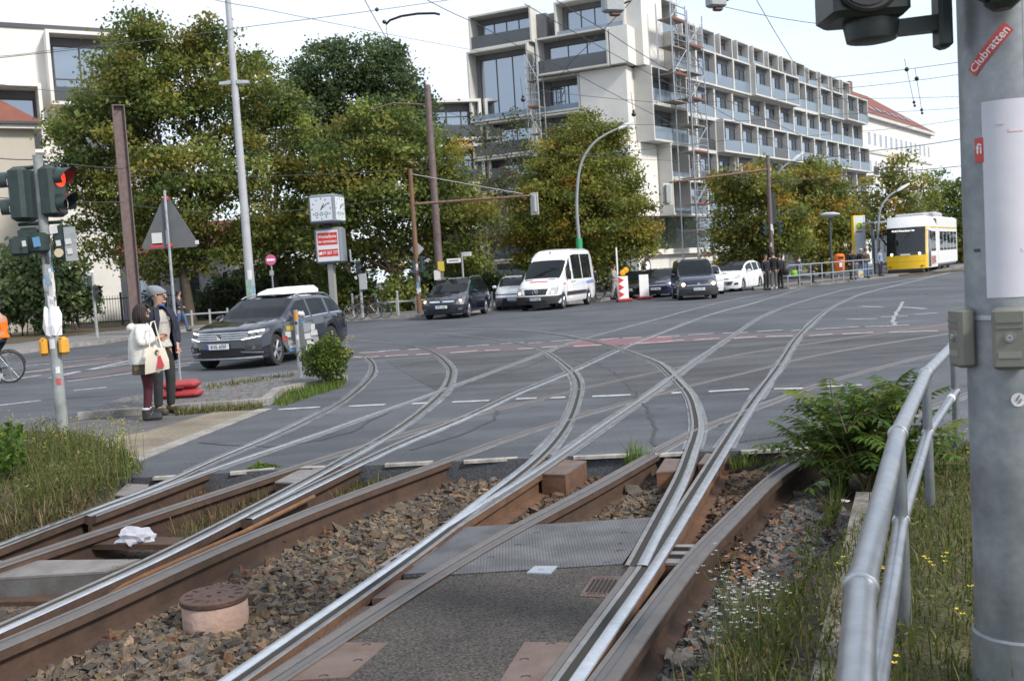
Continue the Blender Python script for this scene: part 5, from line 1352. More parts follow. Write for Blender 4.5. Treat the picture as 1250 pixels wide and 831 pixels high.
def skirtmat():
    m=bpy.data.materials.new('patterned skirt'); m.use_nodes=True; nt=m.node_tree;N=nt.nodes;L=nt.links;b_=N['Principled BSDF'];b_.inputs['Roughness'].default_value=.9
    tc=N.new('ShaderNodeTexCoord');v=N.new('ShaderNodeTexVoronoi');v.inputs['Scale'].default_value=17
    rp_=N.new('ShaderNodeValToRGB'); e=rp_.color_ramp.elements; e[0].color=(.05,.07,.035,1); e[1].color=(.06,.06,.075,1); e[1].position=.9
    for p_,c_ in ((.25,(.10,.045,.02,1)),(.42,(.16,.03,.025,1)),(.6,(.24,.20,.13,1)),(.75,(.10,.08,.03,1))): x=e.new(p_); x.color=c_
    rp_.color_ramp.interpolation='CONSTANT'; sp_=N.new('ShaderNodeSeparateColor')
    L.new(tc.outputs['Object'],v.inputs['Vector']);L.new(v.outputs['Color'],sp_.inputs[0]);L.new(sp_.outputs[0],rp_.inputs['Fac']);L.new(rp_.outputs['Color'],b_.inputs['Base Color']); return m
b.build('skirt',skirtmat(),r,smooth=60)
hpw=w_['hp']; HB=bpy.data.materials['hair 0.020 0.012 0.010']
for q in range(22):
    a=R_(20+ (q*320/22) -70+90); rr_=random.Random(q); dx=math.cos(a);dy=math.sin(a)
    if dy<-.55: continue
    b=MB(); b.tube([hpw(.085*dx,.09*dy+.01,.05),hpw(.105*dx,.115*dy+.012,-.04),hpw(.112*dx+rr_.gauss(0,.008),.12*dy+.015,-.12),hpw(.098*dx+rr_.gauss(0,.012),.11*dy+.01,-.19-rr_.random()*.05)],[.018,.022,.018,.004],6); b.build('hair_lock',HB,r,smooth=60)
for q in range(5):
    b=MB(); x=-.05+.025*q; b.tube([hpw(x,-.06,.095),hpw(x*1.05,-.098,.06),hpw(x*1.1,-.104,.032)],[.016,.015,.004],6); b.build('fringe',HB,r,smooth=60)
# jacket hem and hood
b=MB(); rings=[]
for z,rx,ry in [(.86,.235,.215),(.96,.25,.225),(1.12,.24,.215),(1.25,.23,.195),(1.38,.20,.155),(1.45,.12,.10)]:
    rings.append([((rx+.008*math.sin(3*a+z*7))*K*math.cos(a),(ry)*K*math.sin(a)+.01,z*K) for a in [2*PI*j/n for j in range(n)]])
b.loft(rings,caps=False); b.build('jacket_body',JW,r,smooth=60)
b=MB(); 
b.sphere((0,.115,1.40*K/1),.13*K,14,9,(1.05,.75,.62)); b.lathe([(.14*K,1.37*K),(.15*K,1.41*K),(.125*K,1.46*K),(.10*K,1.45*K)],c=(0,.03,0),n=16,caps=False); b.build('hood',JW,r,smooth=60)
b=MB(); b.tube([(-.02,-.21,.92*K),(-.0,-.20,1.3*K)],.006,4); b.build('zip',mat('zip',(.3,.3,.3),.4,.5),r)
for s in 'LR':   # white sock rims
    a=w_['J'][s+'an']; b=MB(); b.lathe([(.055*K,0),(.062*K,.015),(.055*K,.035)],c=(a[0],a[1],.155*K),n=12); b.build('sock_rim',mat('white sock',(.55,.55,.58),.9),r,smooth=60)
    b=MB(); b.lathe([(.058*K,0),(.064*K,.03),(.060*K,.10)],c=(a[0],a[1],.055*K),n=12); b.build('boot_shaft',bpy.data.materials['shoe 0.020 0.021 0.024'],r,smooth=60)
BSC=.8
# tote bag, a thing of its own, hanging from her shoulder
tp=Vector((pw.x,pw.y,0))+Vector((.27,-.31,0))
bag=empty('tote_bag',(tp.x,tp.y,.68),R_(14),'cream cloth tote bag with a printed figure hanging at the woman\'s side','bag')
BAGM=mat('cream canvas',(.62,.57,.47),.9,var=.08,vscale=5,bump=.1,bscale=30)
b=MB(); b.loft([[(-.20,-.02,-.03),(.19,-.03,.03),(.19,.03,.03),(-.20,.03,-.03)],[(-.18,-.06,.15),(.19,-.06,.17),(.19,.05,.17),(-.18,.05,.15)],[(-.13,-.03,.38),(.14,-.03,.36),(.14,.03,.36),(-.13,.03,.38)]]); b.build('bag_body',BAGM,bag,smooth=50)
b=MB(); b.tube([(-.10,0,.36),(-.08,.04,.60),(-.05,.10,.76),(0,.16,.78),(.03,.16,.60),(.08,.04,.42),(.1,0,.35)],.012,6); b.build('strap',BAGM,bag,smooth=60)
b=MB(); b.sphere((.02,-.062,.30),.035,8,6,(.9,.15,1.2)); b.build('printed_hair',mat('print brown',(.08,.035,.03),.8),bag)
b=MB(); b.sphere((.03,-.068,.285),.024,8,6,(.8,.15,1.1)); b.build('printed_face',mat('print skin',(.5,.33,.26),.8),bag)
b=MB(); b.loft([[(.0,-.075,.05),(.12,-.075,.07),(.12,-.06,.07),(.0,-.06,.05)],[(.03,-.066,.24),(.07,-.066,.25),(.07,-.055,.25),(.03,-.055,.24)]]); b.build('printed_dress',mat('print red',(.42,.04,.06),.8),bag)
bag.scale=(.8,.8,.86)
pm_=G(206,504.5)
NAVY=mat('navy jacket cloth',(.014,.018,.032),.85,var=.2,vscale=8,bump=.7,bscale=10)
KNIT=mat('light knit shirt',(.44,.42,.38),.95,var=.12,vscale=30,bump=.5,bscale=70)
m_=person('man in grey beanie, navy jacket and pale knit shirt, looking right',(pm_.x-.03,pm_.y,0.008),R_(52),h=1.80,legs=(.022,.023,.025),shoes=(.055,.040,.022),hair=(.06,.045,.035),detail=True,hat=True,head_yaw=R_(38),topm=KNIT,bulk=1.02,
   pose=dict(Lel=(.29,.05,1.12),Lwr=(.22,-.06,.93),Rel=(-.28,.06,1.14),Rwr=(-.20,-.07,.93)))
r=m_['root'];K=m_['K']; hp=m_['hp']
# open navy jacket: back and sides shell plus sleeves
def jacket_shell(parent,m):
    b=MB(); n=16; rings=[]
    for z,rx,ry,op in [(.74,.24,.20,.9),(.90,.235,.19,.75),(1.10,.215,.175,.62),(1.28,.225,.175,.55),(1.42,.19,.15,.45),(1.50,.10,.10,.35)]:
        ring=[]
        for j in range(n+1):
            a=-PI/2+op+(2*PI-2*op)*j/n; ring.append((rx*K*math.cos(a),ry*K*math.sin(a)+.01,z*K+.02*math.sin(j*1.7)*(z<.8)))
        rings.append(ring)
    inner=[[ (x*.94,y*.94,z) for x,y,z in q] for q in rings]
    b.loft(rings,caps=False,closed=False); b.loft([q[::-1] for q in inner],caps=False,closed=False)
    for ra,rb in ((rings[0],inner[0]),(rings[-1],inner[-1])): b.loft([ra,rb],caps=False,closed=False)
    b.loft([[q[0] for q in rings],[q[0] for q in inner]],caps=False,closed=False); b.loft([[q[-1] for q in rings],[q[-1] for q in inner]],caps=False,closed=False)
    return b.build('jacket_shell',m,parent,smooth=60)
jacket_shell(r,NAVY)
for s in 'LR':
    J=m_['J']; sd=1 if s=='L' else -1
    skin_obj('sleeve',[[((J[s+'sh'][0]*.8,J[s+'sh'][1],J[s+'sh'][2]),.085*K),(J[s+'sh'],.088*K),(J[s+'el'],.075*K),(lerp3(J[s+'el'],J[s+'wr'],.9),.062*K)]],NAVY,r,subs=1)
    b=MB(); p0=Vector((sd*.05,-.10,1.50*K)); b.loft([[p0,p0+Vector((sd*.07,.02,-.02)),p0+Vector((sd*.075,.0,-.01))],[Vector((sd*.09,-.175,1.33*K)),Vector((sd*.16,-.14,1.34*K)),Vector((sd*.16,-.16,1.36*K))],[Vector((sd*.14,-.175,1.15*K)),Vector((sd*.17,-.15,1.15*K)),Vector((sd*.17,-.16,1.16*K))]]); b.build('lapel',NAVY,r,smooth=50)
b=MB(); b.tube([hp(-.05,.0,-.115),hp(.0,-.06,-.13),hp(.06,-.01,-.12),hp(.05,.07,-.11)],.018,6); b.build('blue_collar',mat('blue collar',(.05,.13,.32),.8),r,smooth=60)
b=MB(); n=18; rings=[]
for z,rr,dy in [(.020,.104,.0),(.05,.109,.005),(.085,.106,.018),(.118,.092,.035),(.142,.066,.05),(.152,.025,.055)]:
    rings.append([hp(rr*math.cos(2*PI*j/n),rr*1.10*math.sin(2*PI*j/n)+dy*1.2+.008,z+(.02*(-math.sin(2*PI*j/n)) if z<.07 else 0)) for j in range(n)])
b.loft(rings); b.sphere(hp(0,.105,.045),.062,10,7,(1.05,.9,.95)); b.build('beanie',mat('grey beanie knit',(.20,.215,.23),.95,var=.15,vscale=40,bump=.5,bscale=90),r,smooth=60)
for sd in (-1,1):
    b=MB(); b.tube([Vector((sd*.028,-.185,1.335*K))+Vector((.026*math.cos(a),0,.020*math.sin(a))) for a in np.linspace(0,2*PI,11)],.005,5); b.build('sunglass_lens',mat('sunglass rim',(.5,.5,.52),.3,.5),r)
    b=MB(); b.tube([hp(sd*.02,-.098,.012),hp(sd*.055,-.09,.012),hp(sd*.092,.0,.012)],.004,4); b.build('glasses_temple',INK,r)
# ---- pedestrian with a backpack
def walk(s): return dict(Lkn=(.10,-.16*s,.52),Lan=(.10,-.22*s,.10),Lto=(.11,-.40*s,.06),Rkn=(-.10,.05*s,.50),Ran=(-.10,.30*s,.14),Rto=(-.11,.16*s,.05),Lel=(.23,.12,1.16),Lwr=(.22,.05,.92),Rel=(-.24,-.05,1.15),Rwr=(-.2,-.25,1.05))
p=G(222,405,.12)
a=person('pedestrian in jeans and dark jacket walking along the far pavement',(p.x,p.y,.12),R_(85),1.74,top=(.03,.035,.045),legs=(.06,.10,.20),hair=(.03,.02,.015),pose=walk(1))
bp_=empty('backpack',(p.x-.26,p.y+.02,1.25),R_(85),'dark backpack worn by the pedestrian on the far pavement','backpack')
b=MB(); b.bevbox((0,0,.0),(.32,.20,.48),.07); b.build('bag_body',mat('charcoal bag',(.03,.03,.033),.8),bp_,smooth=50); b=MB(); b.bevbox((0,.11,-.08),(.24,.06,.24),.03); b.build('front_pocket',mat('charcoal pocket',(.04,.04,.044),.8),bp_,smooth=50)
# ---- three standing by the railing corner
gz=.13
for (x,y,lab,yw,tp_,lg) in [(936,354,'person in dark jacket at the left of the trio by the tram stop railing',30,(.012,.014,.022),(.02,.02,.024)),(945,353,'tallest of the trio by the railing, seen from behind in black top',175,(.010,.010,.011),(.09,.09,.09)),(953,352,'person in dark jacket with black shoulder bag, right of the trio',200,(.016,.019,.028),(.012,.012,.014))]:
    p=G(x,y,.13); person(lab,(p.x,p.y,.13),R_(yw),1.72+(.14 if 'tallest' in lab else 0),top=tp_,legs=lg,hair=(.05,.03,.02),shoes=(.4,.4,.4) if 'tallest' in lab else (.02,.02,.02),bulk=1.12)
p=G(958,333); bg_=empty('shoulder_bag',(G(957,352,.13).x+.12,G(957,352,.13).y,1.0),0,'black shoulder bag on the right person of the trio','bag'); b=MB(); b.bevbox((0,0,0),(.3,.16,.48),.05); b.build('bag_body',BLACK,bg_,smooth=50); b=MB(); b.tube([(-.12,0,.22),(-.2,0,.5),(-.05,0,.55)],.012,5); b.build('strap',BLACK,bg_)
# ---- people waiting at the stop
for (x,y,lab,yw,h_,tp_,lg,kw) in [
  (1041,341,'person in black coat and dark cap waiting at the tram stop',10,1.78,(.012,.013,.016),(.015,.015,.018),dict()),
  (1052,339,'person in dark jacket and jeans by the stop column',-20,1.76,(.02,.02,.026),(.07,.11,.22),dict(hair=(.5,.5,.5))),
  (1058,339,'person in brown jacket and pale jeans by the stop column',15,1.74,(.07,.055,.045),(.12,.17,.27),dict()),
  (1075,337,'person in light blue shirt between the stop and the tram',40,1.70,(.20,.27,.38),(.03,.03,.05),dict()),
  (976,347,'small far figure in blue with green bag beyond the railing',70,1.55,(.025,.03,.07),(.03,.03,.04),dict()),
  (993,345,'small dark seated figure beyond the railing',90,1.25,(.03,.025,.025),(.03,.03,.035),dict())]:
    p=G(x,y,.13); person(lab,(p.x,p.y,.13),R_(yw),h_,top=tp_,legs=lg,bulk=1.1,**kw)
p=G(970,344,.13); bg_=empty('delivery_bag',(p.x,p.y,.62),0,'bright green bag beside the small figure beyond the railing','bag'); b=MB(); b.bevbox((0,0,0),(.34,.24,.42),.06); b.build('bag_body',mat('bright green cloth',(.16,.42,.02),.8),bg_,smooth=50); b=MB(); b.tube([(-.1,0,.2),(0,0,.3),(.1,0,.2)],.015,5); b.build('handle',BLACK,bg_)
p=G(1049,341,.13); bg_=empty('shopping_bag',(p.x,p.y-.2,.45),0,'pale shopping bag with yellow spot held at the tram stop','bag'); b=MB(); b.bevbox((0,0,0),(.3,.14,.5),.03); b.build('bag_body',mat('pale bag',(.5,.53,.55),.7),bg_); b=MB(); b.sphere((.05,-.075,.0),.09,8,6,(1,.1,1)); b.build('yellow_print',YELLOW,bg_)
# ---- bicycles
def bicycle(label,loc,rz,col,group=None,wr=.345):
    t=empty('bicycle',loc,rz,label,'bicycle',group); fm=mat('bike frame %.2f %.2f %.2f'%col,col,.35,.3)
    wroot=None
    for x in (0,1.05):
        if wroot is None:
            wroot=empty('wheel',(x,0,wr)); wroot.parent=t
            b=MB(); b.tube([(wr*.965*math.cos(a),0,wr*.965*math.sin(a)) for a in np.linspace(0,2*PI,29)],.020,7); b.build('tyre',TYRE,wroot,smooth=60)
            b=MB(); b.tube([(wr*.90*math.cos(a),0,wr*.90*math.sin(a)) for a in np.linspace(0,2*PI,29)],.011,6); b.build('rim',RIM,wroot,smooth=60)
            b=MB()
            for k in range(14): a=2*PI*k/14; b.tube([(0,.02*(-1)**k,0),(wr*.9*math.cos(a),0,wr*.9*math.sin(a))],.003,4)
            b.cyl((0,-.04,0),(0,.04,0),.025); b.build('spokes',RIM,wroot)
        else:
            w2=copy_tree(wroot); w2.parent=t; w2.location=(x,0,wr)
    b=MB(); hx,hz=.78,.90
    for (p0,p1,r_) in [((.33,0,.29),(.72,0,.56),.018),((.33,0,.29),(.20,0,.86),.016),((.24,0,.78),(.74,0,.80),.017),((0,0,wr),(.33,0,.29),.012),((0,0,wr),(.22,0,.74),.010),((.72,0,.52),(.74,0,.92),.018),((1.05,.05,wr),(.74,.04,.58),.012),((1.05,-.05,wr),(.74,-.04,.58),.012)]: b.tube([p0,p1],r_,7)
    b.build('frame',fm,t,smooth=60)
    b=MB(); b.tube([(.62,.29,1.02),(.70,.2,1.05),(.75,0,1.0),(.70,-.2,1.05),(.62,-.29,1.02)],.012,6); b.tube([(.74,0,.9),(.75,0,1.0)],.014,6); b.build('handlebar',STEEL,t,smooth=60)
    b=MB(); b.loft([[(.04,-.08,.94),(.04,.08,.94),(.04,.06,.98),(.04,-.06,.98)],[(.16,-.06,.95),(.16,.06,.95),(.16,.04,.985),(.16,-.04,.985)],[(.31,-.02,.95),(.31,.02,.95),(.31,.015,.975),(.31,-.015,.975)]]); b.tube([(.20,0,.84),(.18,0,.95)],.013,6); b.build('saddle',BLACK,t,smooth=40)
    for s_,a in ((1,.9),(-1,.9+PI)):
        b=MB(); p=Vector((.33+.17*math.cos(a),s_*.07,.29+.17*math.sin(a))); b.tube([(.33,s_*.05,.29),p],.010,5); b.box(p+Vector((0,s_*.05,0)),(.09,.08,.025)); b.build('pedal',BLACK,t)
    for x in (0,1.05):
        b=MB(); b.tube([(x+(wr+.03)*math.cos(a),0,wr+(wr+.03)*math.sin(a)) for a in np.linspace(R_(10),R_(170),12)],.014,5); b.build('mudguard',BLACK,t)
    b=MB(); b.tube([(.33,-.06,.29),(.0,-.06,wr)],.012,5); b.lathe([(.09,-.065),(.09,-.055)],c=(.33,0,.29),n=16,axis='Y'); b.build('chain',INK,t)
    return t
pc_=G(13,467); bx=pc_.x
bk=bicycle('dark bicycle ridden by the person in the orange vest at the left edge',(bx,pc_.y,0),PI,(.02,.02,.022))
cy=person('cyclist in an orange vest at the left edge',(bx-.10,pc_.y,0),R_(-90),1.74,top=(.85,.16,.01),legs=(.012,.016,.03),hair=(.02,.02,.02),shoes=(.4,.4,.42),
  pose=dict(pel=(0,.02,1.02),spi=(0,.02,1.20),che=(0,.0,1.40),nek=(0,-.03,1.55),hb=(0,-.06,1.62),hm=(0,-.07,1.72),ht=(0,-.06,1.80),Lhip=(.09,0,.97),Lkn=(.10,-.36,.80),Lan=(.10,-.14,.42),Lto=(.11,-.30,.36),Rhip=(-.09,0,.97),Rkn=(-.10,-.30,.60),Ran=(-.10,-.16,.20),Rto=(-.11,-.32,.15),Lsh=(.185,.0,1.46),Lel=(.26,-.20,1.22),Lwr=(.26,-.45,1.10),Rsh=(-.185,.0,1.46),Rel=(-.26,-.20,1.22),Rwr=(-.26,-.45,1.10)))
b=MB(); hp=cy['hp']; b.sphere(hp(0,0.0,.05),.118,14,9,(.95,1.25,.75)); b.build('helmet',BLACK,cy['root'],smooth=60)
for s in 'LR':
    J=cy['J']; skin_obj('sleeve',[[(J[s+'sh'],.083),(J[s+'el'],.066),(lerp3(J[s+'el'],J[s+'wr'],.92),.052)]],mat('slate blue sleeve',(.07,.10,.14),.9),cy['root'],subs=1)
G1='bicycles parked at the far kerb'
for (x,y,rz,col,lab) in [(458,389,170,(.10,.03,.02),'reddish bicycle parked at the kerb under the clock column, right one'),(440,390,12,(.03,.03,.035),'dark bicycle parked at the kerb under the clock column, left one')]:
    p=G(x,y,.12); bicycle(lab,(p.x,p.y,.12),R_(rz),col,G1)
p=G(742,366,.12); bicycle('dark bicycle behind the white minibus',(p.x-.3,p.y+1.5,.12),R_(25),(.03,.03,.03),G1)
p=G(747,366,.12); person('person in pale grey beside the bicycle behind the minibus',(p.x+.3,p.y+1.2,.12),R_(60),1.7,top=(.30,.29,.28),legs=(.35,.34,.34),hair=(.05,.03,.02),pose=walk(.6))
p=G(735,366,.12); person('dark clothed person behind the white minibus',(p.x-.2,p.y+2.4,.12),R_(20),1.75,top=(.02,.02,.022),legs=(.02,.02,.025))
# ------------------------------------------------------------------ buildings
WALLW=mat('white render',(.66,.645,.61),.85,var=.06,vscale=.7,bump=.05,bscale=8)
WALLG=mat('pale grey concrete frame',(.52,.51,.48),.85,var=.08,vscale=.8)
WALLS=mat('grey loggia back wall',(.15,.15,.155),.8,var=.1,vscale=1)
FRAMEG=mat('dark grey window frame',(.05,.052,.056),.5)
PANE=mirrorglass('window pane',(.75,.86,1.0),.30,(.05,.062,.075))
BALU=glassy('frosted blue balustrade glass',(.55,.62,.68),.55,.15,(.30,.38,.46))
BALD=glassy('grey balustrade glass',(.35,.38,.40),.6,.12,(.10,.11,.12))
ROOFR=mat('red roof tiles',(.20,.065,.040),.8,col2=(.145,.050,.034),vscale=1.5,bump=.4,bscale=6)
BEIGE=mat('beige plaster',(.46,.42,.36),.9,var=.06,vscale=.6)
CURT=mat('pale curtain',(.42,.41,.38),.9)
def unit_meshes(w,h,d=1.5,th=.14,npan=3,blind=False):
    """returns MBs (frame, back wall, window frame, pane, balustrade) in unit-local coordinates, outward = -y"""
    fr=MB(); fr.bbox((0,-d,0),(th,0,h)); fr.bbox((w-th,-d,0),(w,0,h)); fr.bbox((th,-d+.002,0),(w-th,0,th)); fr.bbox((th,-d+.002,h-th),(w-th,0,h))
    bw=MB(); z0,z1=th+.05,h-th-.42; a,b_=w*.10,w*.90
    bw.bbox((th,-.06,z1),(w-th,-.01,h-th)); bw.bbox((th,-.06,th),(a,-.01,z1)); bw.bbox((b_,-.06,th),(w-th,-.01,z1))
    wf=MB()
    for k in range(npan+1):
        x=a+(b_-a)*k/npan; wf.bbox((x-.035,-.10,z0),(x+.035,-.02,z1))
    wf.bbox((a+.035,-.098,z0),(b_-.035,-.022,z0+.07)); wf.bbox((a+.035,-.098,z1-.07),(b_-.035,-.022,z1))
    pn=MB(); pn.add([(a,-.05,z0),(b_,-.05,z0),(b_,-.05,z1),(a,-.05,z1)],[(0,1,2,3)])
    bl=MB(); bl.bbox((th+.01,-d+.04,th),(w-th-.01,-d+.07,th+.95))
    return fr,bw,wf,pn,bl
CT=78.0; cc=D(783,323,CT); CX,CY=cc.x,CT
ang=R_(36); 
ab=empty('apartment_building',(CX,CY,0.1),PI/2-ang,'large white modern apartment block with glazed loggias and scaffolding at its corner','building')
LV=[0,2.6,5.3,8.1,10.8,13.6,16.35,19.2,22.0]
SL=(math.cos(R_(100)),math.sin(R_(100))); N2=(math.cos(R_(-170)),math.sin(R_(-170)))
def SP(t,out=0): return (SL[0]*t+N2[0]*out,SL[1]*t+N2[1]*out)
# core
b=MB(); b.prism([(.3,.2),(54.8,.2),(54.8,13),(SP(13.0)[0]+.8,13.0),SP(12.9,-.2),SP(.2,-.2)],0,19.15); b.build('wall',WALLG,ab)
b=MB(); b.prism([(2.5,2.1),(54.8,2.1),(54.8,13),(SP(13.0)[0]+.8,13.0),SP(12.9,-.7),SP(.2,-.7)],19.15,21.6); b.build('penthouse_wall',WALLS,ab)
b=MB(); b.prism([(3,1.5),(54.6,1.5),(54.6,12.5),(-1,12.5)],21.61,21.9); b.build('roof',mat('grey flat roof',(.2,.2,.2),.9),ab)
cache={}
def unit(fac,t,z,w,h,out,d=1.5,npan=3,bal=None,pane=PANE,fmat=None):
    key=(round(w,2),round(h,2),round(d,2),npan)
    loc=(t,-out,z) if fac=='L' else (*SP(t+w,out),z); rz=0 if fac=='L' else R_(-80)
    new=key not in cache
    if new:
        fr,bw,wf,pn,bl=unit_meshes(w,h,d,npan=npan)
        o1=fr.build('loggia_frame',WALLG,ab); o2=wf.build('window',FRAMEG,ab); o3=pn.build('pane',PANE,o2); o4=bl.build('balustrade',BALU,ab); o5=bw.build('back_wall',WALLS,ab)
        cache[key]=(o1,o2,o3,o4,o5); os_=cache[key]
    else:
        os_=[]
        for q in cache[key]:
            c_=q.copy(); COL.objects.link(c_); os_.append(c_)
        os_[2].parent=os_[1]
        for k in (0,1,3,4): os_[k].parent=ab
    for k in (0,1,3,4): os_[k].location=loc; os_[k].rotation_euler=(0,0,rz)
    if bal is not None:
        o=os_[3]
        if bal=='none': o.location=(loc[0],loc[1],loc[2]-.02); o.scale=(1,1,.5)
        elif bal is not BALU: 
            o.data=o.data.copy(); o.data.materials[0]=bal
    return os_
rb_=random.Random(4)
# long facade
nb=13; bw_=(54.8-6.0)/nb
for lv in range(2,8):
    z=LV[lv]; h=LV[lv+1]-z
    k=0
    while k<nb:
        run=rb_.choice([2,2,3,4]); off_=rb_.choice([0,.25,.7,1.0]) if lv<7 else 0
        for q in range(min(run,nb-k)):
            t=6.0+bw_*(k+q)
            if lv==7:
                if (k+q)%2==0 or True: unit('L',t+.3,z,bw_*.72,h-.35-(0.25 if k+q>8 else 0),-1.2,.7,2,BALD if rb_.random()<.4 else BALU)
            else: unit('L',t,z,bw_,h,off_,.55,3,BALU if rb_.random()<.8 else BALD)
        if lv<7 and off_>0:
            b=MB(); b.bbox((6.0+bw_*k+.004,-off_+.012,z+.004),(6.0+bw_*min(k+run,nb)-.004,.25,z+h-.004)); b.build('bay_box',WALLG,ab)
        k+=run
for (t,lv,w,out) in [(.05,4,5.9,.15),(.05,5,5.9,.15),(2.7,2,3.2,.1),(2.7,3,3.2,.1),(3.0,6,2.95,.6),(1.8,7,4.1,-.4)]:
    unit('L',t,LV[lv],w,LV[lv+1]-LV[lv],out,1.5,4 if w>4 else 2,'none' if lv in(2,3) else BALU)
b=MB(); b.bbox((-1.9,-.45,5.3),(2.6,1.6,10.75)); b.build('wall_panel',WALLW,ab)
b=MB(); b.bbox((-.35,-1.3,16.40),(2.95,1.6,21.95)); b.build('wall_panel',WALLW,ab)
# ground floors of the long side: glazed strip above a white base
b=MB(); b.bbox((0,-.1,2.75),(54.8,.3,5.2)); b.build('glazed_strip',PANE,ab)
for k in range(19):
    b=MB(); x=1.5+2.9*k; b.bbox((x-.05,-.16,2.75),(x+.05,-.101,5.2)); b.build('mullion',FRAMEG,ab)
b=MB(); b.bbox((-1,-1.2,2.3),(54.8,.3,2.72)); b.build('canopy',WALLW,ab)
b=MB(); b.bbox((-1.9,-.8,0),(12,.3,2.28)); b.build('base_wall',WALLW,ab)
b=MB(); b.bbox((12,-.3,0),(54.8,.3,2.28)); b.build('shop_front',mat('dark shop front',(.03,.03,.033),.3),ab)
for k in range(9):
    b=MB(); x=14+4.6*k; b.bbox((x,-.42,0),(x+.5,-.301,2.28)); b.build('pillar',WALLW,ab)
b=MB(); b.lathe([(.55,-.06),(.6,0),(.55,.06)],c=(-1.0,-.98,1.5),n=20,axis='Y'); b.build('round_sign',mat('black round sign',(.02,.02,.02),.4),ab,smooth=40)
b=MB(); b.lathe([(.34,-.02),(.34,.02)],c=(-1.0,-1.06,1.5),n=20,axis='Y'); b.build('sign_disc',WHITE,ab)
# short facade
for (t,lv0,lv1,w,out,np_,bl) in [(7.6,5,7,5.3,.4,3,'none'),(7.3,7,8,5.4,.1,4,BALD),(.9,6,7,5.8,.9,3,BALD),(.0,7,8,5.6,-.5,4,'none'),(3.6,5,6,3.9,.2,3,'none'),(3.6,4,5,3.9,.2,3,'none'),(7.6,4,5,5.3,.3,3,BALD),
     (7.6,3,4,5.3,.3,3,BALD),(2.2,3,4,5.3,.2,3,BALD),(7.6,2,3,5.3,.3,3,BALD),(2.2,2,3,5.3,.2,3,BALD),(7.6,1,2,5.3,.1,3,'none'),(2.2,1,2,5.3,.1,3,'none'),(2.2,0,1,5.3,0,3,'none'),(7.6,0,1,5.3,0,3,'none')]:
    z=LV[lv0]; unit('S',t,z,w,LV[lv1]-z-.06,out,1.4,np_,bl)
def Sbox(t0,t1,o0,o1,z0,z1,m,name):
    b=MB(); b.prism([SP(t0,o0),SP(t1,o0),SP(t1,o1),SP(t0,o1)],z0,z1); return b.build(name,m,ab)
Sbox(-.15,3.55,-.2,1.6,10.85,16.30,WALLW,'wall_panel')
Sbox(.0,2.15,-.2,1.0,5.3,10.7,WALLW,'wall_panel'); Sbox(-.6,.8,-.2,2.2,16.4,19.1,WALLW,'wall_panel')
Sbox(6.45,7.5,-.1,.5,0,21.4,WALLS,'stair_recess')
# ---- scaffolding towers standing before the facade
def scaffold(label,loc,rz,w,d,hs,group='scaffold towers on the apartment block'):
    t=empty('scaffold',loc,rz,label,'scaffold',group); z=0
    for x in (0,w):
        for y in (0,-d):
            b=MB(); b.cyl((x,y,0),(x,y,hs),.05,n=6); b.build('standard',STEEL,t)
    k=0
    while z<hs-1:
        b=MB(); b.bbox((.06,-d+.06,z-.04),(w-.06,-.06,z+.04)); b.build('deck',mat('scaffold deck',(.25,.22,.19),.8,var=.2),t)
        for zz in (z+.5,z+1.0):
            b=MB(); b.cyl((0,-d,zz),(w,-d,zz),.04,n=6); b.build('guard_rail',STEEL,t)
        b=MB(); b.cyl((0,-d,z) if k%2 else (w,-d,z),(w,-d,z+2) if k%2 else (0,-d,z+2),.035,n=6); b.build('brace',STEEL,t)
        if k%2==1:
            b=MB(); b.bbox((.1,-d-.07,z-.03),(w-.1,-d-.055,z+.10)); b.build('toe_board',mat('red toe board',(.22,.06,.05),.7),t)
        b=MB()
        for q in range(5): b.cyl((w*.55,-d*.6,z+.4*q+.1),(w*.85,-d*.6,z+.4*q+.1),.03,n=5)
        for xx in (.55,.85): b.cyl((w*xx,-d*.6,z),(w*xx,-d*.6,z+2),.03,n=5)
        b.build('ladder',STEEL,t); z+=2; k+=1
    return t
def LW(t,out,z=0.1):
    d=Vector((math.sin(ang),math.cos(ang),0)); n=Vector((math.cos(ang),-math.sin(ang),0)); return Vector((CX,CY,z))+d*t+n*out
rzL=PI/2-ang
p=LW(3.1,2.0); scaffold('tall steel scaffold tower at the corner of the apartment block, reaching the roof',p,rzL,2.6,1.3,20.5)
p=LW(.6,2.0,13.7); scaffold('short scaffold left of the tall tower, hanging at the upper corner',p,rzL,2.4,1.2,7.2)
sp=SP(7.4,1.9); wv=Matrix.Rotation(rzL,3,'Z')@Vector((sp[0],sp[1],0)); scaffold('narrow scaffold tower on the left face of the apartment block',Vector((CX+wv.x,CY+wv.y,.1)),rzL-R_(80),1.0,1.0,17.5)
# ---- old house with red roof at the far end
oh=LW(55.2,0); od=empty('old_house',oh,rzL,'long white old house with hipped red tile roof behind the modern block','building')
Hh=17.6; Lh=33
b=MB(); b.bbox((0,-.2,0),(Lh,12,Hh)); b.build('wall',WALLW,od)
b=MB(); b.bbox((-.1,-.75,Hh-.05),(Lh+.4,12.3,Hh+.35)); b.bbox((0.01,-.35,13.4),(Lh+.1,-.19,13.7)); b.build('cornice',WALLG,od)
b=MB(); e0,e1=(-.1,-.8),(Lh+.5,12.4); z0=Hh+.36; z1=z0+5.2
b.add([(e0[0],e0[1],z0),(e1[0],e0[1],z0),(e1[0],e1[1],z0),(e0[0],e1[1],z0),(e0[0],5.8,z1),(e1[0]-10,5.8,z1)],[(0,1,5,4),(1,2,5),(2,3,4,5),(3,0,4)]); b.build('roof',ROOFR,od)
b=MB(); b.bbox((7,3,z1-2.3),(8,4,z1-.2)); b.build('chimney',mat('brick chimney',(.2,.12,.09),.9),od)
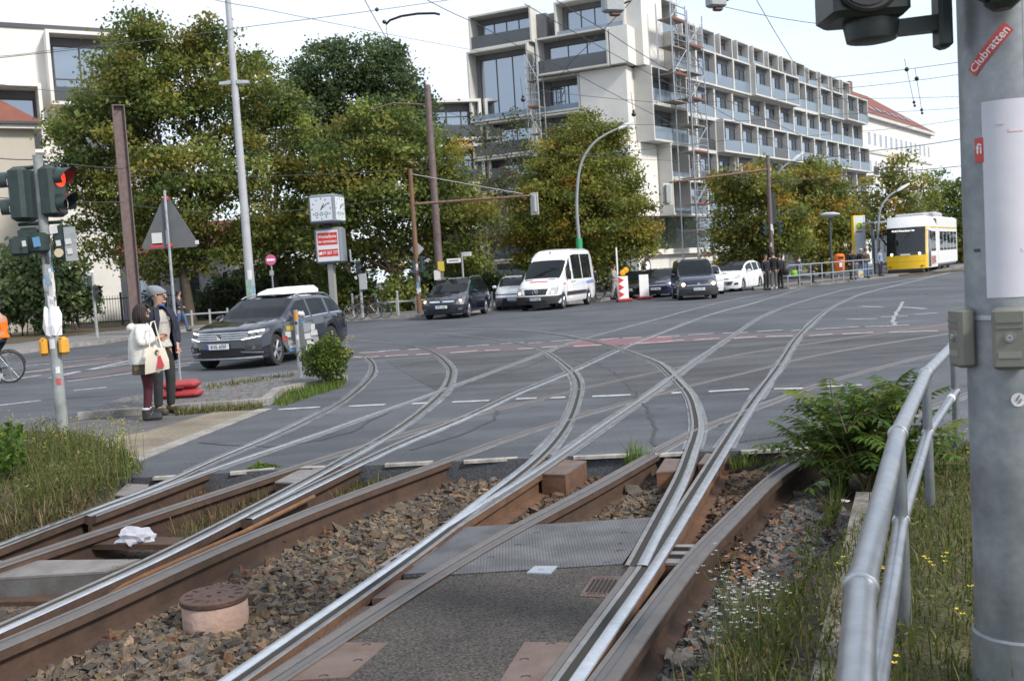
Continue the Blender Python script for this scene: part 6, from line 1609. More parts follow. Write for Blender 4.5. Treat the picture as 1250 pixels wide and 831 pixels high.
for k in range(6):
    b=MB(); zz=z0+1.3; yy=-.8+(1.3/5.2)*6.6; sl=Matrix.Rotation(math.atan2(5.2,6.6),3,'X'); b.box((8+3.3*k,yy-.05,zz+.06),(1.0,1.2,.06),rot=sl); b.build('skylight',PANE,od)
wm0=None
for row,z in enumerate((1.2,4.6,7.8,10.9,14.3)):
    for k in range(13):
        x=3.2+2.35*k
        if wm0 is None:
            b=MB()
            for (a,c_) in [((-.55,-.235,0),(-.47,-.19,1.7)),((.47,-.235,0),(.55,-.19,1.7)),((-.47,-.233,0),(.47,-.19,.08)),((-.47,-.233,1.62),(.47,-.19,1.7)),((-.03,-.231,.08),(.03,-.19,1.62))]: b.bbox(a,c_)
            wf=b.build('window',WHITE,od); b=MB(); b.add([(-.47,-.207,.08),(.47,-.207,.08),(.47,-.207,1.62),(-.47,-.207,1.62)],[(0,1,2,3)]); pn=b.build('pane',PANE,wf); wm0=wf
            wf.location=(x,0,z)
        else: c_=copy_tree(wm0,od); c_.location=(x,0,z)
for z in (4.3,7.4,10.4):
    b=MB(); b.bbox((.3,-1.5,z),(2.4,-.21,z+.12)); b.build('balcony_slab',WALLG,od)
    b=MB()
    for k in range(12): b.cyl((.35+.18*k,-1.45,z+.12),(.35+.18*k,-1.45,z+1.1),.025,n=5)
    b.cyl((.3,-1.45,z+1.1),(2.4,-1.45,z+1.1),.03,n=5); b.build('balcony_railing',FRAMEG,od)
# ---- white modern building at upper left and house with red roof in front of it
Zl=68; q0=D(-60,330,Zl)
lb=empty('modern_building',(q0.x,Zl,0.1),R_(62),'white modern building with big dark loggia window at upper left behind the trees','building')
def zat(y,Z,x): return D(x,y,Z).z
def box_px(x0,x1,y0,y1,Y,dy,m,name,parent):
    a=D(x0,y1,Y);c=D(x1,y0,Y); b=MB(); 
    inv=Matrix.Rotation(-parent.rotation_euler.z,3,'Z')
    return a,c
lb.rotation_euler.z=R_(30)   # facade turned to the right
def loc_pt(par,P): return Matrix.Rotation(-par.rotation_euler.z,3,'Z')@(Vector(P)-Vector(par.location))
b=MB(); b.bbox((-8,0,0),(13.0,14,20.2)); b.build('wall',WALLW,lb)
b=MB(); b.bbox((-8.1,-.1,20.2),(13.1,14.1,20.5)); b.build('parapet',FRAMEG,lb)
def frame_box(par,x0,x1,z0,z1,dep,wall,npan,bal):
    b=MB(); th=.22
    b.bbox((x0,-dep,z0),(x0+th,0,z1)); b.bbox((x1-th,-dep,z0),(x1,0,z1)); b.bbox((x0+th,-dep+.003,z0),(x1-th,0,z0+th)); b.bbox((x0+th,-dep+.003,z1-th),(x1-th,0,z1)); b.build('loggia_frame',wall,par)
    b=MB(); b.bbox((x0+th,-.06,z0+th),(x1-th,-.02,z1-th)); b.build('back_wall',WALLS,par)
    b=MB(); a,c_=x0+.5,x1-.4; zt=z1-.8
    for k in range(npan+1):
        x=a+(c_-a)*k/npan; b.bbox((x-.05,-.16,z0+.3),(x+.05,-.065,zt))
    b.bbox((a+.05,-.158,zt-.08),(c_-.05,-.07,zt)); b.bbox((a+.05,-.158,z0+1.9),(c_-.05,-.07,z0+1.97)); w_=b.build('window',FRAMEG,par)
    b=MB(); b.add([(a,-.1,z0+.3),(c_,-.1,z0+.3),(c_,-.1,zt),(a,-.1,zt)],[(0,1,2,3)]); b.build('pane',PANE,w_)
    if bal: b=MB(); b.bbox((x0+th+.02,-dep+.05,z0+th),(x1-th-.02,-dep+.08,z0+1.2)); b.build('balustrade',BALD,par)
mv=loc_pt(lb,D(62,85,Zl)); 
frame_box(lb,6.9,12.9,14.9,19.9,1.4,WALLW,3,True)
frame_box(lb,8.2,12.9,10.5,14.6,.7,WALLW,3,True)
frame_box(lb,3.4,6.3,11.6,16.2,1.8,WALLW,1,True)
Zr=58; q0=D(30,330,Zr)
rh=empty('red_roof_house',(D(66,330,Zr).x,Zr,0.1),R_(30),'beige house with red tile roof at the left edge behind the traffic light','building')
b=MB(); b.bbox((-16,0,0),(-.4,10,11.2)); b.build('wall',BEIGE,rh)
b=MB(); b.bbox((-16,-.5,11.2),(0,10.4,11.55)); b.build('eaves',WALLW,rh)
b=MB(); b.add([(-16,-.55,11.56),(.05,-.55,11.56),(.05,10.5,11.56),(-16,10.5,11.56),(-16,5,15.4),(-4.5,5,15.4)],[(0,1,5,4),(1,2,5),(2,3,4,5),(3,0,4)]); b.build('roof',ROOFR,rh)
b=MB(); b.bbox((-16,-.68,11.42),(.1,-.551,11.56)); b.build('gutter',FRAMEG,rh)
b=MB(); b.box((-4.6,1.5,13.05),(1.0,1.3,.08),rot=Matrix.Rotation(R_(35),3,'X')); b.build('skylight',PANE,rh)
for k in range(3):
    b=MB(); b.bbox((-6-4*k,-.06,5),(-4.8-4*k,-.005,7)); b.build('window',PANE,rh)
# ---- block behind the middle trees
Zm=82; q0=D(528,323,Zm)
mb_=empty('rear_building',(q0.x,Zm,.1),R_(12),'pale building with white window frames glimpsed behind the middle trees','building')
b=MB(); b.bbox((0,.2,0),(9.5,10,15.6)); b.build('wall',WALLW,mb_)
for (x0,z0) in [(.2,12.3),(4.9,12.3),(.2,8.8),(4.9,8.8),(.2,5.3),(4.9,5.3)]: frame_box(mb_,x0,x0+4.4,z0,z0+3.2,.9,WALLW,3,True)
Zb=64; q0=D(150,375,Zb)
hb=empty('garden_house',(q0.x,Zb,.1),R_(4),'low pale house wall behind the dark tree trunks and the fence','building')
b=MB(); b.bbox((0,0,0),(9.6,6,4.2)); b.build('wall',mat('white render with painted bluish shade',(.36,.38,.42),.85,var=.08,vscale=.7),hb)  # white wall; its bluish shade under the trees is mixed into the colour
b=MB(); b.add([(-.3,-.4,4.2),(9.9,-.4,4.2),(9.9,6.4,4.2),(-.3,6.4,4.2),(-.3,3,6.2),(9.9,3,6.2)],[(0,1,5,4),(2,3,4,5),(1,2,5),(3,0,4),(0,3,2,1)]); b.build('roof',ROOFR,hb)
for x in (1.2,3.6,6.9):
    b=MB(); b.bbox((x,-.06,1.0),(x+1.2,-.003,2.9)); b.build('window',PANE,hb)
# black fence in front of it
fa=D(95,388,59); fb=D(345,380,59)
fn=empty('iron_fence',(fa.x,59,.1),0,'black iron fence with vertical bars below the left trees','fence'); Lf=fb.x-fa.x
b=MB()
for z in (.25,1.55): b.cyl((0,0,z),(Lf,0,z),.03,n=5)
b.build('rail',BLACK,fn)
np_=int(Lf/.16)
bb=None
for k in range(0,np_+1):
    if k%16==0:
        b=MB(); b.bbox((k*.16-.05,-.05,0),(k*.16+.05,.05,1.9)); b.build('post',BLACK,fn)
b=MB()
for k in range(np_+1): b.cyl((k*.16,.0,.1),(k*.16,.0,1.75),.014,n=4)
bars=b.build('bars',BLACK,fn)
# ------------------------------------------------------------------ trees, shrubs, plants
def leaf_mat(name,transl=.45):
    m=bpy.data.materials.new(name); m.use_nodes=True; nt=m.node_tree;N=nt.nodes;L=nt.links;b=N['Principled BSDF']
    at=N.new('ShaderNodeAttribute'); at.attribute_name='col'
    b.inputs['Roughness'].default_value=.55; b.inputs['Specular IOR Level'].default_value=.35
    L.new(at.outputs['Color'],b.inputs['Base Color'])
    t=N.new('ShaderNodeBsdfTranslucent'); L.new(at.outputs['Color'],t.inputs['Color'])
    mx=N.new('ShaderNodeMixShader'); mx.inputs[0].default_value=transl; L.new(b.outputs[0],mx.inputs[1]); L.new(t.outputs[0],mx.inputs[2]); L.new(mx.outputs[0],N['Material Output'].inputs['Surface'])
    return m
LEAF=leaf_mat('foliage')
BARK=mat('bark',(.085,.065,.048),.9,col2=(.05,.04,.03),vscale=5,bump=.6,bscale=14)
def leaf_quads(C,size,g,up=.35,aspect=.62):
    """one bent leaf (2 quads folded) per centre"""
    n=len(C); a=g.standard_normal((n,3)); a/=np.linalg.norm(a,axis=1)[:,None]
    nr=g.standard_normal((n,3)); nr[:,2]+=up*2; nr-=a*(nr*a).sum(1)[:,None]; nr/=np.linalg.norm(nr,axis=1)[:,None]
    s=np.cross(nr,a); L_=(size*np.exp(.26*g.standard_normal(n)))[:,None]; w=L_*aspect
    V=np.stack([C-a*L_,C+s*w-nr*w*.15+a*L_*.1,C+a*L_,C-s*w-nr*w*.15+a*L_*.1],1).reshape(-1,3)
    Fq=np.arange(4*n).reshape(n,4)
    return V,Fq
def palette_cols(n,pal,g,jit=.25):
    p=np.array([q[3] for q in pal],float);p/=p.sum(); c=np.array([q[:3] for q in pal])[g.choice(len(pal),n,p=p)]
    return c
GREEN=[(0.107, 0.161, 0.037, 5), (0.15, 0.201, 0.048, 5), (0.077, 0.129, 0.037, 3), (0.225, 0.248, 0.052, 2.2), (0.305, 0.231, 0.036, 0.6)]
MIXED=[(0.132, 0.176, 0.039, 4), (0.189, 0.223, 0.052, 4), (0.257, 0.255, 0.057, 2.5), (0.074, 0.118, 0.034, 2.5), (0.45, 0.284, 0.036, 0.275), (0.402, 0.167, 0.039, 0.15), (0.21, 0.185, 0.04, 2.0)]
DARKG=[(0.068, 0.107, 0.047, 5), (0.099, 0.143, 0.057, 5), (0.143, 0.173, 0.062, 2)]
OLIVE=[(0.171, 0.195, 0.037, 5), (0.225, 0.232, 0.042, 5), (0.117, 0.152, 0.034, 3), (0.366, 0.256, 0.042, 1.0), (0.415, 0.201, 0.039, 0.2), (0.21, 0.185, 0.04, 2.0)]
AUT=[(0.236, 0.236, 0.042, 5), (0.182, 0.208, 0.048, 4), (0.415, 0.279, 0.048, 1.3), (0.117, 0.141, 0.037, 3), (0.45, 0.284, 0.036, 0.4), (0.21, 0.185, 0.04, 2.0)]
SPARSE=[(0.107, 0.113, 0.057, 4), (0.139, 0.145, 0.063, 3), (0.075, 0.094, 0.042, 3)]
def tree(label,trunk,blobs,Y,pal,dens=1.0,leaf=.15,seed=1,spread=1.2,tr=.22,group='street trees around the junction',cname='tree',nl=135,csig=.44):
    g=np.random.default_rng(seed); r=random.Random(seed)
    tb=D(trunk[0],trunk[1],Y); base=Vector((tb.x,Y,.12))
    root=empty(cname,base,0,label,'tree',group)
    Vs=[];Fs=[];Cs=[];cnt=0; cents=[]
    for (px,py,rp) in blobs:
        c=D(px,py,Y); c.y+=r.uniform(-spread,spread); R=rp*Y/F; cents.append((c,R))
        nc=max(6,int(dens*R*R*9.0)); 
        d=g.standard_normal((nc,3)); d/=np.linalg.norm(d,axis=1)[:,None]
        rad=R*(.70+.34*g.random(nc)**.8); inner=g.random(nc)<.22; rad[inner]*=.65; outl=g.random(nc)<.10; rad[outl]*=1.17
        cc_=np.array(c)+d*rad[:,None]*np.array([1,1,.92])
        colc=palette_cols(nc,pal,g)*np.exp(.18*g.standard_normal(nc))[:,None]
        m=(nl*(.6+.8*g.random(nc))).astype(int)
        idx=np.repeat(np.arange(nc),m); nn=len(idx)
        off_=g.standard_normal((nn,3))*np.array([csig,csig,csig*.55])
        P=cc_[idx]+off_
        V,Fq=leaf_quads(P,leaf*.66,g)
        C=colc[idx]*np.exp(.14*g.standard_normal(nn))[:,None]
        Vs.append(V-np.array(base)); Fs.append(Fq+cnt); Cs.append(np.repeat(C,4,0)); cnt+=len(V)
    cr=colmesh('crown',np.concatenate(Vs),np.concatenate(Fs),np.concatenate(Cs),LEAF); cr.parent=root
    b=MB(); top=sum((c for c,R in cents),Vector((0,0,0)))/len(cents)-base
    fork=Vector((top.x*.25,0,max(2.2,top.z*.42)))
    b.tube([(0,0,-.15),(0.03,0,.3),(fork.x*.5,.05,fork.z*.55),fork],[tr*1.5,tr*1.05,tr*.9,tr*.75],9); b.build('trunk',BARK,root,smooth=60)
    b=MB()
    for c,R in cents:
        e=c-base; mid=fork.lerp(e,.5)+Vector((0,0,-.3*R*.3)); st=Vector((fork.x*.6,0,fork.z*r.uniform(.7,1)))
        b.tube([st,mid,e],[tr*.45,tr*.28,tr*.08],6)
        for q in range(4):
            d=Vector((r.gauss(0,1),r.gauss(0,1),r.gauss(.2,.8))).normalized(); b.tube([e*.7+mid*.3,e+d*R*.8],[tr*.16,tr*.04],5)
    b.build('limbs',BARK,root,smooth=60)
    return root
tree('big leafy tree with yellow patches at left, in front of the white modern building',(232,392),[(185,80,55),(140,115,50),(240,85,50),(120,170,48),(195,160,66),(285,125,45),(100,215,34),(160,240,56),(230,235,56),(285,205,48),(120,275,40),(190,300,42),(255,295,42),(180,45,26),(262,45,26),(82,155,22)],54,MIXED,seed=1,tr=.28,leaf=.15)
tree('green tree between the tall lamp mast and the clock column',(335,386),[(335,170,45),(350,240,45),(330,295,40),(312,95,28),(375,205,36),(380,280,38),(300,300,34),(400,310,30),(335,120,26)],57,MIXED,seed=2,tr=.26,leaf=.15)
tree('dark green tall tree rising behind the clock column',(425,378),[(400,95,40),(452,85,36),(485,110,36),(430,135,48),(370,112,26),(502,140,28),(385,160,38),(470,160,40),(405,62,16),(474,75,20),(345,110,18)],66,DARKG,seed=3,tr=.28,leaf=.17)
tree('yellow-tinged tree behind the tall dark pole and clock column',(480,388),[(430,185,44),(480,165,46),(525,190,42),(425,245,46),(480,235,52),(535,245,48),(440,300,38),(495,300,38),(550,295,36),(582,262,28),(580,310,26),(400,290,28)],54,MIXED,seed=4,tr=.26,leaf=.15)
tree('thin dark tree with see-through crown before the pale rear building',(600,360),[(592,160,30),(612,200,36),(600,245,34),(632,150,22),(642,190,22),(565,215,26),(622,275,28)],70,SPARSE,dens=.45,seed=5,tr=.22,leaf=.15,nl=42)
tree('dense rounded olive tree behind the white minibus',(712,372),[(708,168,34),(690,215,48),(732,212,48),(664,262,44),(714,262,55),(762,262,36),(660,300,36),(712,300,46),(768,296,30),(742,165,22),(778,285,22),(640,290,26)],58,OLIVE,dens=2.0,seed=6,tr=.24,leaf=.12,spread=.8,csig=.34)
G2='autumn trees by the tram stop'
tree('autumn tree behind the right traffic signal pole',(925,345),[(893,225,26),(930,228,30),(903,268,36),(943,272,34),(888,298,22),(925,298,28),(960,290,20)],67,AUT,seed=7,tr=.18,leaf=.17,group=G2)
tree('autumn tree behind the lone street lamp at the stop',(1003,338),[(985,218,26),(1010,222,26),(975,262,32),(1015,262,36),(990,296,26),(1030,292,22),(1045,262,20)],76,AUT,seed=8,tr=.18,leaf=.18,group=G2)
tree('autumn tree above the tram roof in front of the old house',(1085,320),[(1100,212,26),(1076,238,28),(1115,243,30),(1060,270,28),(1095,275,28),(1125,270,22)],88,AUT,seed=9,tr=.18,leaf=.2,group=G2,nl=45)
tree('rightmost green tree behind the tram beside the near mast',(1150,318),[(1150,230,24),(1138,262,26),(1165,262,26),(1172,236,20),(1185,275,24)],98,GREEN,seed=10,tr=.18,leaf=.22,group=G2,nl=40)
def shrub(label,blobs,Y,pal,seed,leaf=.12,name='shrub',group=None,csig=.28,nl=60,dens=1.6,cat='shrub'):
    g=np.random.default_rng(seed); r=random.Random(seed); b0_=D(blobs[0][0],blobs[0][1],Y); base=Vector((b0_.x,Y,.12))
    root=empty(name,base,0,label,cat,group); Vs=[];Fs=[];Cs=[];cnt=0; b=MB()
    for (px,py,rp) in blobs:
        c=D(px,py,Y); c.y+=r.uniform(-.5,.5); R=rp*Y/F; nc=max(6,int(dens*R*R*16)); d=g.standard_normal((nc,3)); d/=np.linalg.norm(d,axis=1)[:,None]
        cc_=np.array(c)+d*(R*(.55+.45*g.random(nc)))[:,None]; cc_[:,2]=np.maximum(cc_[:,2],.2)
        colc=palette_cols(nc,pal,g)*np.exp(.18*g.standard_normal(nc))[:,None]; idx=np.repeat(np.arange(nc),nl); nn=len(idx)
        V,Fq=leaf_quads(cc_[idx]+g.standard_normal((nn,3))*csig,leaf,g); Vs.append(V-np.array(base)); Fs.append(Fq+cnt); Cs.append(np.repeat(colc[idx]*np.exp(.2*g.standard_normal(nn))[:,None],4,0)); cnt+=len(V)
        for q in range(3): b.tube([(c.x-base.x+r.uniform(-.2,.2),c.y-base.y,-.05),(c.x-base.x+r.uniform(-.5,.5)*R,c.y-base.y,c.z-base.z+R*.3)],[.03,.012],5)
    o=colmesh('foliage',np.concatenate(Vs),np.concatenate(Fs),np.concatenate(Cs),LEAF); o.parent=root
    b.build('stems',BARK,root); return root
G3='dark shrubs under the trees'
shrub('wide dark evergreen shrub at the left behind the traffic light',[(42,350,34),(70,332,36),(20,330,30),(88,365,26),(10,372,26),(60,378,24)],50,DARKG,21,group=G3)
shrub('low shrub under the clock column',[(430,358,20),(408,368,14),(450,365,16)],55,GREEN,22,group=G3)
shrub('bushy green shrub left of the rusty signal pole',[(490,355,20),(475,368,14),(510,365,14)],52,MIXED,23,group=G3)
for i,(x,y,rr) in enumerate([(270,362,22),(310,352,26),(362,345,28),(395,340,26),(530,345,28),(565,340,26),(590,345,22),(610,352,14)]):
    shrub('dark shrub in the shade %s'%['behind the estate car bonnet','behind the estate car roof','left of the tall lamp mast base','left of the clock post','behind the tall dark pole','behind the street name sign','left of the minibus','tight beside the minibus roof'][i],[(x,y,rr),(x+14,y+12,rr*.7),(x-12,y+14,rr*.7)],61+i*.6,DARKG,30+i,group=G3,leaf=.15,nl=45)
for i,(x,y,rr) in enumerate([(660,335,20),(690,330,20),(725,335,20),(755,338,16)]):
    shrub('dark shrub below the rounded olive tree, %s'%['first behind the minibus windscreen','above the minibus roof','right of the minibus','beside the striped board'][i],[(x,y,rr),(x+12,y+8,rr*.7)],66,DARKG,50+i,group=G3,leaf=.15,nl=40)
for i,(x,y,rr) in enumerate([(880,335,14),(1000,326,10),(1030,322,10),(1120,300,24),(1165,300,22)]):
    shrub(['shrub behind the white parked car','shrub behind the tram stop railing at left','shrub behind the orange bin','shrub behind the tram','shrub behind the tram beside the mast'][i],[(x,y,rr),(x+12,y+3,rr*.7)],86+i*3,OLIVE,60+i,group=G3,leaf=.18,nl=40)
# ---- small plants and grass in the foreground
def blades(name,pts,hgt,w,cols,seed,bend=.4,kind='stuff',parent=None):
    """pts: array of (x,y,z); 3-segment blades"""
    g=np.random.default_rng(seed); pts=np.asarray(pts); n=len(pts)
    a=g.uniform(0,2*PI,n); h=hgt*np.exp(.35*g.standard_normal(n)); be=bend*h*g.uniform(.2,1.2,n)
    d=np.c_[np.cos(a),np.sin(a),np.zeros(n)]; s=np.c_[-np.sin(a),np.cos(a),np.zeros(n)]; w_=(w*np.exp(.2*g.standard_normal(n)))[:,None]
    up_=np.array([0,0,1.])
    p0=pts; p1=pts+up_*(h*.55)[:,None]+d*(be*.3)[:,None]; p2=pts+up_*(h*.95)[:,None]+d*be[:,None]
    V=np.stack([p0-s*w_,p0+s*w_,p1+s*w_*.8,p1-s*w_*.8,p2+s*w_*.12,p2-s*w_*.12],1).reshape(-1,3)
    base=np.arange(n)*6; Fq=np.concatenate([np.stack([base,base+1,base+2,base+3],1),np.stack([base+3,base+2,base+4,base+5],1)])
    C=np.array([c[:3] for c in cols])[g.choice(len(cols),n,p=np.array([c[3] for c in cols])/sum(c[3] for c in cols))]*np.exp(.25*g.standard_normal(n))[:,None]
    o=colmesh(name,V,Fq,np.repeat(C,6,0),LEAF,kind=kind)
    if parent is not None: o.parent=parent
    return o
GRC=[(.10,.115,.022,4),(.075,.10,.018,4),(.16,.14,.045,3),(.21,.17,.08,2),(.05,.075,.015,3)]
DRYC=[(.20,.155,.08,4),(.14,.10,.05,3),(.09,.09,.03,3),(.06,.075,.018,2)]
FRESH=[(.09,.16,.018,4),(.12,.19,.02,3),(.06,.11,.015,3)]
def scatter(poly,n,z,seed,zf=None):
    r=random.Random(seed); xs=[p[0] for p in poly];ys=[p[1] for p in poly]; out=[]
    while len(out)<n:
        x=r.uniform(min(xs),max(xs));y=r.uniform(min(ys),max(ys))
        if inpoly(x,y,poly): out.append((x,y,z))
    return np.array(out)
def flowers(name,heads,stemh,col,rad,seed,parent=None,kind='stuff'):
    r=random.Random(seed); b=MB(); 
    for (x,y,z) in heads:
        h=stemh*r.uniform(.7,1.25); dx,dy=r.gauss(0,.04),r.gauss(0,.04)
        b.mi=0; b.tube([(x,y,z),(x+dx*.4,y+dy*.4,z+h*.6),(x+dx,y+dy,z+h)],[.003,.0025,.002],4)
        b.mi=1
        for q in range(r.randint(2,4)):
            c=Vector((x+dx+r.gauss(0,.02),y+dy+r.gauss(0,.02),z+h+r.gauss(0,.02))); 
            for k in range(5):
                a=2*PI*k/5+r.random(); b.add([c,c+Vector((rad*math.cos(a-.4),rad*math.sin(a-.4),.3*rad)),c+Vector((rad*1.2*math.cos(a),rad*1.2*math.sin(a),.45*rad)),c+Vector((rad*math.cos(a+.4),rad*math.sin(a+.4),.3*rad))],[(0,1,2,3)])
    o=b.build(name,[mat('plant stem',(.09,.12,.03),.7),col],parent)
    if kind: o['kind']=kind
    return o
YF=mat('yellow petals',(.62,.47,.02),.6); WF=mat('white fluffy seed heads',(.40,.39,.36),.8)
# left bank
VLs=[p for p in VL]
pl=scatter(VL,3200,.03,1); blades('bank_grass',pl,.11,.005,GRC,1)
pA=[G(*q) for q in [(20,560),(110,545),(172,578),(100,620),(20,640)]]; pA=[(q.x,q.y) for q in pA]
blades('tall_grass',scatter(pA,1100,.06,2),.19,.0035,GRC,2,bend=.5)
pA2=[G(*q) for q in [(-60,610),(60,612),(120,600),(100,628),(0,662),(-60,675)]]; pA2=[(q.x,q.y) for q in pA2]
blades('dry_grass',scatter(pA2,2000,.0,3),.13,.005,DRYC,3,bend=.9)
pA3=[G(*q) for q in [(-80,560),(30,565),(35,600),(-80,625)]]; pA3=[(q.x,q.y) for q in pA3]
g=np.random.default_rng(5); P=scatter(pA3,2400,.1,4); P[:,2]+=g.random(len(P))*.36
V,Fq=leaf_quads(P,.035,g); C=palette_cols(len(P),[(.06,.12,.015,3),(.09,.15,.02,2),(.04,.08,.012,2)],g)
rt_=empty('leafy_weed',(P[:,0].mean(),P[:,1].mean(),0),0,'broad green leafy weed at the left edge of the bank','plant'); o=colmesh('foliage',V-np.array([P[:,0].mean(),P[:,1].mean(),0]),Fq,np.repeat(C*np.exp(.2*g.standard_normal(len(P)))[:,None],4,0),LEAF); o.parent=rt_
for i in range(26):   # yellow flowering stalks on the bank, one plant each
    r=random.Random(100+i); q=(r.uniform(0,165),0); y=r.uniform(545,600); p=G(q[0],y,.05)
    rt_=empty('flowering_weed',p,0,'tall yellow-flowering weed on the left bank','plant','yellow-flowering weeds on the left bank')
    flowers('flower_stalk',[(r.gauss(0,.08),r.gauss(0,.06),0) for _ in range(3)],.34 if i%3 else .46,YF,.010,200+i,rt_,None)
# bush on the traffic island tip
ib=G(396,466,.09)
def bush3(name,label,base,rx,ry,h,n,leaf,pal,seed,fl=None,stems=14,cat='bush'):
    g=np.random.default_rng(seed); root=empty(name,base,0,label,cat)
    d=g.standard_normal((n,3)); d/=np.linalg.norm(d,axis=1)[:,None]; rr=g.random(n)**.45
    lump=1+.16*np.sin(d[:,0]*5+seed)+.14*np.sin(d[:,2]*6+d[:,1]*4)
    P=d*(rr*lump)[:,None]*np.array([rx,ry,h*.52]); P[:,2]+=h*.52; P[:,2]=np.maximum(P[:,2],.02)
    V,Fq=leaf_quads(P,leaf,g); C=palette_cols(n,pal,g)*np.exp(.25*g.standard_normal(n))[:,None]
    o=colmesh('foliage',V,Fq,np.repeat(C,4,0),LEAF); o.parent=root
    b=MB(); r=random.Random(seed)
    for k in range(stems): b.tube([(r.gauss(0,rx*.2),r.gauss(0,ry*.2),-.02),(r.gauss(0,rx*.55),r.gauss(0,ry*.5),h*r.uniform(.6,1.02))],[.008,.003],4)
    b.build('stems',mat('plant stem',(.09,.12,.03),.7),root)
    for q in range(fl or 0): flowers('flower',[(r.gauss(0,rx*.5),r.gauss(0,ry*.5),h*r.uniform(.35,.85))],.12,YF,.022,seed+q,root,None)
    return root
bush3('flowering_bush','green bush with yellow flowers on the island beside the sticker-covered sign',(ib.x+.06,ib.y+.1,.09),.42,.36,.74,5200,.024,[(.085,.13,.02,4),(.12,.17,.025,3),(.055,.09,.015,3)],7,fl=34)
pI=[G(*q) for q in [(333,494),(350,480),(424,464),(418,474),(372,487),(345,497)]]; blades('island_grass',scatter([(q.x,q.y) for q in pI],1500,.0,6),.08,.005,FRESH+[(.2,.17,.08,2)],6)
pI=[G(*q) for q in [(212,503),(318,493),(322,499),(214,508)]]; blades('island_grass',scatter([(q.x,q.y) for q in pI],1300,.0,7),.06,.005,GRC+[(.2,.17,.08,2)],8)
pI=[G(*q) for q in [(250,478),(360,462),(362,465),(255,483)]]; blades('island_grass',scatter([(q.x,q.y) for q in pI],350,.08,8),.06,.006,GRC,9)
# weeds between the rails
def weedpatch(q,n,h,cols,seed,z=BEDZ,w=.004): 
    P=[G(*a,z) for a in q]; return blades('track_weeds',scatter([(p.x,p.y) for p in P],n,z,seed),h,w,cols,seed,bend=.6)
weedpatch([(405,612),(440,585),(545,566),(548,575),(470,612),(420,625)],1500,.075,GRC+[(.17,.10,.05,2)],11)
weedpatch([(215,610),(330,577),(380,574),(330,590),(240,625)],1000,.06,DRYC+[(.16,.08,.04,3)],12)
weedpatch([(210,650),(260,630),(330,610),(340,618),(260,645),(215,668)],350,.10,DRYC+[(.09,.11,.03,3)],13)
weedpatch([(760,572),(772,563),(800,564),(790,572)],220,.13,FRESH,14,z=-.1)
weedpatch([(890,575),(905,553),(990,550),(985,562),(930,568)],1100,.08,GRC+FRESH,15,z=-.12)
weedpatch([(950,760),(985,640),(1008,640),(990,700),(960,831),(935,831)],600,.055,FRESH+GRC,16)
weedpatch([(870,800),(895,752),(960,715),(970,760),(945,840),(860,840)],330,.11,[(.14,.15,.055,4),(.19,.17,.08,3),(.10,.12,.04,3)],17)
weedpatch([(1020,600),(1035,595),(1022,640),(1005,660)],400,.12,FRESH+GRC,18)
rd=G(321,577,-.05); bush3('dandelion','bright green leafy dandelion at the road edge between the left rails',(rd.x,rd.y,-.06),.16,.08,.09,260,.03,FRESH,9,stems=3,cat='weed')
for i in range(18):
    r=random.Random(300+i); p=G(r.uniform(875,962),r.uniform(745,835),BEDZ)
    rt_=empty('seeding_weed',p,0,'wispy weed with white fluffy seed heads at lower right','plant','white-headed weeds by the edging beam')
    flowers('seed_stalk',[(r.gauss(0,.05),r.gauss(0,.05),0) for _ in range(3)],.27,WF,.009,400+i,rt_,None)
# right verge grass with small yellow flowers
pv=[(b0.x+.20,b0.y),(b1.x+.24,b1.y+2.8),(b1.x+2.6,b1.y+2.8),(4.6,5.5),(4.6,8.2),(3.2,8.6)]
blades('verge_grass',scatter(pv,11000,.03,21),.055,.004,GRC,21,bend=.7)
blades('verge_grass',scatter(pv,1500,.03,22),.14,.003,GRC,22,bend=.4)
for i in range(40):
    r=random.Random(500+i); x,y,_=scatter([(p[0]+.1,p[1]) for p in pv],1,0,900+i)[0]
    rt_=empty('verge_flower',(x,y,.03),0,'small yellow-flowering weed in the grass behind the railing','plant','yellow weeds behind the railing')
    flowers('flower_stalk',[(r.gauss(0,.05),r.gauss(0,.05),0) for _ in range(2)],.15,YF,.011,600+i,rt_,None)
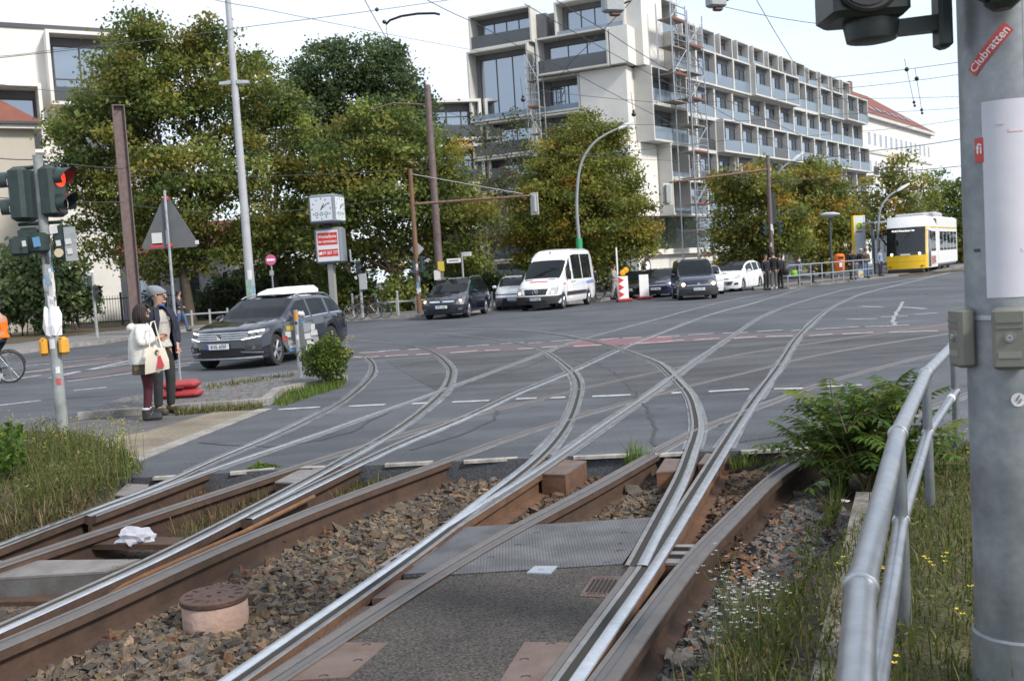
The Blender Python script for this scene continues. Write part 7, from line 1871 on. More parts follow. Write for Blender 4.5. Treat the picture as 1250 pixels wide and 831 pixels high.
# tree-of-heaven shrub by the railing: pinnate fronds
def frond_shrub(label,base,seed,n,h):
    g=np.random.default_rng(seed); r=random.Random(seed); root=empty('leafy_shrub',base,0,label,'shrub'); b=MB(); Cn=[];Ax=[];Sz=[];Cl=[]
    V=[];Fq=[];C=[];k=0
    for i in range(n):
        az=r.uniform(0,2*PI); el=r.uniform(.25,1.25); ln=r.uniform(.38,.68); st=Vector((r.gauss(0,.20),r.gauss(0,.14),r.uniform(.05,h*.72)))
        d=Vector((math.cos(az)*math.cos(el),math.sin(az)*math.cos(el),math.sin(el))); pts=[]
        for q in range(9):
            t=q/8; p=st+d*ln*t+Vector((0,0,-.38*ln*t*t)); pts.append(p)
        b.tube(pts,[.005*(1-.7*q/8) for q in range(9)],4)
        col=np.array(r.choices([(.06,.12,.014),(.085,.15,.016),(.04,.08,.011),(.13,.17,.02)],[4,3,3,2])[0])
        for q in range(1,9):
            t=(pts[q]-pts[q-1]).normalized(); s=t.cross(Vector((0,0,1))).normalized(); up_=s.cross(t)
            for sd in (-1,1,0) if q==8 else (-1,1):
                ax=(s*sd+t*.45-up_*.25 if sd else t).normalized(); L_=.105*(1-.35*abs(q/8-.45))*r.uniform(.8,1.2); w=L_*.19; sn=ax.cross(up_).normalized()
                p=pts[q]; V+= [p,p+ax*L_*.4+sn*w,p+ax*L_-up_*.015,p+ax*L_*.4-sn*w]; Fq.append([k,k+1,k+2,k+3]); k+=4; c=col*r.uniform(.75,1.3); C+= [c]*4
    o=colmesh('foliage',np.array([tuple(v) for v in V]),np.array(Fq),np.array(C),LEAF); o.parent=root
    for i in range(7): b.tube([(r.gauss(0,.05),r.gauss(0,.05),-.1),(r.gauss(0,.12),r.gauss(0,.1),h*.5),(r.gauss(0,.2),r.gauss(0,.15),h*.85)],[.012,.009,.005],5)
    b.build('stems',mat('frond stem',(.12,.10,.04),.7),root)
fb_=G(1058,596,-.08); frond_shrub('bright green shrub with feathery pinnate leaves beside the railing',(fb_.x+.10,fb_.y+.15,-.08),4,150,.80)
fb_=G(1020,590,-.15); frond_shrub('lower part of the feathery green shrub over the rail end',(fb_.x+.05,fb_.y+.05,-.15),6,46,.36)

# weeds as masses of small leaves, uneven in height
def weedmass(name,poly,n,h,leaf,pal,seed,z,asp=.28,lump=2.6):
    from mathutils import noise
    g=np.random.default_rng(seed); P=scatter(poly,n,z,seed); hh=np.array([max(.1,.55+1.1*noise.noise(Vector((p[0]*lump,p[1]*lump,seed)))) for p in P])
    P[:,2]+=g.random(n)**1.3*h*hh; V,Fq=leaf_quads(P,leaf,g,up=.2,aspect=asp); C=palette_cols(n,pal,g)*np.exp(.25*g.standard_normal(n))[:,None]
    return colmesh(name,V,Fq,np.repeat(C,4,0),LEAF,kind='stuff')
WP=[(.11,.125,.03,4),(.085,.115,.022,4),(.16,.15,.055,3),(.20,.17,.085,1.6),(.06,.08,.02,2)]
weedmass('bank_weeds',pA,15000,.34,.016,WP,71,.04)
pA4=[G(*q) for q in [(-100,540),(60,538),(150,562),(178,582),(130,606),(20,600),(-100,620)]]; weedmass('bank_weeds',[(q.x,q.y) for q in pA4],16000,.22,.015,WP,72,.04)
weedmass('bank_weeds',pA2,5000,.10,.016,[(.17,.135,.075,4),(.12,.09,.05,3),(.10,.10,.035,2)],73,0)
weedmass('verge_weeds',pv,26000,.10,.013,WP,74,.03,lump=3.2)

tree('far tree behind the near mast, left of three',(1215,318),[(1215,240,26),(1200,268,26),(1232,268,26)],100,GREEN,seed=11,tr=.18,leaf=.24,group=G2,nl=40)
tree('far tree behind the near mast, middle of three',(1275,314),[(1275,235,26),(1260,265,26),(1292,262,26)],104,AUT,seed=12,tr=.18,leaf=.24,group=G2,nl=40)
tree('far tree behind the near mast, right of three',(1340,310),[(1340,230,26),(1325,260,26),(1355,258,26)],102,GREEN,seed=13,tr=.18,leaf=.24,group=G2,nl=40)
# ------------------------------------------------------------------ poles, signals, signs, wires
def base_at(px,py,Z,z=.12):
    p=D(px,py,Z); return Vector((p.x,Z,z))
STICK=[mat('sticker white',(.55,.55,.55),.6),mat('sticker grey',(.30,.31,.33),.6),mat('sticker blue',(.10,.25,.42),.6),mat('sticker red',(.42,.06,.07),.6),mat('sticker black',(.03,.03,.03),.6),mat('sticker yellow',(.5,.38,.05),.6)]
def lensmesh(root,name,c,r,m,ax): 
    return disc(root,name,c,r,m,.008,16,ax)
def signal_head(root,c,yaw,n=3,s=1.0,lit=None,back=False):
    """housing with visors, front faces local -y rotated by yaw; lit = index from top"""
    Mz=Matrix.Rotation(yaw,3,'Z'); c=Vector(c); hgt=.30*s*n
    b=MB(); b.bevbox(c+Mz@Vector((0,.06*s,0)),(.30*s,.20*s,hgt),.04*s,rz=yaw); hs=b.build('signal_housing',DARKGREEN,root,smooth=40)
    for k in range(n):
        z=hgt/2-.15*s-.30*s*k; p=c+Mz@Vector((0,-.045*s,z))
        on=(lit==k)
        lensmesh(hs,'lens',p,.10*s,emis('red signal light',(1,.05,.02),.7) if on else mat('dark lens',(.03,.02,.02),.15),Mz@Vector((0,-1,0)))
        b=MB(); m=14; rs=[]
        for t in (0,1):
            ring=[]
            for j in range(m+1):
                a=R_(-35)+R_(250)*j/m
                ring.append(p+Mz@Vector((.118*s*math.cos(a),-(.20*s)*t*(.55+.45*max(0,math.sin(a))),.118*s*math.sin(a))))
            rs.append(ring)
        b.loft(rs,caps=False,closed=False); rs2=[[q+ (p+Mz@Vector((0,-.1*s,0))-q)*.04 for q in r_] for r_ in rs]; b.loft([r_[::-1] for r_ in rs2],caps=False,closed=False)
        b.build('visor',DARKGREEN,hs,smooth=60)
    return hs
def sticker(root,c,w,h,m,nrm=(0,-1,0),rot=0.0):
    n=Vector(nrm).normalized(); u=Vector((0,0,1)).cross(n); 
    if u.length<.1: u=Vector((1,0,0))
    u.normalize(); v=n.cross(u); c=Vector(c); cr,sr=math.cos(rot),math.sin(rot); u2=u*cr+v*sr; v2=v*cr-u*sr
    b=MB(); b.add([c-u2*w/2-v2*h/2,c+u2*w/2-v2*h/2,c+u2*w/2+v2*h/2,c-u2*w/2+v2*h/2],[(0,1,2,3)]); return b.build('sticker',m,root)
def wrap_sticker(root,c,rad,a0,a1,z0,z1,m,name='sticker',n=6,skew=0.0):
    b=MB(); vs=[]
    for z in (z0,z1):
        for k in range(n+1):
            a=a0+(a1-a0)*k/n; vs.append((c[0]+rad*math.cos(a),c[1]+rad*math.sin(a),z+skew*(k/n-.5)))
    b.add(vs,[(k,k+1,n+2+k,n+1+k) for k in range(n)]); return b.build(name,m,root)
# --- left traffic signal at the path
pb=G(77,531); Zs=pb.y
def at(px,py,Z=Zs): return D(px,py,Z)
t=empty('traffic_signal',(pb.x,pb.y,0),0,'sticker-covered traffic signal with red pedestrian light on the left bank','traffic signal')
def L(par,P): return Vector(P)-Vector(par.location)
tp=L(t,at(40,190)); 
b=MB(); b.tube([(0,0,-.1),(tp.x*.0,0,1.2),(0,0,2.0),(tp.x*.0,0,tp.z)],[.075,.07,.062,.058],14); b.build('pole',mat('grey green pole paint',(.16,.18,.17),.55,col2=(.30,.32,.33),vscale=4),t,smooth=60)
def zz(py): return L(t,at(57,py)).z
rs=random.Random(3)
for i in range(26):
    z=zz(rs.uniform(300,395)); a=R_(rs.uniform(-150,-30)); wrap_sticker(t,(0,0),.0705,a,a+rs.uniform(.5,1.1),z,z+rs.uniform(.06,.16),STICK[rs.choice([0,0,1,0,2,4,1])],skew=rs.uniform(-.03,.03))
for (y,m) in ((452,STICK[0]),(466,STICK[3])): wrap_sticker(t,(0,0),.0765,R_(-80),R_(-40),zz(y+4),zz(y-4),m)
# torn paper collar
b=MB(); rings=[]
for z,r_ in ((zz(410),.085),(zz(398),.105),(zz(385),.095),(zz(375),.08)):
    rings.append([((r_+.02*math.sin(j*2.3+z*20))*math.cos(2*PI*j/14),(r_+.02*math.sin(j*1.7))*math.sin(2*PI*j/14),z+.02*math.sin(j*2.9)) for j in range(14)])
b.loft(rings,caps=False); b.build('torn_poster',PAPER,t)
YB=mat('orange yellow push box',(.62,.30,.03),.45)
for dx,a in ((-.125,.2),(.125,-.2)):
    b=MB(); b.bevbox((dx,-.03,zz(423)),(.10,.14,.23),.035,rz=a); b.build('push_button_box',YB,t,smooth=40)
wrap_sticker(t,(0,0),.078,R_(-115),R_(-65),zz(426),zz(414),STICK[0])
# upper heads: pair seen from the side / back
hp1=L(t,at(76,233)); signal_head(t,(hp1.x-.07,.02,hp1.z),R_(76),2,1.05,lit=0)
hp2=L(t,at(18,238)); signal_head(t,(hp2.x+.02,.05,hp2.z),R_(-100),2,1.12)
for z in (zz(203),zz(272)):
    b=MB(); b.tube([(hp2.x,.03,z),(hp1.x-.05,.02,z)],.025,6); b.build('bracket',DARKGREEN,t)
hp3=L(t,at(60,300)); 
for (px,py,w,h,d,yw) in [(30,301,.24,.24,.22,20),(50,297,.26,.25,.2,-30),(34,286,.25,.16,.2,10)]:
    q=L(t,at(px,py)); b=MB(); b.bevbox((q.x,-.10 if py>290 else .05,q.z),(w,d,h),.03,rz=R_(yw)); b.build('signal_housing',DARKGREEN,t,smooth=40)
q=L(t,at(78,296)); b=MB(); b.bevbox((q.x,.0,q.z),(.22,.16,.42),.02,rz=R_(8)); hb2=b.build('tram_signal_housing',DARKGREEN,t,smooth=40)
disc(hb2,'lens',(q.x-.03,-.10,q.z-.13),.055,mat('pale warm lens',(.55,.47,.33),.3),.01); 
q2=L(t,at(90,298)); b=MB(); b.bbox((q2.x-.07,-.10,q2.z-.21),(q2.x+.07,-.08,q2.z+.21)); b.build('back_board',GREYPAINT,t)
for (px,py,w,h,m) in [(71,281,.08,.09,0),(76,297,.06,.07,0),(56,296,.09,.12,2),(88,295,.08,.07,0),(90,307,.07,.07,0),(41,298,.05,.07,0)]:
    q=L(t,at(px,py)); sticker(t,(q.x,-.255 if px<70 else -.112,q.z),w,h,STICK[m],rot=.1)
# --- generic steel poles
def pole_thing(name,label,cat,base,topz,r0,r1,m,group=None,n=12,lean=(0,0)):
    t=empty(name,base,0,label,cat,group); b=MB(); b.tube([(0,0,-.1),(lean[0]*.5,lean[1]*.5,topz*.5),(lean[0],lean[1],topz)],[r0,(r0+r1)/2,r1],n); b.build('pole',m,t,smooth=60); return t
def ztop(px,py,Z,z0=.12): return D(px,py,Z).z-z0
# brown H-section catenary pole at left
bp=base_at(168,408,43.5); t=empty('catenary_pole',bp,R_(25),'brown steel H-section catenary pole behind the couple at left','pole','tram catenary poles')
zt=ztop(146,130,43.5); b=MB(); b.bbox((-.24,-.2,0),(-.20,.2,zt)); b.bbox((.20,-.2,0),(.24,.2,zt)); b.bbox((-.20,-.02,0),(.20,.02,zt)); b.build('pole',BROWNSTEEL,t)
b=MB(); b.bbox((-.26,-.22,zt),(.26,.22,zt+.04)); b.build('cap',BROWNSTEEL,t)
# tall dark pole
bp=base_at(540,384,48); t=pole_thing('catenary_pole','tall brown round catenary pole rising above the trees behind the people carrier','pole',bp,ztop(520,104,48),.20,.14,BROWNSTEEL,'tram catenary poles',lean=(0,0))
for z in (1.5,1.9):
    sticker(t,(-.1+.2*(z>1.7),-.215,z+.2),.3,.45,STICK[5 if z>1.7 else 0])
b=MB(); b.tube([(0,0,ztop(527,128,48)),(-1.6,0,ztop(500,128,48)+.12),(-2.6,0,ztop(483,132,48))],.04,6); b.build('bracket_arm',BROWNSTEEL,t)
# street lamp mast
bp=base_at(309,392,44); t=pole_thing('lamp_mast','very tall pale grey lamp mast rising past the picture top behind the estate car','lamp post',bp,ztop(277,-14,44),.21,.12,mat('pale grey mast paint',(.36,.37,.39),.5,var=.08,vscale=3))
zl=ztop(287,102,44)
for sd in (-1,1):
    b=MB(); b.loft([[(sd*.12,-.15,zl-.04),(sd*.12,.15,zl-.04),(sd*.12,.12,zl+.12),(sd*.12,-.12,zl+.12)],[(sd*.62,-.14,zl-.04),(sd*.62,.14,zl-.04),(sd*.62,.10,zl+.08),(sd*.62,-.10,zl+.08)]]); b.build('lamp_head',GREYPAINT,t); b=MB(); b.bbox((sd*.2,-.11,zl-.055),(sd*.58,.11,zl-.041)); b.build('diffuser',WHITE,t)
for (a,z,m) in ((-100,2.0,0),(-60,1.7,1),(-130,1.5,0),(-80,1.4,2)): wrap_sticker(t,(0,0),.215,R_(a),R_(a+50),z,z+.4,STICK[m])
b=MB(); b.bevbox((.0,-.235,1.65),(.26,.05,.7),.02); b.build('green_sticker_panel',mat('green graffiti panel',(.12,.28,.16),.6,col2=(.3,.35,.33),vscale=5),t)
# triangular sign (back) on a red rubber foot
pb=G(222,485,.09); Zt=pb.y; t=empty('warning_sign',(pb.x,pb.y,.09),0,'grey back of a triangular traffic sign on a pole with red rubber foot','road sign')
def at2(px,py): return D(px,py,Zt)-Vector((pb.x,pb.y,.09))
top_=at2(193,233); zc=top_.z
b=MB(); b.tube([(0,0,.12),(0,0,zc)],.022,10); b.build('pole',STEEL,t,smooth=60)
a=at2(166,303);c_=at2(235,301); wv_=(c_.x-a.x)/2
zb=(a.z+c_.z)/2; zt=at2(196,238).z
b=MB(); P=[]; R0=.05; cor=[(-wv_,zb),(wv_,zb),(0,zt)]
for k,(x,z) in enumerate(cor):
    cx,cz=0,(zb*2+zt)/3; ux,uz=cx-x,cz-z; ln=math.hypot(ux,uz); ox,oz=x+ux/ln*R0*1.2,z+uz/ln*R0*1.2
    a0=[210,330,90][k]
    for q in range(5): aa=R_(a0-55+110*q/4); P.append((ox+R0*math.cos(aa),-.0,oz+R0*math.sin(aa)))
b.plate([(x,.045,z) for x,y,z in P],.006); b.build('sign_plate',mat('dark grey sign back',(.13,.135,.14),.55,.3,var=.08),t)
for z in (zt-.06,zb+.03): b=MB(); b.bevbox((0,.02,z),(.07,.06,.06),.01); b.build('red_clamp',RED,t)
for (x,z,w,h,m) in [(-.19,.14,.16,.18,0),(-.20,.035,.20,.07,3),(-.04,.13,.02,.26,0),(.42,.05,.06,.06,0)]: sticker(t,(x,.036,zb+z),w,h,STICK[m])
b=MB()
for z,s_ in ((0,1.0),(.14,.92)): b=MB(); b.bevbox((0,0,z+.065),(.62*s_,.36*s_,.13),.05); o=b.build('rubber_foot',REDP,t,smooth=40)
b=MB(); b.bbox((-.10,-.185,.16),(.10,-.168,.2)); b.build('grip_hole',mat('dark red recess',(.16,.012,.014),.7),t)
# round sticker covered sign back
pb=G(367,461,.09); t=empty('round_sign',(pb.x,pb.y,.09),0,'round grey sign back covered with stickers on a low post at the island tip','road sign')
def at3(px,py): return D(px,py,pb.y)-Vector((pb.x,pb.y,.09))
ztp=at3(361,378).z; zc=at3(363,411).z
b=MB(); b.tube([(0,0,-.05),(0,0,ztp)],.040,12); b.build('post',STEEL,t,smooth=60); b=MB(); b.tube([(0,0,ztp),(0,0,ztp+.02)],.043,12); b.build('cap',BLACK,t)
wrap_sticker(t,(0,0),.0415,R_(-160),R_(-20),ztp-.17,ztp-.03,mat('orange sticker',(.5,.22,.04),.6)); wrap_sticker(t,(0,0),.0415,R_(-130),R_(-50),ztp-.26,ztp-.21,STICK[4]); wrap_sticker(t,(0,0),.0415,R_(-130),R_(-50),ztp-.52,ztp-.44,STICK[0])
b=MB(); rr=.315; b.lathe([(rr*.98,.050),(rr,.053),(rr*.98,.056)],c=(.03,0,zc),n=40,axis='Y'); b.build('sign_plate',mat('dark grey sign disc',(.13,.135,.138),.6,.0),t)
for (x,z,w,h,m,ro) in [(-.16,.16,.13,.08,5,.0),(-.20,.05,.10,.10,0,0),(-.26,-.02,.09,.08,3,.1),(-.17,-.10,.09,.10,1,.1),(-.13,-.22,.14,.06,2,0),(-.13,-.17,.11,.06,0,.1),(.14,.15,.13,.16,1,.05),(.24,.15,.07,.12,0,-.1),(.25,.05,.13,.09,0,.1),(.14,.0,.11,.10,0,.05),(.26,-.06,.13,.09,1,-.1),(.18,-.12,.12,.10,0,.1),(.15,-.22,.11,.11,0,0),(.08,.25,.07,.05,2,.2)]:
    sticker(t,(x+.03,.046,zc+z),w,h,STICK[m],rot=ro)
# --- clock column
Zc=46.5; bp=base_at(409,388,Zc); t=empty('clock_column',bp,R_(-14),'street clock cube above a red and white advertising box on a grey post','clock')
def zc_(py,px=404): return ztop(px,py,Zc)
FR=mat('grey blue clock frame',(.17,.19,.22),.45)
z0,z1=zc_(273),zc_(238); s=(z1-z0)
b=MB(); b.bevbox((0,0,(z0+z1)/2),(s*.98,s*.98,s),.08); b.build('clock_housing',FR,t,smooth=40)
FACE=mat('lit white clock face',(.62,.65,.70),.4)
for (rz,) in ((0,),(PI/2,),(PI,),(-PI/2,)):
    Mz=Matrix.Rotation(rz,3,'Z'); hs=s*.98/2+.004
    def fp_(x,z,o=0): return Mz@Vector((x,-hs-o,(z0+z1)/2+z))
    b=MB(); w=s*.40; b.add([fp_(-w,-w),fp_(w,-w),fp_(w,w),fp_(-w,w)],[(0,1,2,3)]); f=b.build('clock_face',FACE,t)
    b=MB()
    for k in range(12):
        a_=2*PI*k/12; r0,r1=s*.32,s*.37
        u=Vector((math.cos(a_),math.sin(a_))); v=Vector((-u.y,u.x))*.022
        b.add([fp_(*(u*r0-v),.004),fp_(*(u*r1-v),.004),fp_(*(u*r1+v),.004),fp_(*(u*r0+v),.004)],[(0,1,2,3)])
    b.build('hour_marks',INK,f)
    for (hr,ln,wd) in ((math.radians(90-33),.20,.022),(math.radians(90-55),.33,.016)):
        u=Vector((math.cos(hr),math.sin(hr))); v=Vector((-u.y,u.x))*wd; b=MB(); b.add([fp_(*(-u*.05-v),.008),fp_(*(u*s*ln-v),.008),fp_(*(u*s*ln+v),.008),fp_(*(-u*.05+v),.008)],[(0,1,2,3)]); b.build('clock_hand',INK,f)
    for x in (-.2,0,.2):
        b=MB(); b.tube([fp_(x*s*.9+.07*math.cos(q),-.17*s+.07*math.sin(q),.006) for q in np.linspace(0,2*PI,13)],.012,4); b.build('green_emblem',mat('green emblem',(.05,.22,.12),.6),f)
b=MB(); b.bbox((-.15,-.15,zc_(278)),(.15,.15,z0)); b.build('neck',BLACK,t)
z2,z3=zc_(322),zc_(278); w2=1.32
b=MB(); b.bevbox((.05,0,(z2+z3)/2),(w2,.62,z3-z2),.09); b.build('advert_box',FR,t,smooth=40)
b=MB(); yy=-.315; zm=(z2+z3)/2; b.add([(.05-w2*.40,yy,z2+.12),(.05+w2*.40,yy,z2+.12),(.05+w2*.40,yy,z3-.12),(.05-w2*.40,yy,z3-.12)],[(0,1,2,3)]); ad=b.build('advert_sheet',mat('white advert sheet',(.66,.67,.68),.4),t)
hz=z3-z2
for (za,zb_) in ((zm+.02*hz,zm+.36*hz),(zm-.30*hz,zm-.10*hz)):
    b=MB(); b.add([(.05-w2*.36,yy-.004,za),(.05+w2*.36,yy-.004,za),(.05+w2*.36,yy-.004,zb_),(.05-w2*.36,yy-.004,zb_)],[(0,1,2,3)]); b.build('red_band',RED,ad)
for (txt,z,sz) in (('Werbefläche',zm+.25*hz,.19),('zu vermieten',zm+.12*hz,.19),('☎ 259 267 777'.replace('☎ ',''),zm-.20*hz,.19)):
    text_part('advert_text',txt,sz,WHITE,ad,(.05 + (.06 if '259' in txt else 0),yy-.007,z),(PI/2,0,0),ext=.001,bold=.012,sx=.88)
b=MB(); b.bbox((-.40,yy-.009,zm-.24*hz),(-.28,yy-.006,zm-.17*hz)); b.build('telephone_symbol',WHITE,ad)
b=MB(); b.bbox((-.13,-.13,0),(.13,.13,z2)); b.build('post',mat('grey post',(.26,.26,.25),.6),t)
for k in (.0,):
    b=MB(); q=D(391,345,Zc+2)
# --- small pedestrian signal by the clock
bp=base_at(443,390,46.2); t=pole_thing('pedestrian_signal','slim signal pole just right of the clock column','traffic signal',bp,ztop(437,316,46.2),.07,.055,GREYPAINT,'signal poles at the far kerb')
b=MB(); z=ztop(437,319,46.2); b.tube([(0,0,z),(-.35,0,z+.02),(-.36,0,z+.55)],.045,6); b.build('bracket',GREYPAINT,t)
signal_head(t,(.05,-.18,ztop(440,326,46.2)),R_(40),2,.95)
b=MB(); z=ztop(440,344,46.2); b.bevbox((.14,-.1,z),(.34,.12,.72),.02); b.build('sign_back',GREYPAINT,t)
# --- rusty pole with arm and signals
Zr_=47.0; bp=base_at(513,388,Zr_); t=pole_thing('signal_mast','rusty brown signal mast with a long arm reaching right over the road','signal mast',bp,ztop(505,206,Zr_),.125,.09,mat('rusty mast',(.20,.105,.055),.75,.1,col2=(.12,.075,.05),vscale=2),'signal masts with long arms')
za=ztop(512,249,Zr_); e_=D(648,240,Zr_)-bp; b=MB(); b.tube([(0,0,za),(e_.x*.5,-.3,(za+e_.z)/2),(e_.x,-.6,e_.z)],[.07,.06,.05],8); b.build('arm',RUSTP,t,smooth=60)
b=MB(); zt=ztop(506,212,Zr_); b.tube([(0,0,zt),(e_.x*.93,-.56,e_.z+.1)],.022,5); b.build('stay_rod',GREYPAINT,t)
q=D(652,250,Zr_)-bp; b=MB(); b.bevbox((q.x,-.65,q.z),(.42,.05,1.0),.02,rz=R_(-35)); sg_=b.build('signal_board',mat('cream board',(.50,.50,.42),.6),t); b=MB(); b.bevbox((q.x-.03,-.78,q.z),(.22,.16,.78),.03,rz=R_(-35)); b.build('signal_housing',GREYPAINT,t)
signal_head(t,(-.20,-.1,ztop(506,326,Zr_)),R_(-60),3,.75); signal_head(t,(.30,-.08,ztop(513,323,Zr_)),R_(70),3,.85)
b=MB(); b.plate([(.05,.14,ztop(510,295,Zr_)),(.38,.14,ztop(510,304,Zr_)),(.05,.14,ztop(510,313,Zr_)),(-.28,.14,ztop(510,304,Zr_))],.01); b.build('diamond_sign_back',GREYPAINT,t)
for i in range(10): z=rs.uniform(.6,2.3); a_=R_(rs.uniform(-150,-50)); wrap_sticker(t,(0,0),.127,a_,a_+.8,z,z+rs.uniform(.12,.3),STICK[rs.choice([0,0,1,2,4])])
# --- street name signs
bp=base_at(568,378,48.5); t=pole_thing('street_name_post','post with two white street name plates behind the people carrier','street sign',bp,ztop(567,308,48.5),.05,.045,GREYPAINT)
z=ztop(572,310,48.5); b=MB(); b.box((.22,0,z),(.52,.04,.20),rz=R_(-30)); b.build('name_plate',WHITE,t); z2_=ztop(557,318,48.5); b=MB(); b.bbox((-.72,-.06,z2_-.10),(-.06,-.02,z2_+.10)); b.build('name_plate',WHITE,t)
b=MB(); b.bbox((-.62,-.066,z2_-.03),(-.16,-.062,z2_+.03)); b.build('name_lettering',mat('grey lettering',(.15,.15,.15),.7),t)
# --- curved street lamp
def curved_lamp(label,px,pyb,Z,pts,col,group,green=False):
    bp=base_at(px,pyb,Z); t=empty('street_lamp',bp,0,label,'street lamp',group); P=[Vector((0,0,0))]
    for (x,y) in pts: q=D(x,y,Z)-bp; P.append(Vector((q.x,0,q.z)))
    P[0]=Vector((P[1].x,0,0)); sm=smooth_poly([(p.x,p.z) for p in P],.25); n=len(sm)
    b=MB(); b.tube([(x,0,z) for x,z in sm],[.11-.06*i/n for i in range(n)],8); b.build('pole',col,t,smooth=60)
    q=P[-1]; d=(P[-1]-P[-2]).normalized(); b=MB(); b.loft([[q+Vector((0,y,z)) for y,z in ((-.1,-.06),(.1,-.06),(.1,.06),(-.1,.06))],[q+d*.4+Vector((0,y,z)) for y,z in ((-.2,-.09),(.2,-.09),(.12,.10),(-.12,.10))],[q+d*.95+Vector((0,y,z)) for y,z in ((-.1,-.07),(.1,-.07),(.06,.03),(-.06,.03))]]); b.build('lamp_head',mat('pale lamp head',(.55,.57,.58),.4),t,smooth=50)
    if green: 
        z=(D(707,297,Z)-bp).z; b=MB(); b.tube([(P[1].x,0,z-.3),(P[1].x,0,z+.25)],.16,10); b.build('green_band',mat('green band',(.03,.30,.13),.5),t)
    return t
GL='curved street lamps'; LC=mat('lamp post grey',(.27,.29,.31),.5,.2)
curved_lamp('curved grey street lamp with green band rising behind the white minibus',707,370,53,[(707,296),(704,250),(708,205),(722,178),(740,164),(755,157)],LC,GL,True)
curved_lamp('curved street lamp beside the right signal pole',944,345,66,[(944,300),(943,250),(945,225),(953,207),(966,197)],LC,GL)
curved_lamp('curved street lamp just left of the tram',1072,338,69,[(1072,300),(1073,265),(1078,248),(1087,238),(1095,233)],LC,GL)
# --- right signal mast
Zp=61.5; bp=base_at(944,348,Zp,.13); t=pole_thing('signal_mast','brown signal mast with signals and a thin arm to the left, right of centre','signal mast',bp,ztop(934,190,Zp,.13),.15,.11,BROWNSTEEL,'signal masts with long arms')
e_=D(815,224,Zp)-bp; za=ztop(936,207,Zp,.13); b=MB(); b.tube([(0,0,za),(e_.x,-.6,e_.z)],[.08,.05],8); b.build('arm',RUSTP,t,smooth=60)
q=D(813,238,Zp)-bp; b=MB(); b.bevbox((q.x,-.65,q.z),(.62,.05,1.3),.02,rz=R_(20)); b.build('signal_board',mat('cream board',(.50,.50,.42),.6),t); b=MB(); b.bevbox((q.x,-.78,q.z),(.34,.18,1.1),.03,rz=R_(20)); b.build('signal_housing',GREYPAINT,t)
signal_head(t,(-.45,-.1,ztop(938,279,Zp,.13)),R_(-50),3,.95); signal_head(t,(.55,-.1,ztop(947,279,Zp,.13)),R_(60),3,.95)
b=MB(); b.bevbox((.22,.1,ztop(943,255,Zp,.13)),(.32,.2,1.9),.03); b.build('signal_housing',DARKGREEN,t)
for i in range(8): z=rs.uniform(1.2,3.2); a_=R_(rs.uniform(-150,-50)); wrap_sticker(t,(0,0),.155,a_,a_+.8,z,z+rs.uniform(.15,.35),STICK[rs.choice([0,0,1,2,4])])
# --- modern lamp, stop column, bin, railing
bp=base_at(1016,344,63,.13); t=pole_thing('street_lamp','slim dark lamp post with flat disc head at the tram stop','street lamp',bp,ztop(1014,266,63,.13),.09,.07,mat('dark grey lamp post',(.05,.06,.07),.5)); z=ztop(1014,265,63,.13); b=MB(); b.lathe([(.08,z-.05),(.6,z+.12),(.62,z+.2),(.3,z+.28)],n=20); b.build('lamp_head',mat('pale lamp head',(.55,.57,.58),.4),t,smooth=40)
bp=base_at(1021,346,62,.13); t=empty('litter_bin',bp+Vector((.25,0,0)),0,'bright orange litter bin at the tram stop railing','litter bin'); ORG=mat('bright orange plastic',(.80,.15,.01),.4)
b=MB(); b.lathe([(.24,.45),(.29,.55),(.31,1.25),(.28,1.42),(.15,1.5)],n=16); b.build('bin_body',ORG,t,smooth=40); b=MB(); b.bbox((-.15,-.32,1.2),(.15,-.27,1.33)); b.build('opening',BLACK,t); b=MB(); b.bbox((-.04,.26,0),(.04,.33,1.5)); b.build('post',GREYPAINT,t); b=MB(); b.bbox((-.12,-.315,.7),(.12,-.30,.95)); b.build('white_label',WHITE,t)
bp=base_at(1050,340,71,.13); t=empty('stop_column',bp,R_(12),'tall white tram stop information column with green round symbol and yellow edge','stop column')
zt=ztop(1049,264,71,.13); b=MB(); b.bbox((-.36,-.12,.2),(.36,.12,zt)); b.build('panel',mat('pale blue white panel',(.52,.58,.64),.35),t)
b=MB(); b.bbox((-.43,-.14,0),(-.365,.14,zt+.05)); b.build('yellow_edge',YELLOW,t); b=MB(); b.bbox((.365,-.14,0),(.46,.14,zt+.05)); b.build('pale_edge',mat('pale blue white panel',(.52,.58,.64),.35),t); b=MB(); b.bbox((-.365,-.125,zt),(.365,.125,zt+.06)); b.build('top_edge',YELLOW,t)
disc(t,'stop_symbol',(0,-.13,zt-.65),.27,mat('yellow symbol',(.75,.62,.05),.4),.01); b=MB(); b.tube([(.18*math.cos(q),-.145,zt-.65+.18*math.sin(q)) for q in np.linspace(0,2*PI,21)],.035,5); b.build('green_ring',mat('green ring',(.03,.30,.08),.4),t)
text_part('stop_letter','H',.30,mat('green ring',(.03,.30,.08),.4),t,(0,-.143,zt-.65),(PI/2,0,0),bold=.02)
b=MB(); b.bbox((-.25,-.126,zt-1.12),(.25,-.121,zt-1.02)); b.build('red_lettering',mat('dull red lettering',(.4,.12,.12),.5),t)
b=MB(); b.bbox((-.25,-.126,zt-2.6),(.25,-.121,zt-2.52)); b.build('grey_lettering',mat('grey lettering',(.15,.15,.15),.7),t)
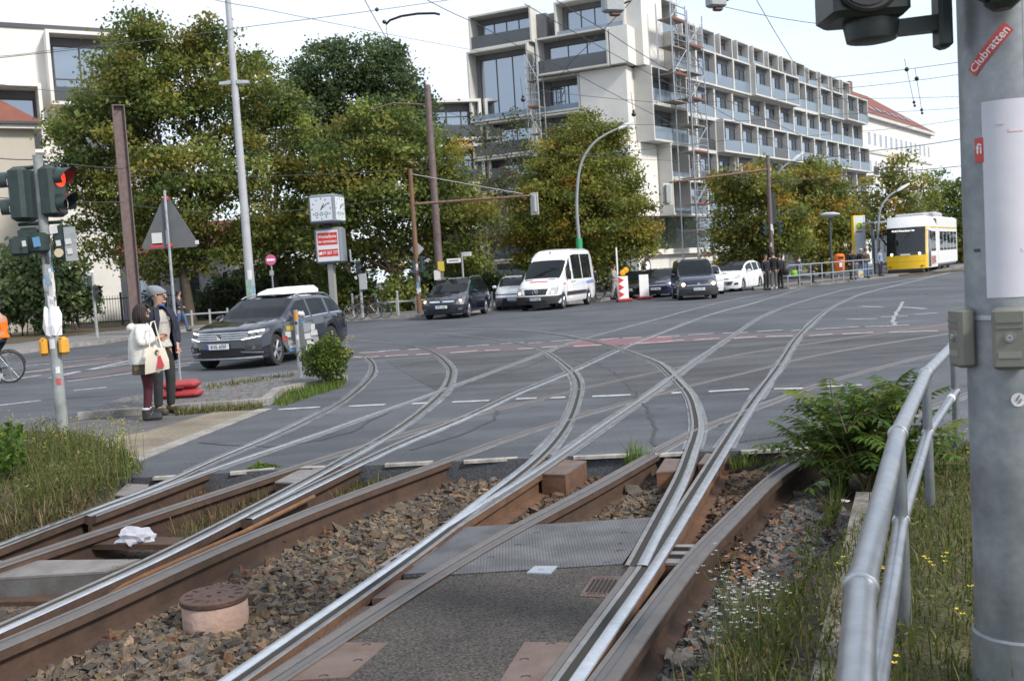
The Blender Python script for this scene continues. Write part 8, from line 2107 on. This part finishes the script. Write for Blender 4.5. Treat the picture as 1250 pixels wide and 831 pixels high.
bp=base_at(1074,336,70,.13); t=empty('shelter_panel',bp,R_(15),'dark blue-grey shelter frame between the stop and the tram','shelter'); b=MB(); b.bbox((-.5,-.1,0),(-.38,.1,3.4)); b.bbox((.9,-.1,0),(1.0,.1,3.4)); b.build('post',mat('blue grey steel',(.09,.12,.16),.5),t); b=MB(); b.bbox((-.37,-.02,.5),(.89,.02,2.9)); b.build('glass_panel',glassy('shelter glass',(.6,.65,.7),.3),t); b=MB(); b.bbox((-.6,-.5,3.4),(1.1,.9,3.52)); b.build('roof',GREYPAINT,t)
# railing along the platform edge
ra=G(962,351,.13); rb2=G(1066,340,.13); dd=(rb2-ra); Ld=dd.length; az=math.atan2(dd.y,dd.x)
t=empty('railing',ra,az,'long two-bar steel railing along the tram stop platform','railing')
for k in range(9):
    b=MB(); b.cyl((Ld*k/8,0,0),(Ld*k/8,0,1.08),.03,n=6); b.build('post',STEEL,t)
for z in (.55,1.08): b=MB(); b.cyl((0,0,z),(Ld,0,z),.035,n=6); b.build('rail',STEEL,t)
# low wooden rail at the far verge behind the estate car
for (x0,y0,x1,y1,Z,lab) in [(168,394,300,386,49.5,'low rail fence along the leafy verge left of the lamp mast'),(462,392,602,384,49.0,'low rail fence behind the people carrier')]:
    a=base_at(x0,y0,Z);c=base_at(x1,y1,Z+.5); d=c-a; t=empty('low_fence',a,math.atan2(d.y,d.x),lab,'fence'); n=6
    for k in range(n+1): b=MB(); b.cyl((d.length*k/n,0,0),(d.length*k/n,0,.75),.05,n=6); b.build('post',GREYPAINT,t)
    b=MB(); b.cyl((0,0,.55),(d.length,0,.55),.045,n=6); b.build('rail',GREYPAINT,t)
for k,(x,y) in enumerate([(432,392),(487,391)]):
    bp=base_at(x,y,46.8); t=pole_thing('bollard',['short grey post left of the parked bicycles','short grey post right of the parked bicycles'][k],'bollard',bp,1.05,.05,.05,GREYPAINT); b=MB(); b.sphere((0,0,1.05),.06,8,6); b.build('cap',GREYPAINT,t)
# round pink sign
bp=base_at(336,385,50); t=pole_thing('no_entry_sign','small round pinkish-red sign on a thin post below the left trees','road sign',bp,ztop(335,311,50),.035,.035,GREYPAINT); disc(t,'sign_plate',(0,-.05,ztop(335,317,50)),.26,mat('faded pink sign',(.50,.10,.22),.5),.01); b=MB(); b.bbox((-.18,-.07,ztop(335,317,50)-.05),(.18,-.061,ztop(335,317,50)+.05)); b.build('white_bar',WHITE,t)
b=MB(); b.bbox((-.1,-.05,ztop(335,333,50)-.12),(.1,-.04,ztop(335,333,50)+.12)); b.build('small_plate',STICK[1],t)
# far left small signal
bp=base_at(119,412,41); t=pole_thing('pedestrian_signal','small pedestrian signal pole on the far left kerb','traffic signal',bp,ztop(111,333,41),.06,.05,mat('grey mast with stickers',(.33,.34,.34),.6,col2=(.18,.18,.19),vscale=6),'signal poles at the far kerb')
signal_head(t,(-.14,-.1,ztop(112,343,41)),R_(-60),2,.75); signal_head(t,(.2,-.1,ztop(118,356,41)),R_(50),2,.85); b=MB(); b.bevbox((0,0,ztop(111,332,41)),(.14,.1,.1),.02); b.build('cap',WHITE,t)
bp=base_at(21,408,48)
# warning boards
def board(label,px,py,Z,stripes,lamp):
    bp=base_at(px,py,Z,.0); t=empty('warning_board',bp,R_(12),label,'warning board','warning boards at the roadworks'); b=MB(); b.bbox((-.24,-.02,.14),(.24,.02,1.22)); b.build('panel',WHITE,t)
    if stripes:
        for k in range(3):
            z=.18+.34*k; b=MB(); b.add([(-.24,-.026,z),(.04,-.026,z+.17),(-.24,-.026,z+.34)],[(0,1,2)]); b.build('red_arrow',RED,t)
    b=MB(); b.bevbox((0,0,.08),(.75,.4,.15),.04); b.build('rubber_foot',REDP,t)
    if lamp:
        for q,(x,z) in enumerate(((.0,1.38),(.16,1.50))): b=MB(); b.lathe([(.05,-.07),(.14,-.05),(.14,.05),(.05,.07)],c=(x,0,z),n=14,axis='Y'); b.build('amber_lamp',mat('amber lamp',(.75,.33,.01),.3),t,smooth=40)
        b=MB(); b.cyl((-.22,.1,0),(-.22,.1,2.6),.04,n=6); b.build('pole',WHITE,t)
    return t
board('red and white warning board with two amber lamps beside the black saloon',762,369,49.0,True,True); board('plain white warning board between the black saloon and the navy hatchback',787,365,50.5,False,False)
# small give way sign backs hung in the trees
# --- overhead wires
WIRE=mat('wire',(.07,.07,.075),.6,.3)
def wire(label,pts,r=.012,sag=0.0):
    P=[D(x,y,Z) for (x,y,Z) in pts]; c=P[0]; Q=[]
    for i in range(len(P)-1):
        for k in range(6):
            t_=k/6; q=P[i].lerp(P[i+1],t_); q.z-=sag*4*t_*(1-t_); Q.append(q-c)
    Q.append(P[-1]-c); b=MB(); b.tube(Q,r,5); o=b.build('overhead_wire',WIRE,loc=c); return tag(o,label,'wire','overhead tram wires')
WL=[
 ('thin wire crossing the sky above the left trees towards the top of the picture',[(-40,75,30),(310,32,36),(640,-14,42)],.012),
 ('faint wire falling from the top left corner to the apartment block',[(230,-8,40),(310,9,44),(592,64,74)],.014),
 ('diagonal wire from the top edge left of the block across its left face',[(500,-12,28),(580,28,32),(708,93,38),(850,165,44)],.012),
 ('diagonal wire crossing the blank corner wall of the block',[(650,-20,30),(740,38,34),(836,97,40),(1010,180,52)],.013),
 ('wire rising to the right over the left face of the block',[(660,120,50),(700,72,46),(759,13,40),(775,-5,38)],.015),
 ('wire from the hanging box to the signal head at top right',[(873,6,30),(1005,30,30)],.010),
 ('long diagonal wire along the roofline of the block',[(915,-15,34),(968,75,44),(1060,143,62)],.013),
 ('nearly level wire above the red roof, upper one',[(985,98,50),(1172,76,50),(1300,60,50)],.015),
 ('nearly level wire above the red roof, lower one',[(1020,109,50),(1172,91,50),(1300,77,50)],.013),
 ('thick span wire in front of the old house near the mast',[(940,200,58),(1068,184,58),(1172,170,58),(1300,150,58)],.024),
 ('thick span wire over the tram roof',[(940,222,58),(1060,211,58),(1172,203,58),(1300,190,58)],.022),
 ('low wire across the dark windows of the block, upper of three',[(640,108,46),(800,125,48),(1000,120,52),(1172,118,54)],.012),
 ('low wire across the dark windows of the block, middle of three',[(640,150,46),(830,152,48),(1000,140,52),(1172,132,54)],.012),
 ('low wire across the dark windows of the block, lowest of three',[(700,190,46),(880,172,48),(1060,160,52),(1172,146,54)],.012),
 ('thin wire at the left edge over the white building',[(-20,70,40),(64,61,44),(150,50,48)],.012),
 ('thin wire at the left edge below the first',[(-20,100,40),(90,113,44),(150,118,44)],.012),
 ('wire from the brown H pole towards the left signal, upper',[(-30,190,36),(44,195,38),(150,206,43)],.020),
 ('wire from the brown H pole towards the left signal, lower',[(-30,238,36),(35,242,38),(152,247,43)],.018),
 ('wire from the left signal top rising to the right',[(46,195,40),(100,165,46),(146,135,43)],.010),
 ('level wire between the brown H pole and the tall dark pole, upper',[(152,205,43.5),(300,216,46),(528,205,48)],.013),
 ('level wire between the brown H pole and the tall dark pole, lower',[(152,250,43.5),(300,262,46),(505,240,47)],.012),
 ('wire from the tall dark pole falling to the right signal mast',[(528,130,48),(700,190,54),(934,200,61)],.012),
 ('top wire leaving the tall dark pole towards the top of the picture',[(521,110,48),(480,60,36),(443,-4,28)],.012),
 ('contact wire over the right carriageway ending near the tram',[(640,5,30),(850,120,44),(1000,200,60),(1090,232,72)],.012),
]
for lab,pts,r_ in WL: wire(lab,pts,r_,.05)
# curved insulated bracket hanging in the sky
c=D(471,30,30); t=empty('wire_bracket',c,0,'dark curved wire bracket hanging in the sky above the middle trees','wire fitting'); q=[D(x,y,30)-c for x,y in ((471,30),(476,25),(490,20),(510,17),(530,16.5),(537,18))]; b=MB(); b.tube(q,.035,6); b.build('rod',BLACK,t,smooth=60); b=MB(); b.tube([(0,0,0),D(476,68,30)-c],.010,5); b.build('hanger',WIRE,t)
for (x,y) in ((460,12),(469,27)): b=MB(); b.sphere(D(x,y,30)-c,.06,8,6); b.build('insulator',BLACK,t)
for k,(x0,y0,x1,y1) in enumerate([(1104,72,1117,131),(1117,84,1126,140)]):
    c=D(x0,y0,45); t=empty('wire_insulator',c,0,['left','right'][k]+' one of two hanging insulator strings in the sky left of the mast','insulator','hanging insulator strings'); d=D(x1,y1,45)-c; b=MB(); b.tube([(0,0,0),d],.012,5); b.build('rod',WIRE,t)
    for f,rr in ((.22,.10),(.9,.07),(.97,.06)): b=MB(); b.sphere(d*f,rr,8,6); b.build('insulator',BLACK,t)
for k,(x,y,w,h) in enumerate([(748,6,.62,.45),(874,3,.55,.30)]):
    c=D(x,y,30); t=empty('hanging_lamp',c,R_(20),['grey span-wire lamp at the top edge over the left face of the block','grey span-wire lamp at the top edge over the long face of the block'][k],'hanging lamp','lamps hung from the wires'); b=MB(); b.bevbox((0,0,0),(w,.35,h),.05); b.build('lamp_housing',GREYPAINT,t,smooth=40); b=MB(); b.bevbox((.05,0,-h/2-.05),(w*.5,.2,.09),.03); b.build('rusty_clamp',RUSTP,t); b=MB(); b.cyl((0,0,h/2),(0,0,h/2+1.2),.012,n=5); b.build('hanger',WIRE,t); b=MB(); b.cyl((w*.3,0,-.02),(w*.9,0,.12),.03,n=5); b.build('connector',BLACK,t)
for k,(x,y) in enumerate([(635,120),(770,138)]):
    c=D(x,y-25,44); t=empty('wire_insulator',c,0,['bead-like insulator on a hanger before the blank wall, left one','bead-like insulator on a hanger before the blank wall, right one'][k],'insulator','hanging insulator strings'); d=D(x+9,y+42,44)-c; b=MB(); b.tube([(0,0,0),d],.011,5); b.build('rod',WIRE,t); b=MB(); b.sphere(d*.4,.10,8,6); b.sphere(d*.4+Vector((0,0,.14)),.06,8,6); b.build('insulator',BLACK,t)
# ------------------------------------------------------------------ foreground mast and railing
GALV=ground_mat('galvanised steel with spangle',(.245,.265,.28),(.185,.205,.22),(.32,.34,.355),fine=26,patch=3.5,speck=.10,rough=.5,bump=.05)
GALV.node_tree.nodes['Principled BSDF'].inputs['Metallic'].default_value=.55
GALR=mat('brushed galvanised rail',(.36,.37,.39),.36,.9,var=.14,vscale=12,bump=.03,bscale=60)
GALP=mat('blue grey galvanised post',(.17,.19,.205),.5,.5,var=.15,vscale=8)
# railing: posts positions from the photo
posts=[(1166,436,1172,577),(1129,455,1143,644),(1099,530,1120,815)]
P=[]
for (tx,ty,bx_,by) in posts:
    q=G(bx_,by,.0); P.append(q)

ZT,ZM_=.885,.50
TP=[G(x,y,ZT) for x,y in [(1164,421),(1130,456),(1096,530),(1051,717),(1044,831)]]
MP=[G(x,y,ZM_) for x,y in [(1172,493),(1137,556),(1109,670),(1092,831)]]
d=(TP[4]-TP[3]).normalized(); TP=TP[:4]+[TP[3]+d*.9,TP[3]+d*2.2]
MQ=[Vector((p.x,p.y,ZM_)) for p in TP]
o_=Vector((TP[1].x,TP[1].y,0)); t=empty('railing',o_,0,'two-bar galvanised steel railing along the grass beside the near mast','railing')
def LIN(Q): return [tuple(np.array(Q[i])*(1-k/10)+np.array(Q[i+1])*k/10) for i in range(len(Q)-1) for k in range(10)]+[Q[-1]]
def dense(Q): return [Vector((x,y,Q[0].z))-o_ for x,y in smooth_poly(LIN([(q.x,q.y) for q in Q]),.06,.05)]
for k,p in enumerate(TP):
    q=p-o_; q.z=0; dr=(TP[min(k+1,5)]-TP[max(k-1,0)]).normalized()
    b=MB(); b.tube([q+Vector((0,0,-.15)),q+Vector((0,0,ZT-.03))],.030,12); b.build('post',GALP,t,smooth=60)
    for z,rr in ((ZT,.0385),(ZM_,.034)):
        c=Vector((q.x,q.y,z)); b=MB(); b.tube([c-dr*.020,c-dr*.016,c+dr*.016,c+dr*.020],[rr,rr+.005,rr+.005,rr],16); b.build('collar',GALR,t,smooth=40)
b=MB(); b.tube(dense(TP),.0365,18); b.build('top_rail',GALR,t,smooth=60)
mq=dense(MQ); b=MB(); b.tube(mq,.032,18); b.build('middle_rail',GALR,t,smooth=60)
b=MB(); b.sphere(dense(TP)[0],.0385,12,8); b.build('end_cap',GALP,t,smooth=60)
b=MB(); k=6; b.tube([mq[k],mq[k+1],mq[k+2]],.0335,14); b.build('tape',mat('white tape',(.55,.55,.55),.5),t,smooth=60)
# mast
Zm_=3.7; pl=D(1191,790,Zm_); pt=D(1172,100,Zm_); mr=.145
mx0=pl.x+mr+.012
t=empty('signal_mast',(mx0,Zm_,-.05),0,'thick galvanised signal mast at the right edge with stickers and lock boxes','signal mast')
b=MB(); b.tube([(0,0,0),(0,0,1.6),(0,0,5.5)],[mr,mr-.004,mr-.016],48); b.build('mast',GALV,t,smooth=60)
def zf(py,px=1190): return D(px,py,Zm_-.10).z+.05
b=MB(); zz0=zf(785,1200); b.tube([(0,0,0),(0,0,zz0-.03),(0,0,zz0),(0,0,zz0+.008)],[mr+.012,mr+.012,mr+.011,mr+.001],48,caps=False); b.build('base_sleeve',GALV,t,smooth=40)
b=MB(); a_=R_(-84); b.tube([((mr-.001-.0028*z)*math.cos(a_),(mr-.001-.0028*z)*math.sin(a_),z) for z in np.linspace(0,5,11)],.0022,5); b.build('weld_seam',mat('weld seam',(.20,.21,.22),.6,.4),t)
# lock boxes
BOXC=mat('grey beige cast box',(.17,.17,.145),.5,.15,var=.06,vscale=10)
for (ac,px) in ((math.degrees(math.atan2(-Zm_,-mx0))-66,1187),(math.degrees(math.atan2(-Zm_,-mx0))+1,1221),(math.degrees(math.atan2(-Zm_,-mx0))+60,1256)):
    a_=R_(ac); rz=a_+PI/2; c=Vector(((mr+.022)*math.cos(a_),(mr+.022)*math.sin(a_),zf(414)))
    M=Matrix.Rotation(rz,3,'Z'); b=MB(); b.bevbox(c,(.112,.06,.215),.012,rz=rz); bx2=b.build('lock_box',BOXC,t,smooth=35)
    b=MB(); b.box(c+M@Vector((0,-.0305,.062)),(.085,.006,.010),rz=rz); b.box(c+M@Vector((0,-.0305,.040)),(.085,.006,.006),rz=rz); b.build('raised_rib',BOXC,bx2)
    b=MB(); b.box(c+M@Vector((0,-.031,-.055)),(.075,.003,.022),rz=rz); b.build('name_strip',mat('box strip',(.21,.21,.185),.5),bx2)
    n_=M@Vector((0,-1,0)); disc(bx2,'lock_ring',c+M@Vector((0,-.032,.006)),.017,CHROME,.004,20,n_); disc(bx2,'lock_core',c+M@Vector((0,-.036,.006)),.010,GREYPAINT,.003,16,n_); disc(bx2,'keyhole',c+M@Vector((0,-.0385,.006)),.003,INK,.001,8,n_)
b=MB(); b.tube([(0,0,zf(392)),(0,0,zf(386))],mr+.002,48,caps=False); b.build('strap',STEEL,t,smooth=40)
def rad(z): return mr-.0028*z
def curved(name,m,u0,u1,z0,z1,eps,n=10,rot=0.0,parent=t):
    """sheet wrapped on the mast; u = arc length from the direction facing the camera, positive to the right"""
    b=MB(); vs=[]; uc,zc2=(u0+u1)/2,(z0+z1)/2
    for k in range(n+1):
        for z in (z0,z1):
            u=u0+(u1-u0)*k/n; uu=uc+(u-uc)*math.cos(rot)-(z-zc2)*math.sin(rot); w=zc2+(u-uc)*math.sin(rot)+(z-zc2)*math.cos(rot)
            r_=rad(w)+eps; a_=AC+uu/mr; vs.append((r_*math.cos(a_),r_*math.sin(a_),w))
    b.add(vs,[(2*k,2*k+2,2*k+3,2*k+1) for k in range(n)]); return b.build(name,m,parent,smooth=60)
AC=math.atan2(-Zm_,-mx0)     # towards the camera
p0=zf(365);p1=zf(125); curved('paper_sheet',mat('faded white poster',(.50,.50,.56),.75,col2=(.56,.555,.60),vscale=3,bump=.15,bscale=6),-.068,.20,p0,p1,.003,16)
for (u,z,w) in ((.02,zf(165),.05),(.10,zf(200),.09),(.05,zf(310),.08),(-.02,zf(155),.03)):
    curved('faded_print',mat('faint pink print',(.62,.52,.56),.8),u,u+w,z,z+.012,.0045,6)
R2=mat('red sticker',(.50,.055,.05),.45)
zs_=zf(62); us=-.035; st=curved('red_sticker',R2,us-.096,us+.096,zs_-.021,zs_+.021,.004,10,rot=R_(46))
# lettering bent onto the mast
def bent_text(body,size,uc,zc2,rot,m,eps,name='sticker_text'):
    cu=bpy.data.curves.new(name,'FONT'); cu.body=body; cu.size=size; cu.align_x='CENTER'; cu.align_y='CENTER'; cu.offset=.012*size; cu.resolution_u=3
    o=bpy.data.objects.new(name,cu); COL.objects.link(o); dg=bpy.context.evaluated_depsgraph_get(); dg.update(); me=bpy.data.meshes.new_from_object(o.evaluated_get(dg)); COL.objects.unlink(o); bpy.data.objects.remove(o)
    for v in me.vertices:
        x,y=v.co.x,v.co.y; u=uc+x*math.cos(rot)-y*math.sin(rot); w=zc2+x*math.sin(rot)+y*math.cos(rot); r_=rad(w)+eps; a_=AC+u/mr; v.co=(r_*math.cos(a_),r_*math.sin(a_),w)
    me.materials.clear(); me.materials.append(m); ob=bpy.data.objects.new(name,me); COL.objects.link(ob); ob.parent=t; return ob
bent_text('Clubratten',.041,us,zs_,R_(46),mat('sticker lettering white',(.7,.7,.7),.5),.0055)
curved('small_sticker',R2,-.098,-.064,zf(198),zf(168),.0035,4); bent_text('fi',.05,-.080,zf(182),0,mat('sticker lettering white',(.7,.7,.7),.5),.005)
# round sticker low down
b=MB(); vs=[]; uc=.025; zc2=zf(489)
ring=[]
for k in range(24): 
    u=uc+.024*math.cos(2*PI*k/24); w=zc2+.024*math.sin(2*PI*k/24); r_=rad(w)+.003; a_=AC+u/mr; vs.append((r_*math.cos(a_),r_*math.sin(a_),w))
b.add(vs,[tuple(range(24))]); b.build('round_sticker',STICK[0],t)
curved('sticker_print',mat('grey sticker print',(.16,.16,.17),.7),uc-.013,uc+.010,zc2+.003,zc2+.009,.0045,4,rot=R_(60)); curved('sticker_print',mat('grey sticker print',(.16,.16,.17),.7),uc-.004,uc+.014,zc2-.008,zc2-.002,.0046,4,rot=R_(60))
# dark scratch
curved('scratch',mat('dark scratch',(.05,.05,.055),.6),-.118,-.09,zf(308),zf(304),.002,4)
# signal head on its arm at the top
SD=mat('dark green signal body',(.020,.030,.028),.4,var=.1,vscale=8)
def U(px,py,Y): return D(px,py,Y)-Vector((mx0,Zm_,-.05))
Yh=Zm_-.12
a0=U(1003,30,Yh);a1=U(1098,-40,Yh)
zb=U(1050,20,Yh).z; x0=U(1017,10,Yh).x; x1=U(1112,10,Yh).x
b=MB(); b.bevbox(((x0+x1)/2,-.02,zb+.45),(x1-x0,.24,.90),.02); hd=b.build('signal_housing',SD,t,smooth=35)
b=MB(); b.lathe([(.115,-.16),(.125,-.155),(.125,-.14),(.10,-.139)],c=((x0+x1)/2-.02,0,zb+.13),n=28,axis='Y',caps=False); b.build('lens_ring',BLACK,hd,smooth=40); disc(hd,'lens',((x0+x1)/2-.02,-.142,zb+.13),.10,mat('dark lens',(.03,.02,.02),.15),.004,24)
q=U(1076,32,Yh); b=MB(); b.lathe([(.050,q.z-.035),(.085,q.z-.028),(.095,zb-.012),(.095,zb)],c=(q.x,-.02,0),n=20); b.build('mount_socket',SD,t,smooth=40)
q2=U(1160,20,Yh); b=MB(); b.loft([[(q.x,-.05,q.z-.02),(q.x,.01,q.z-.02),(q.x,.01,q.z+.03),(q.x,-.05,q.z+.03)],[(q2.x+.02,-.04,q2.z-.025),(q2.x+.02,.02,q2.z-.025),(q2.x+.02,.02,q2.z+.03),(q2.x+.02,-.04,q2.z+.03)]]); b.build('bracket_arm',SD,t)
b=MB(); b.bevbox((q2.x+.015,-.02,q2.z+.22),(.05,.08,.62),.012); b.build('clamp_bar',SD,t)
q3=U(1222,-6,Yh-.1); b=MB(); b.bevbox((q3.x,-mr-.10,q3.z+.16),(.20,.16,.36),.03); hd2=b.build('signal_housing',SD,t,smooth=35); b=MB(); b.lathe([(.03,q3.z-.05),(.055,q3.z-.03),(.06,q3.z)],c=(q3.x,-mr-.08,0),n=14); b.build('mount_socket',SD,hd2)
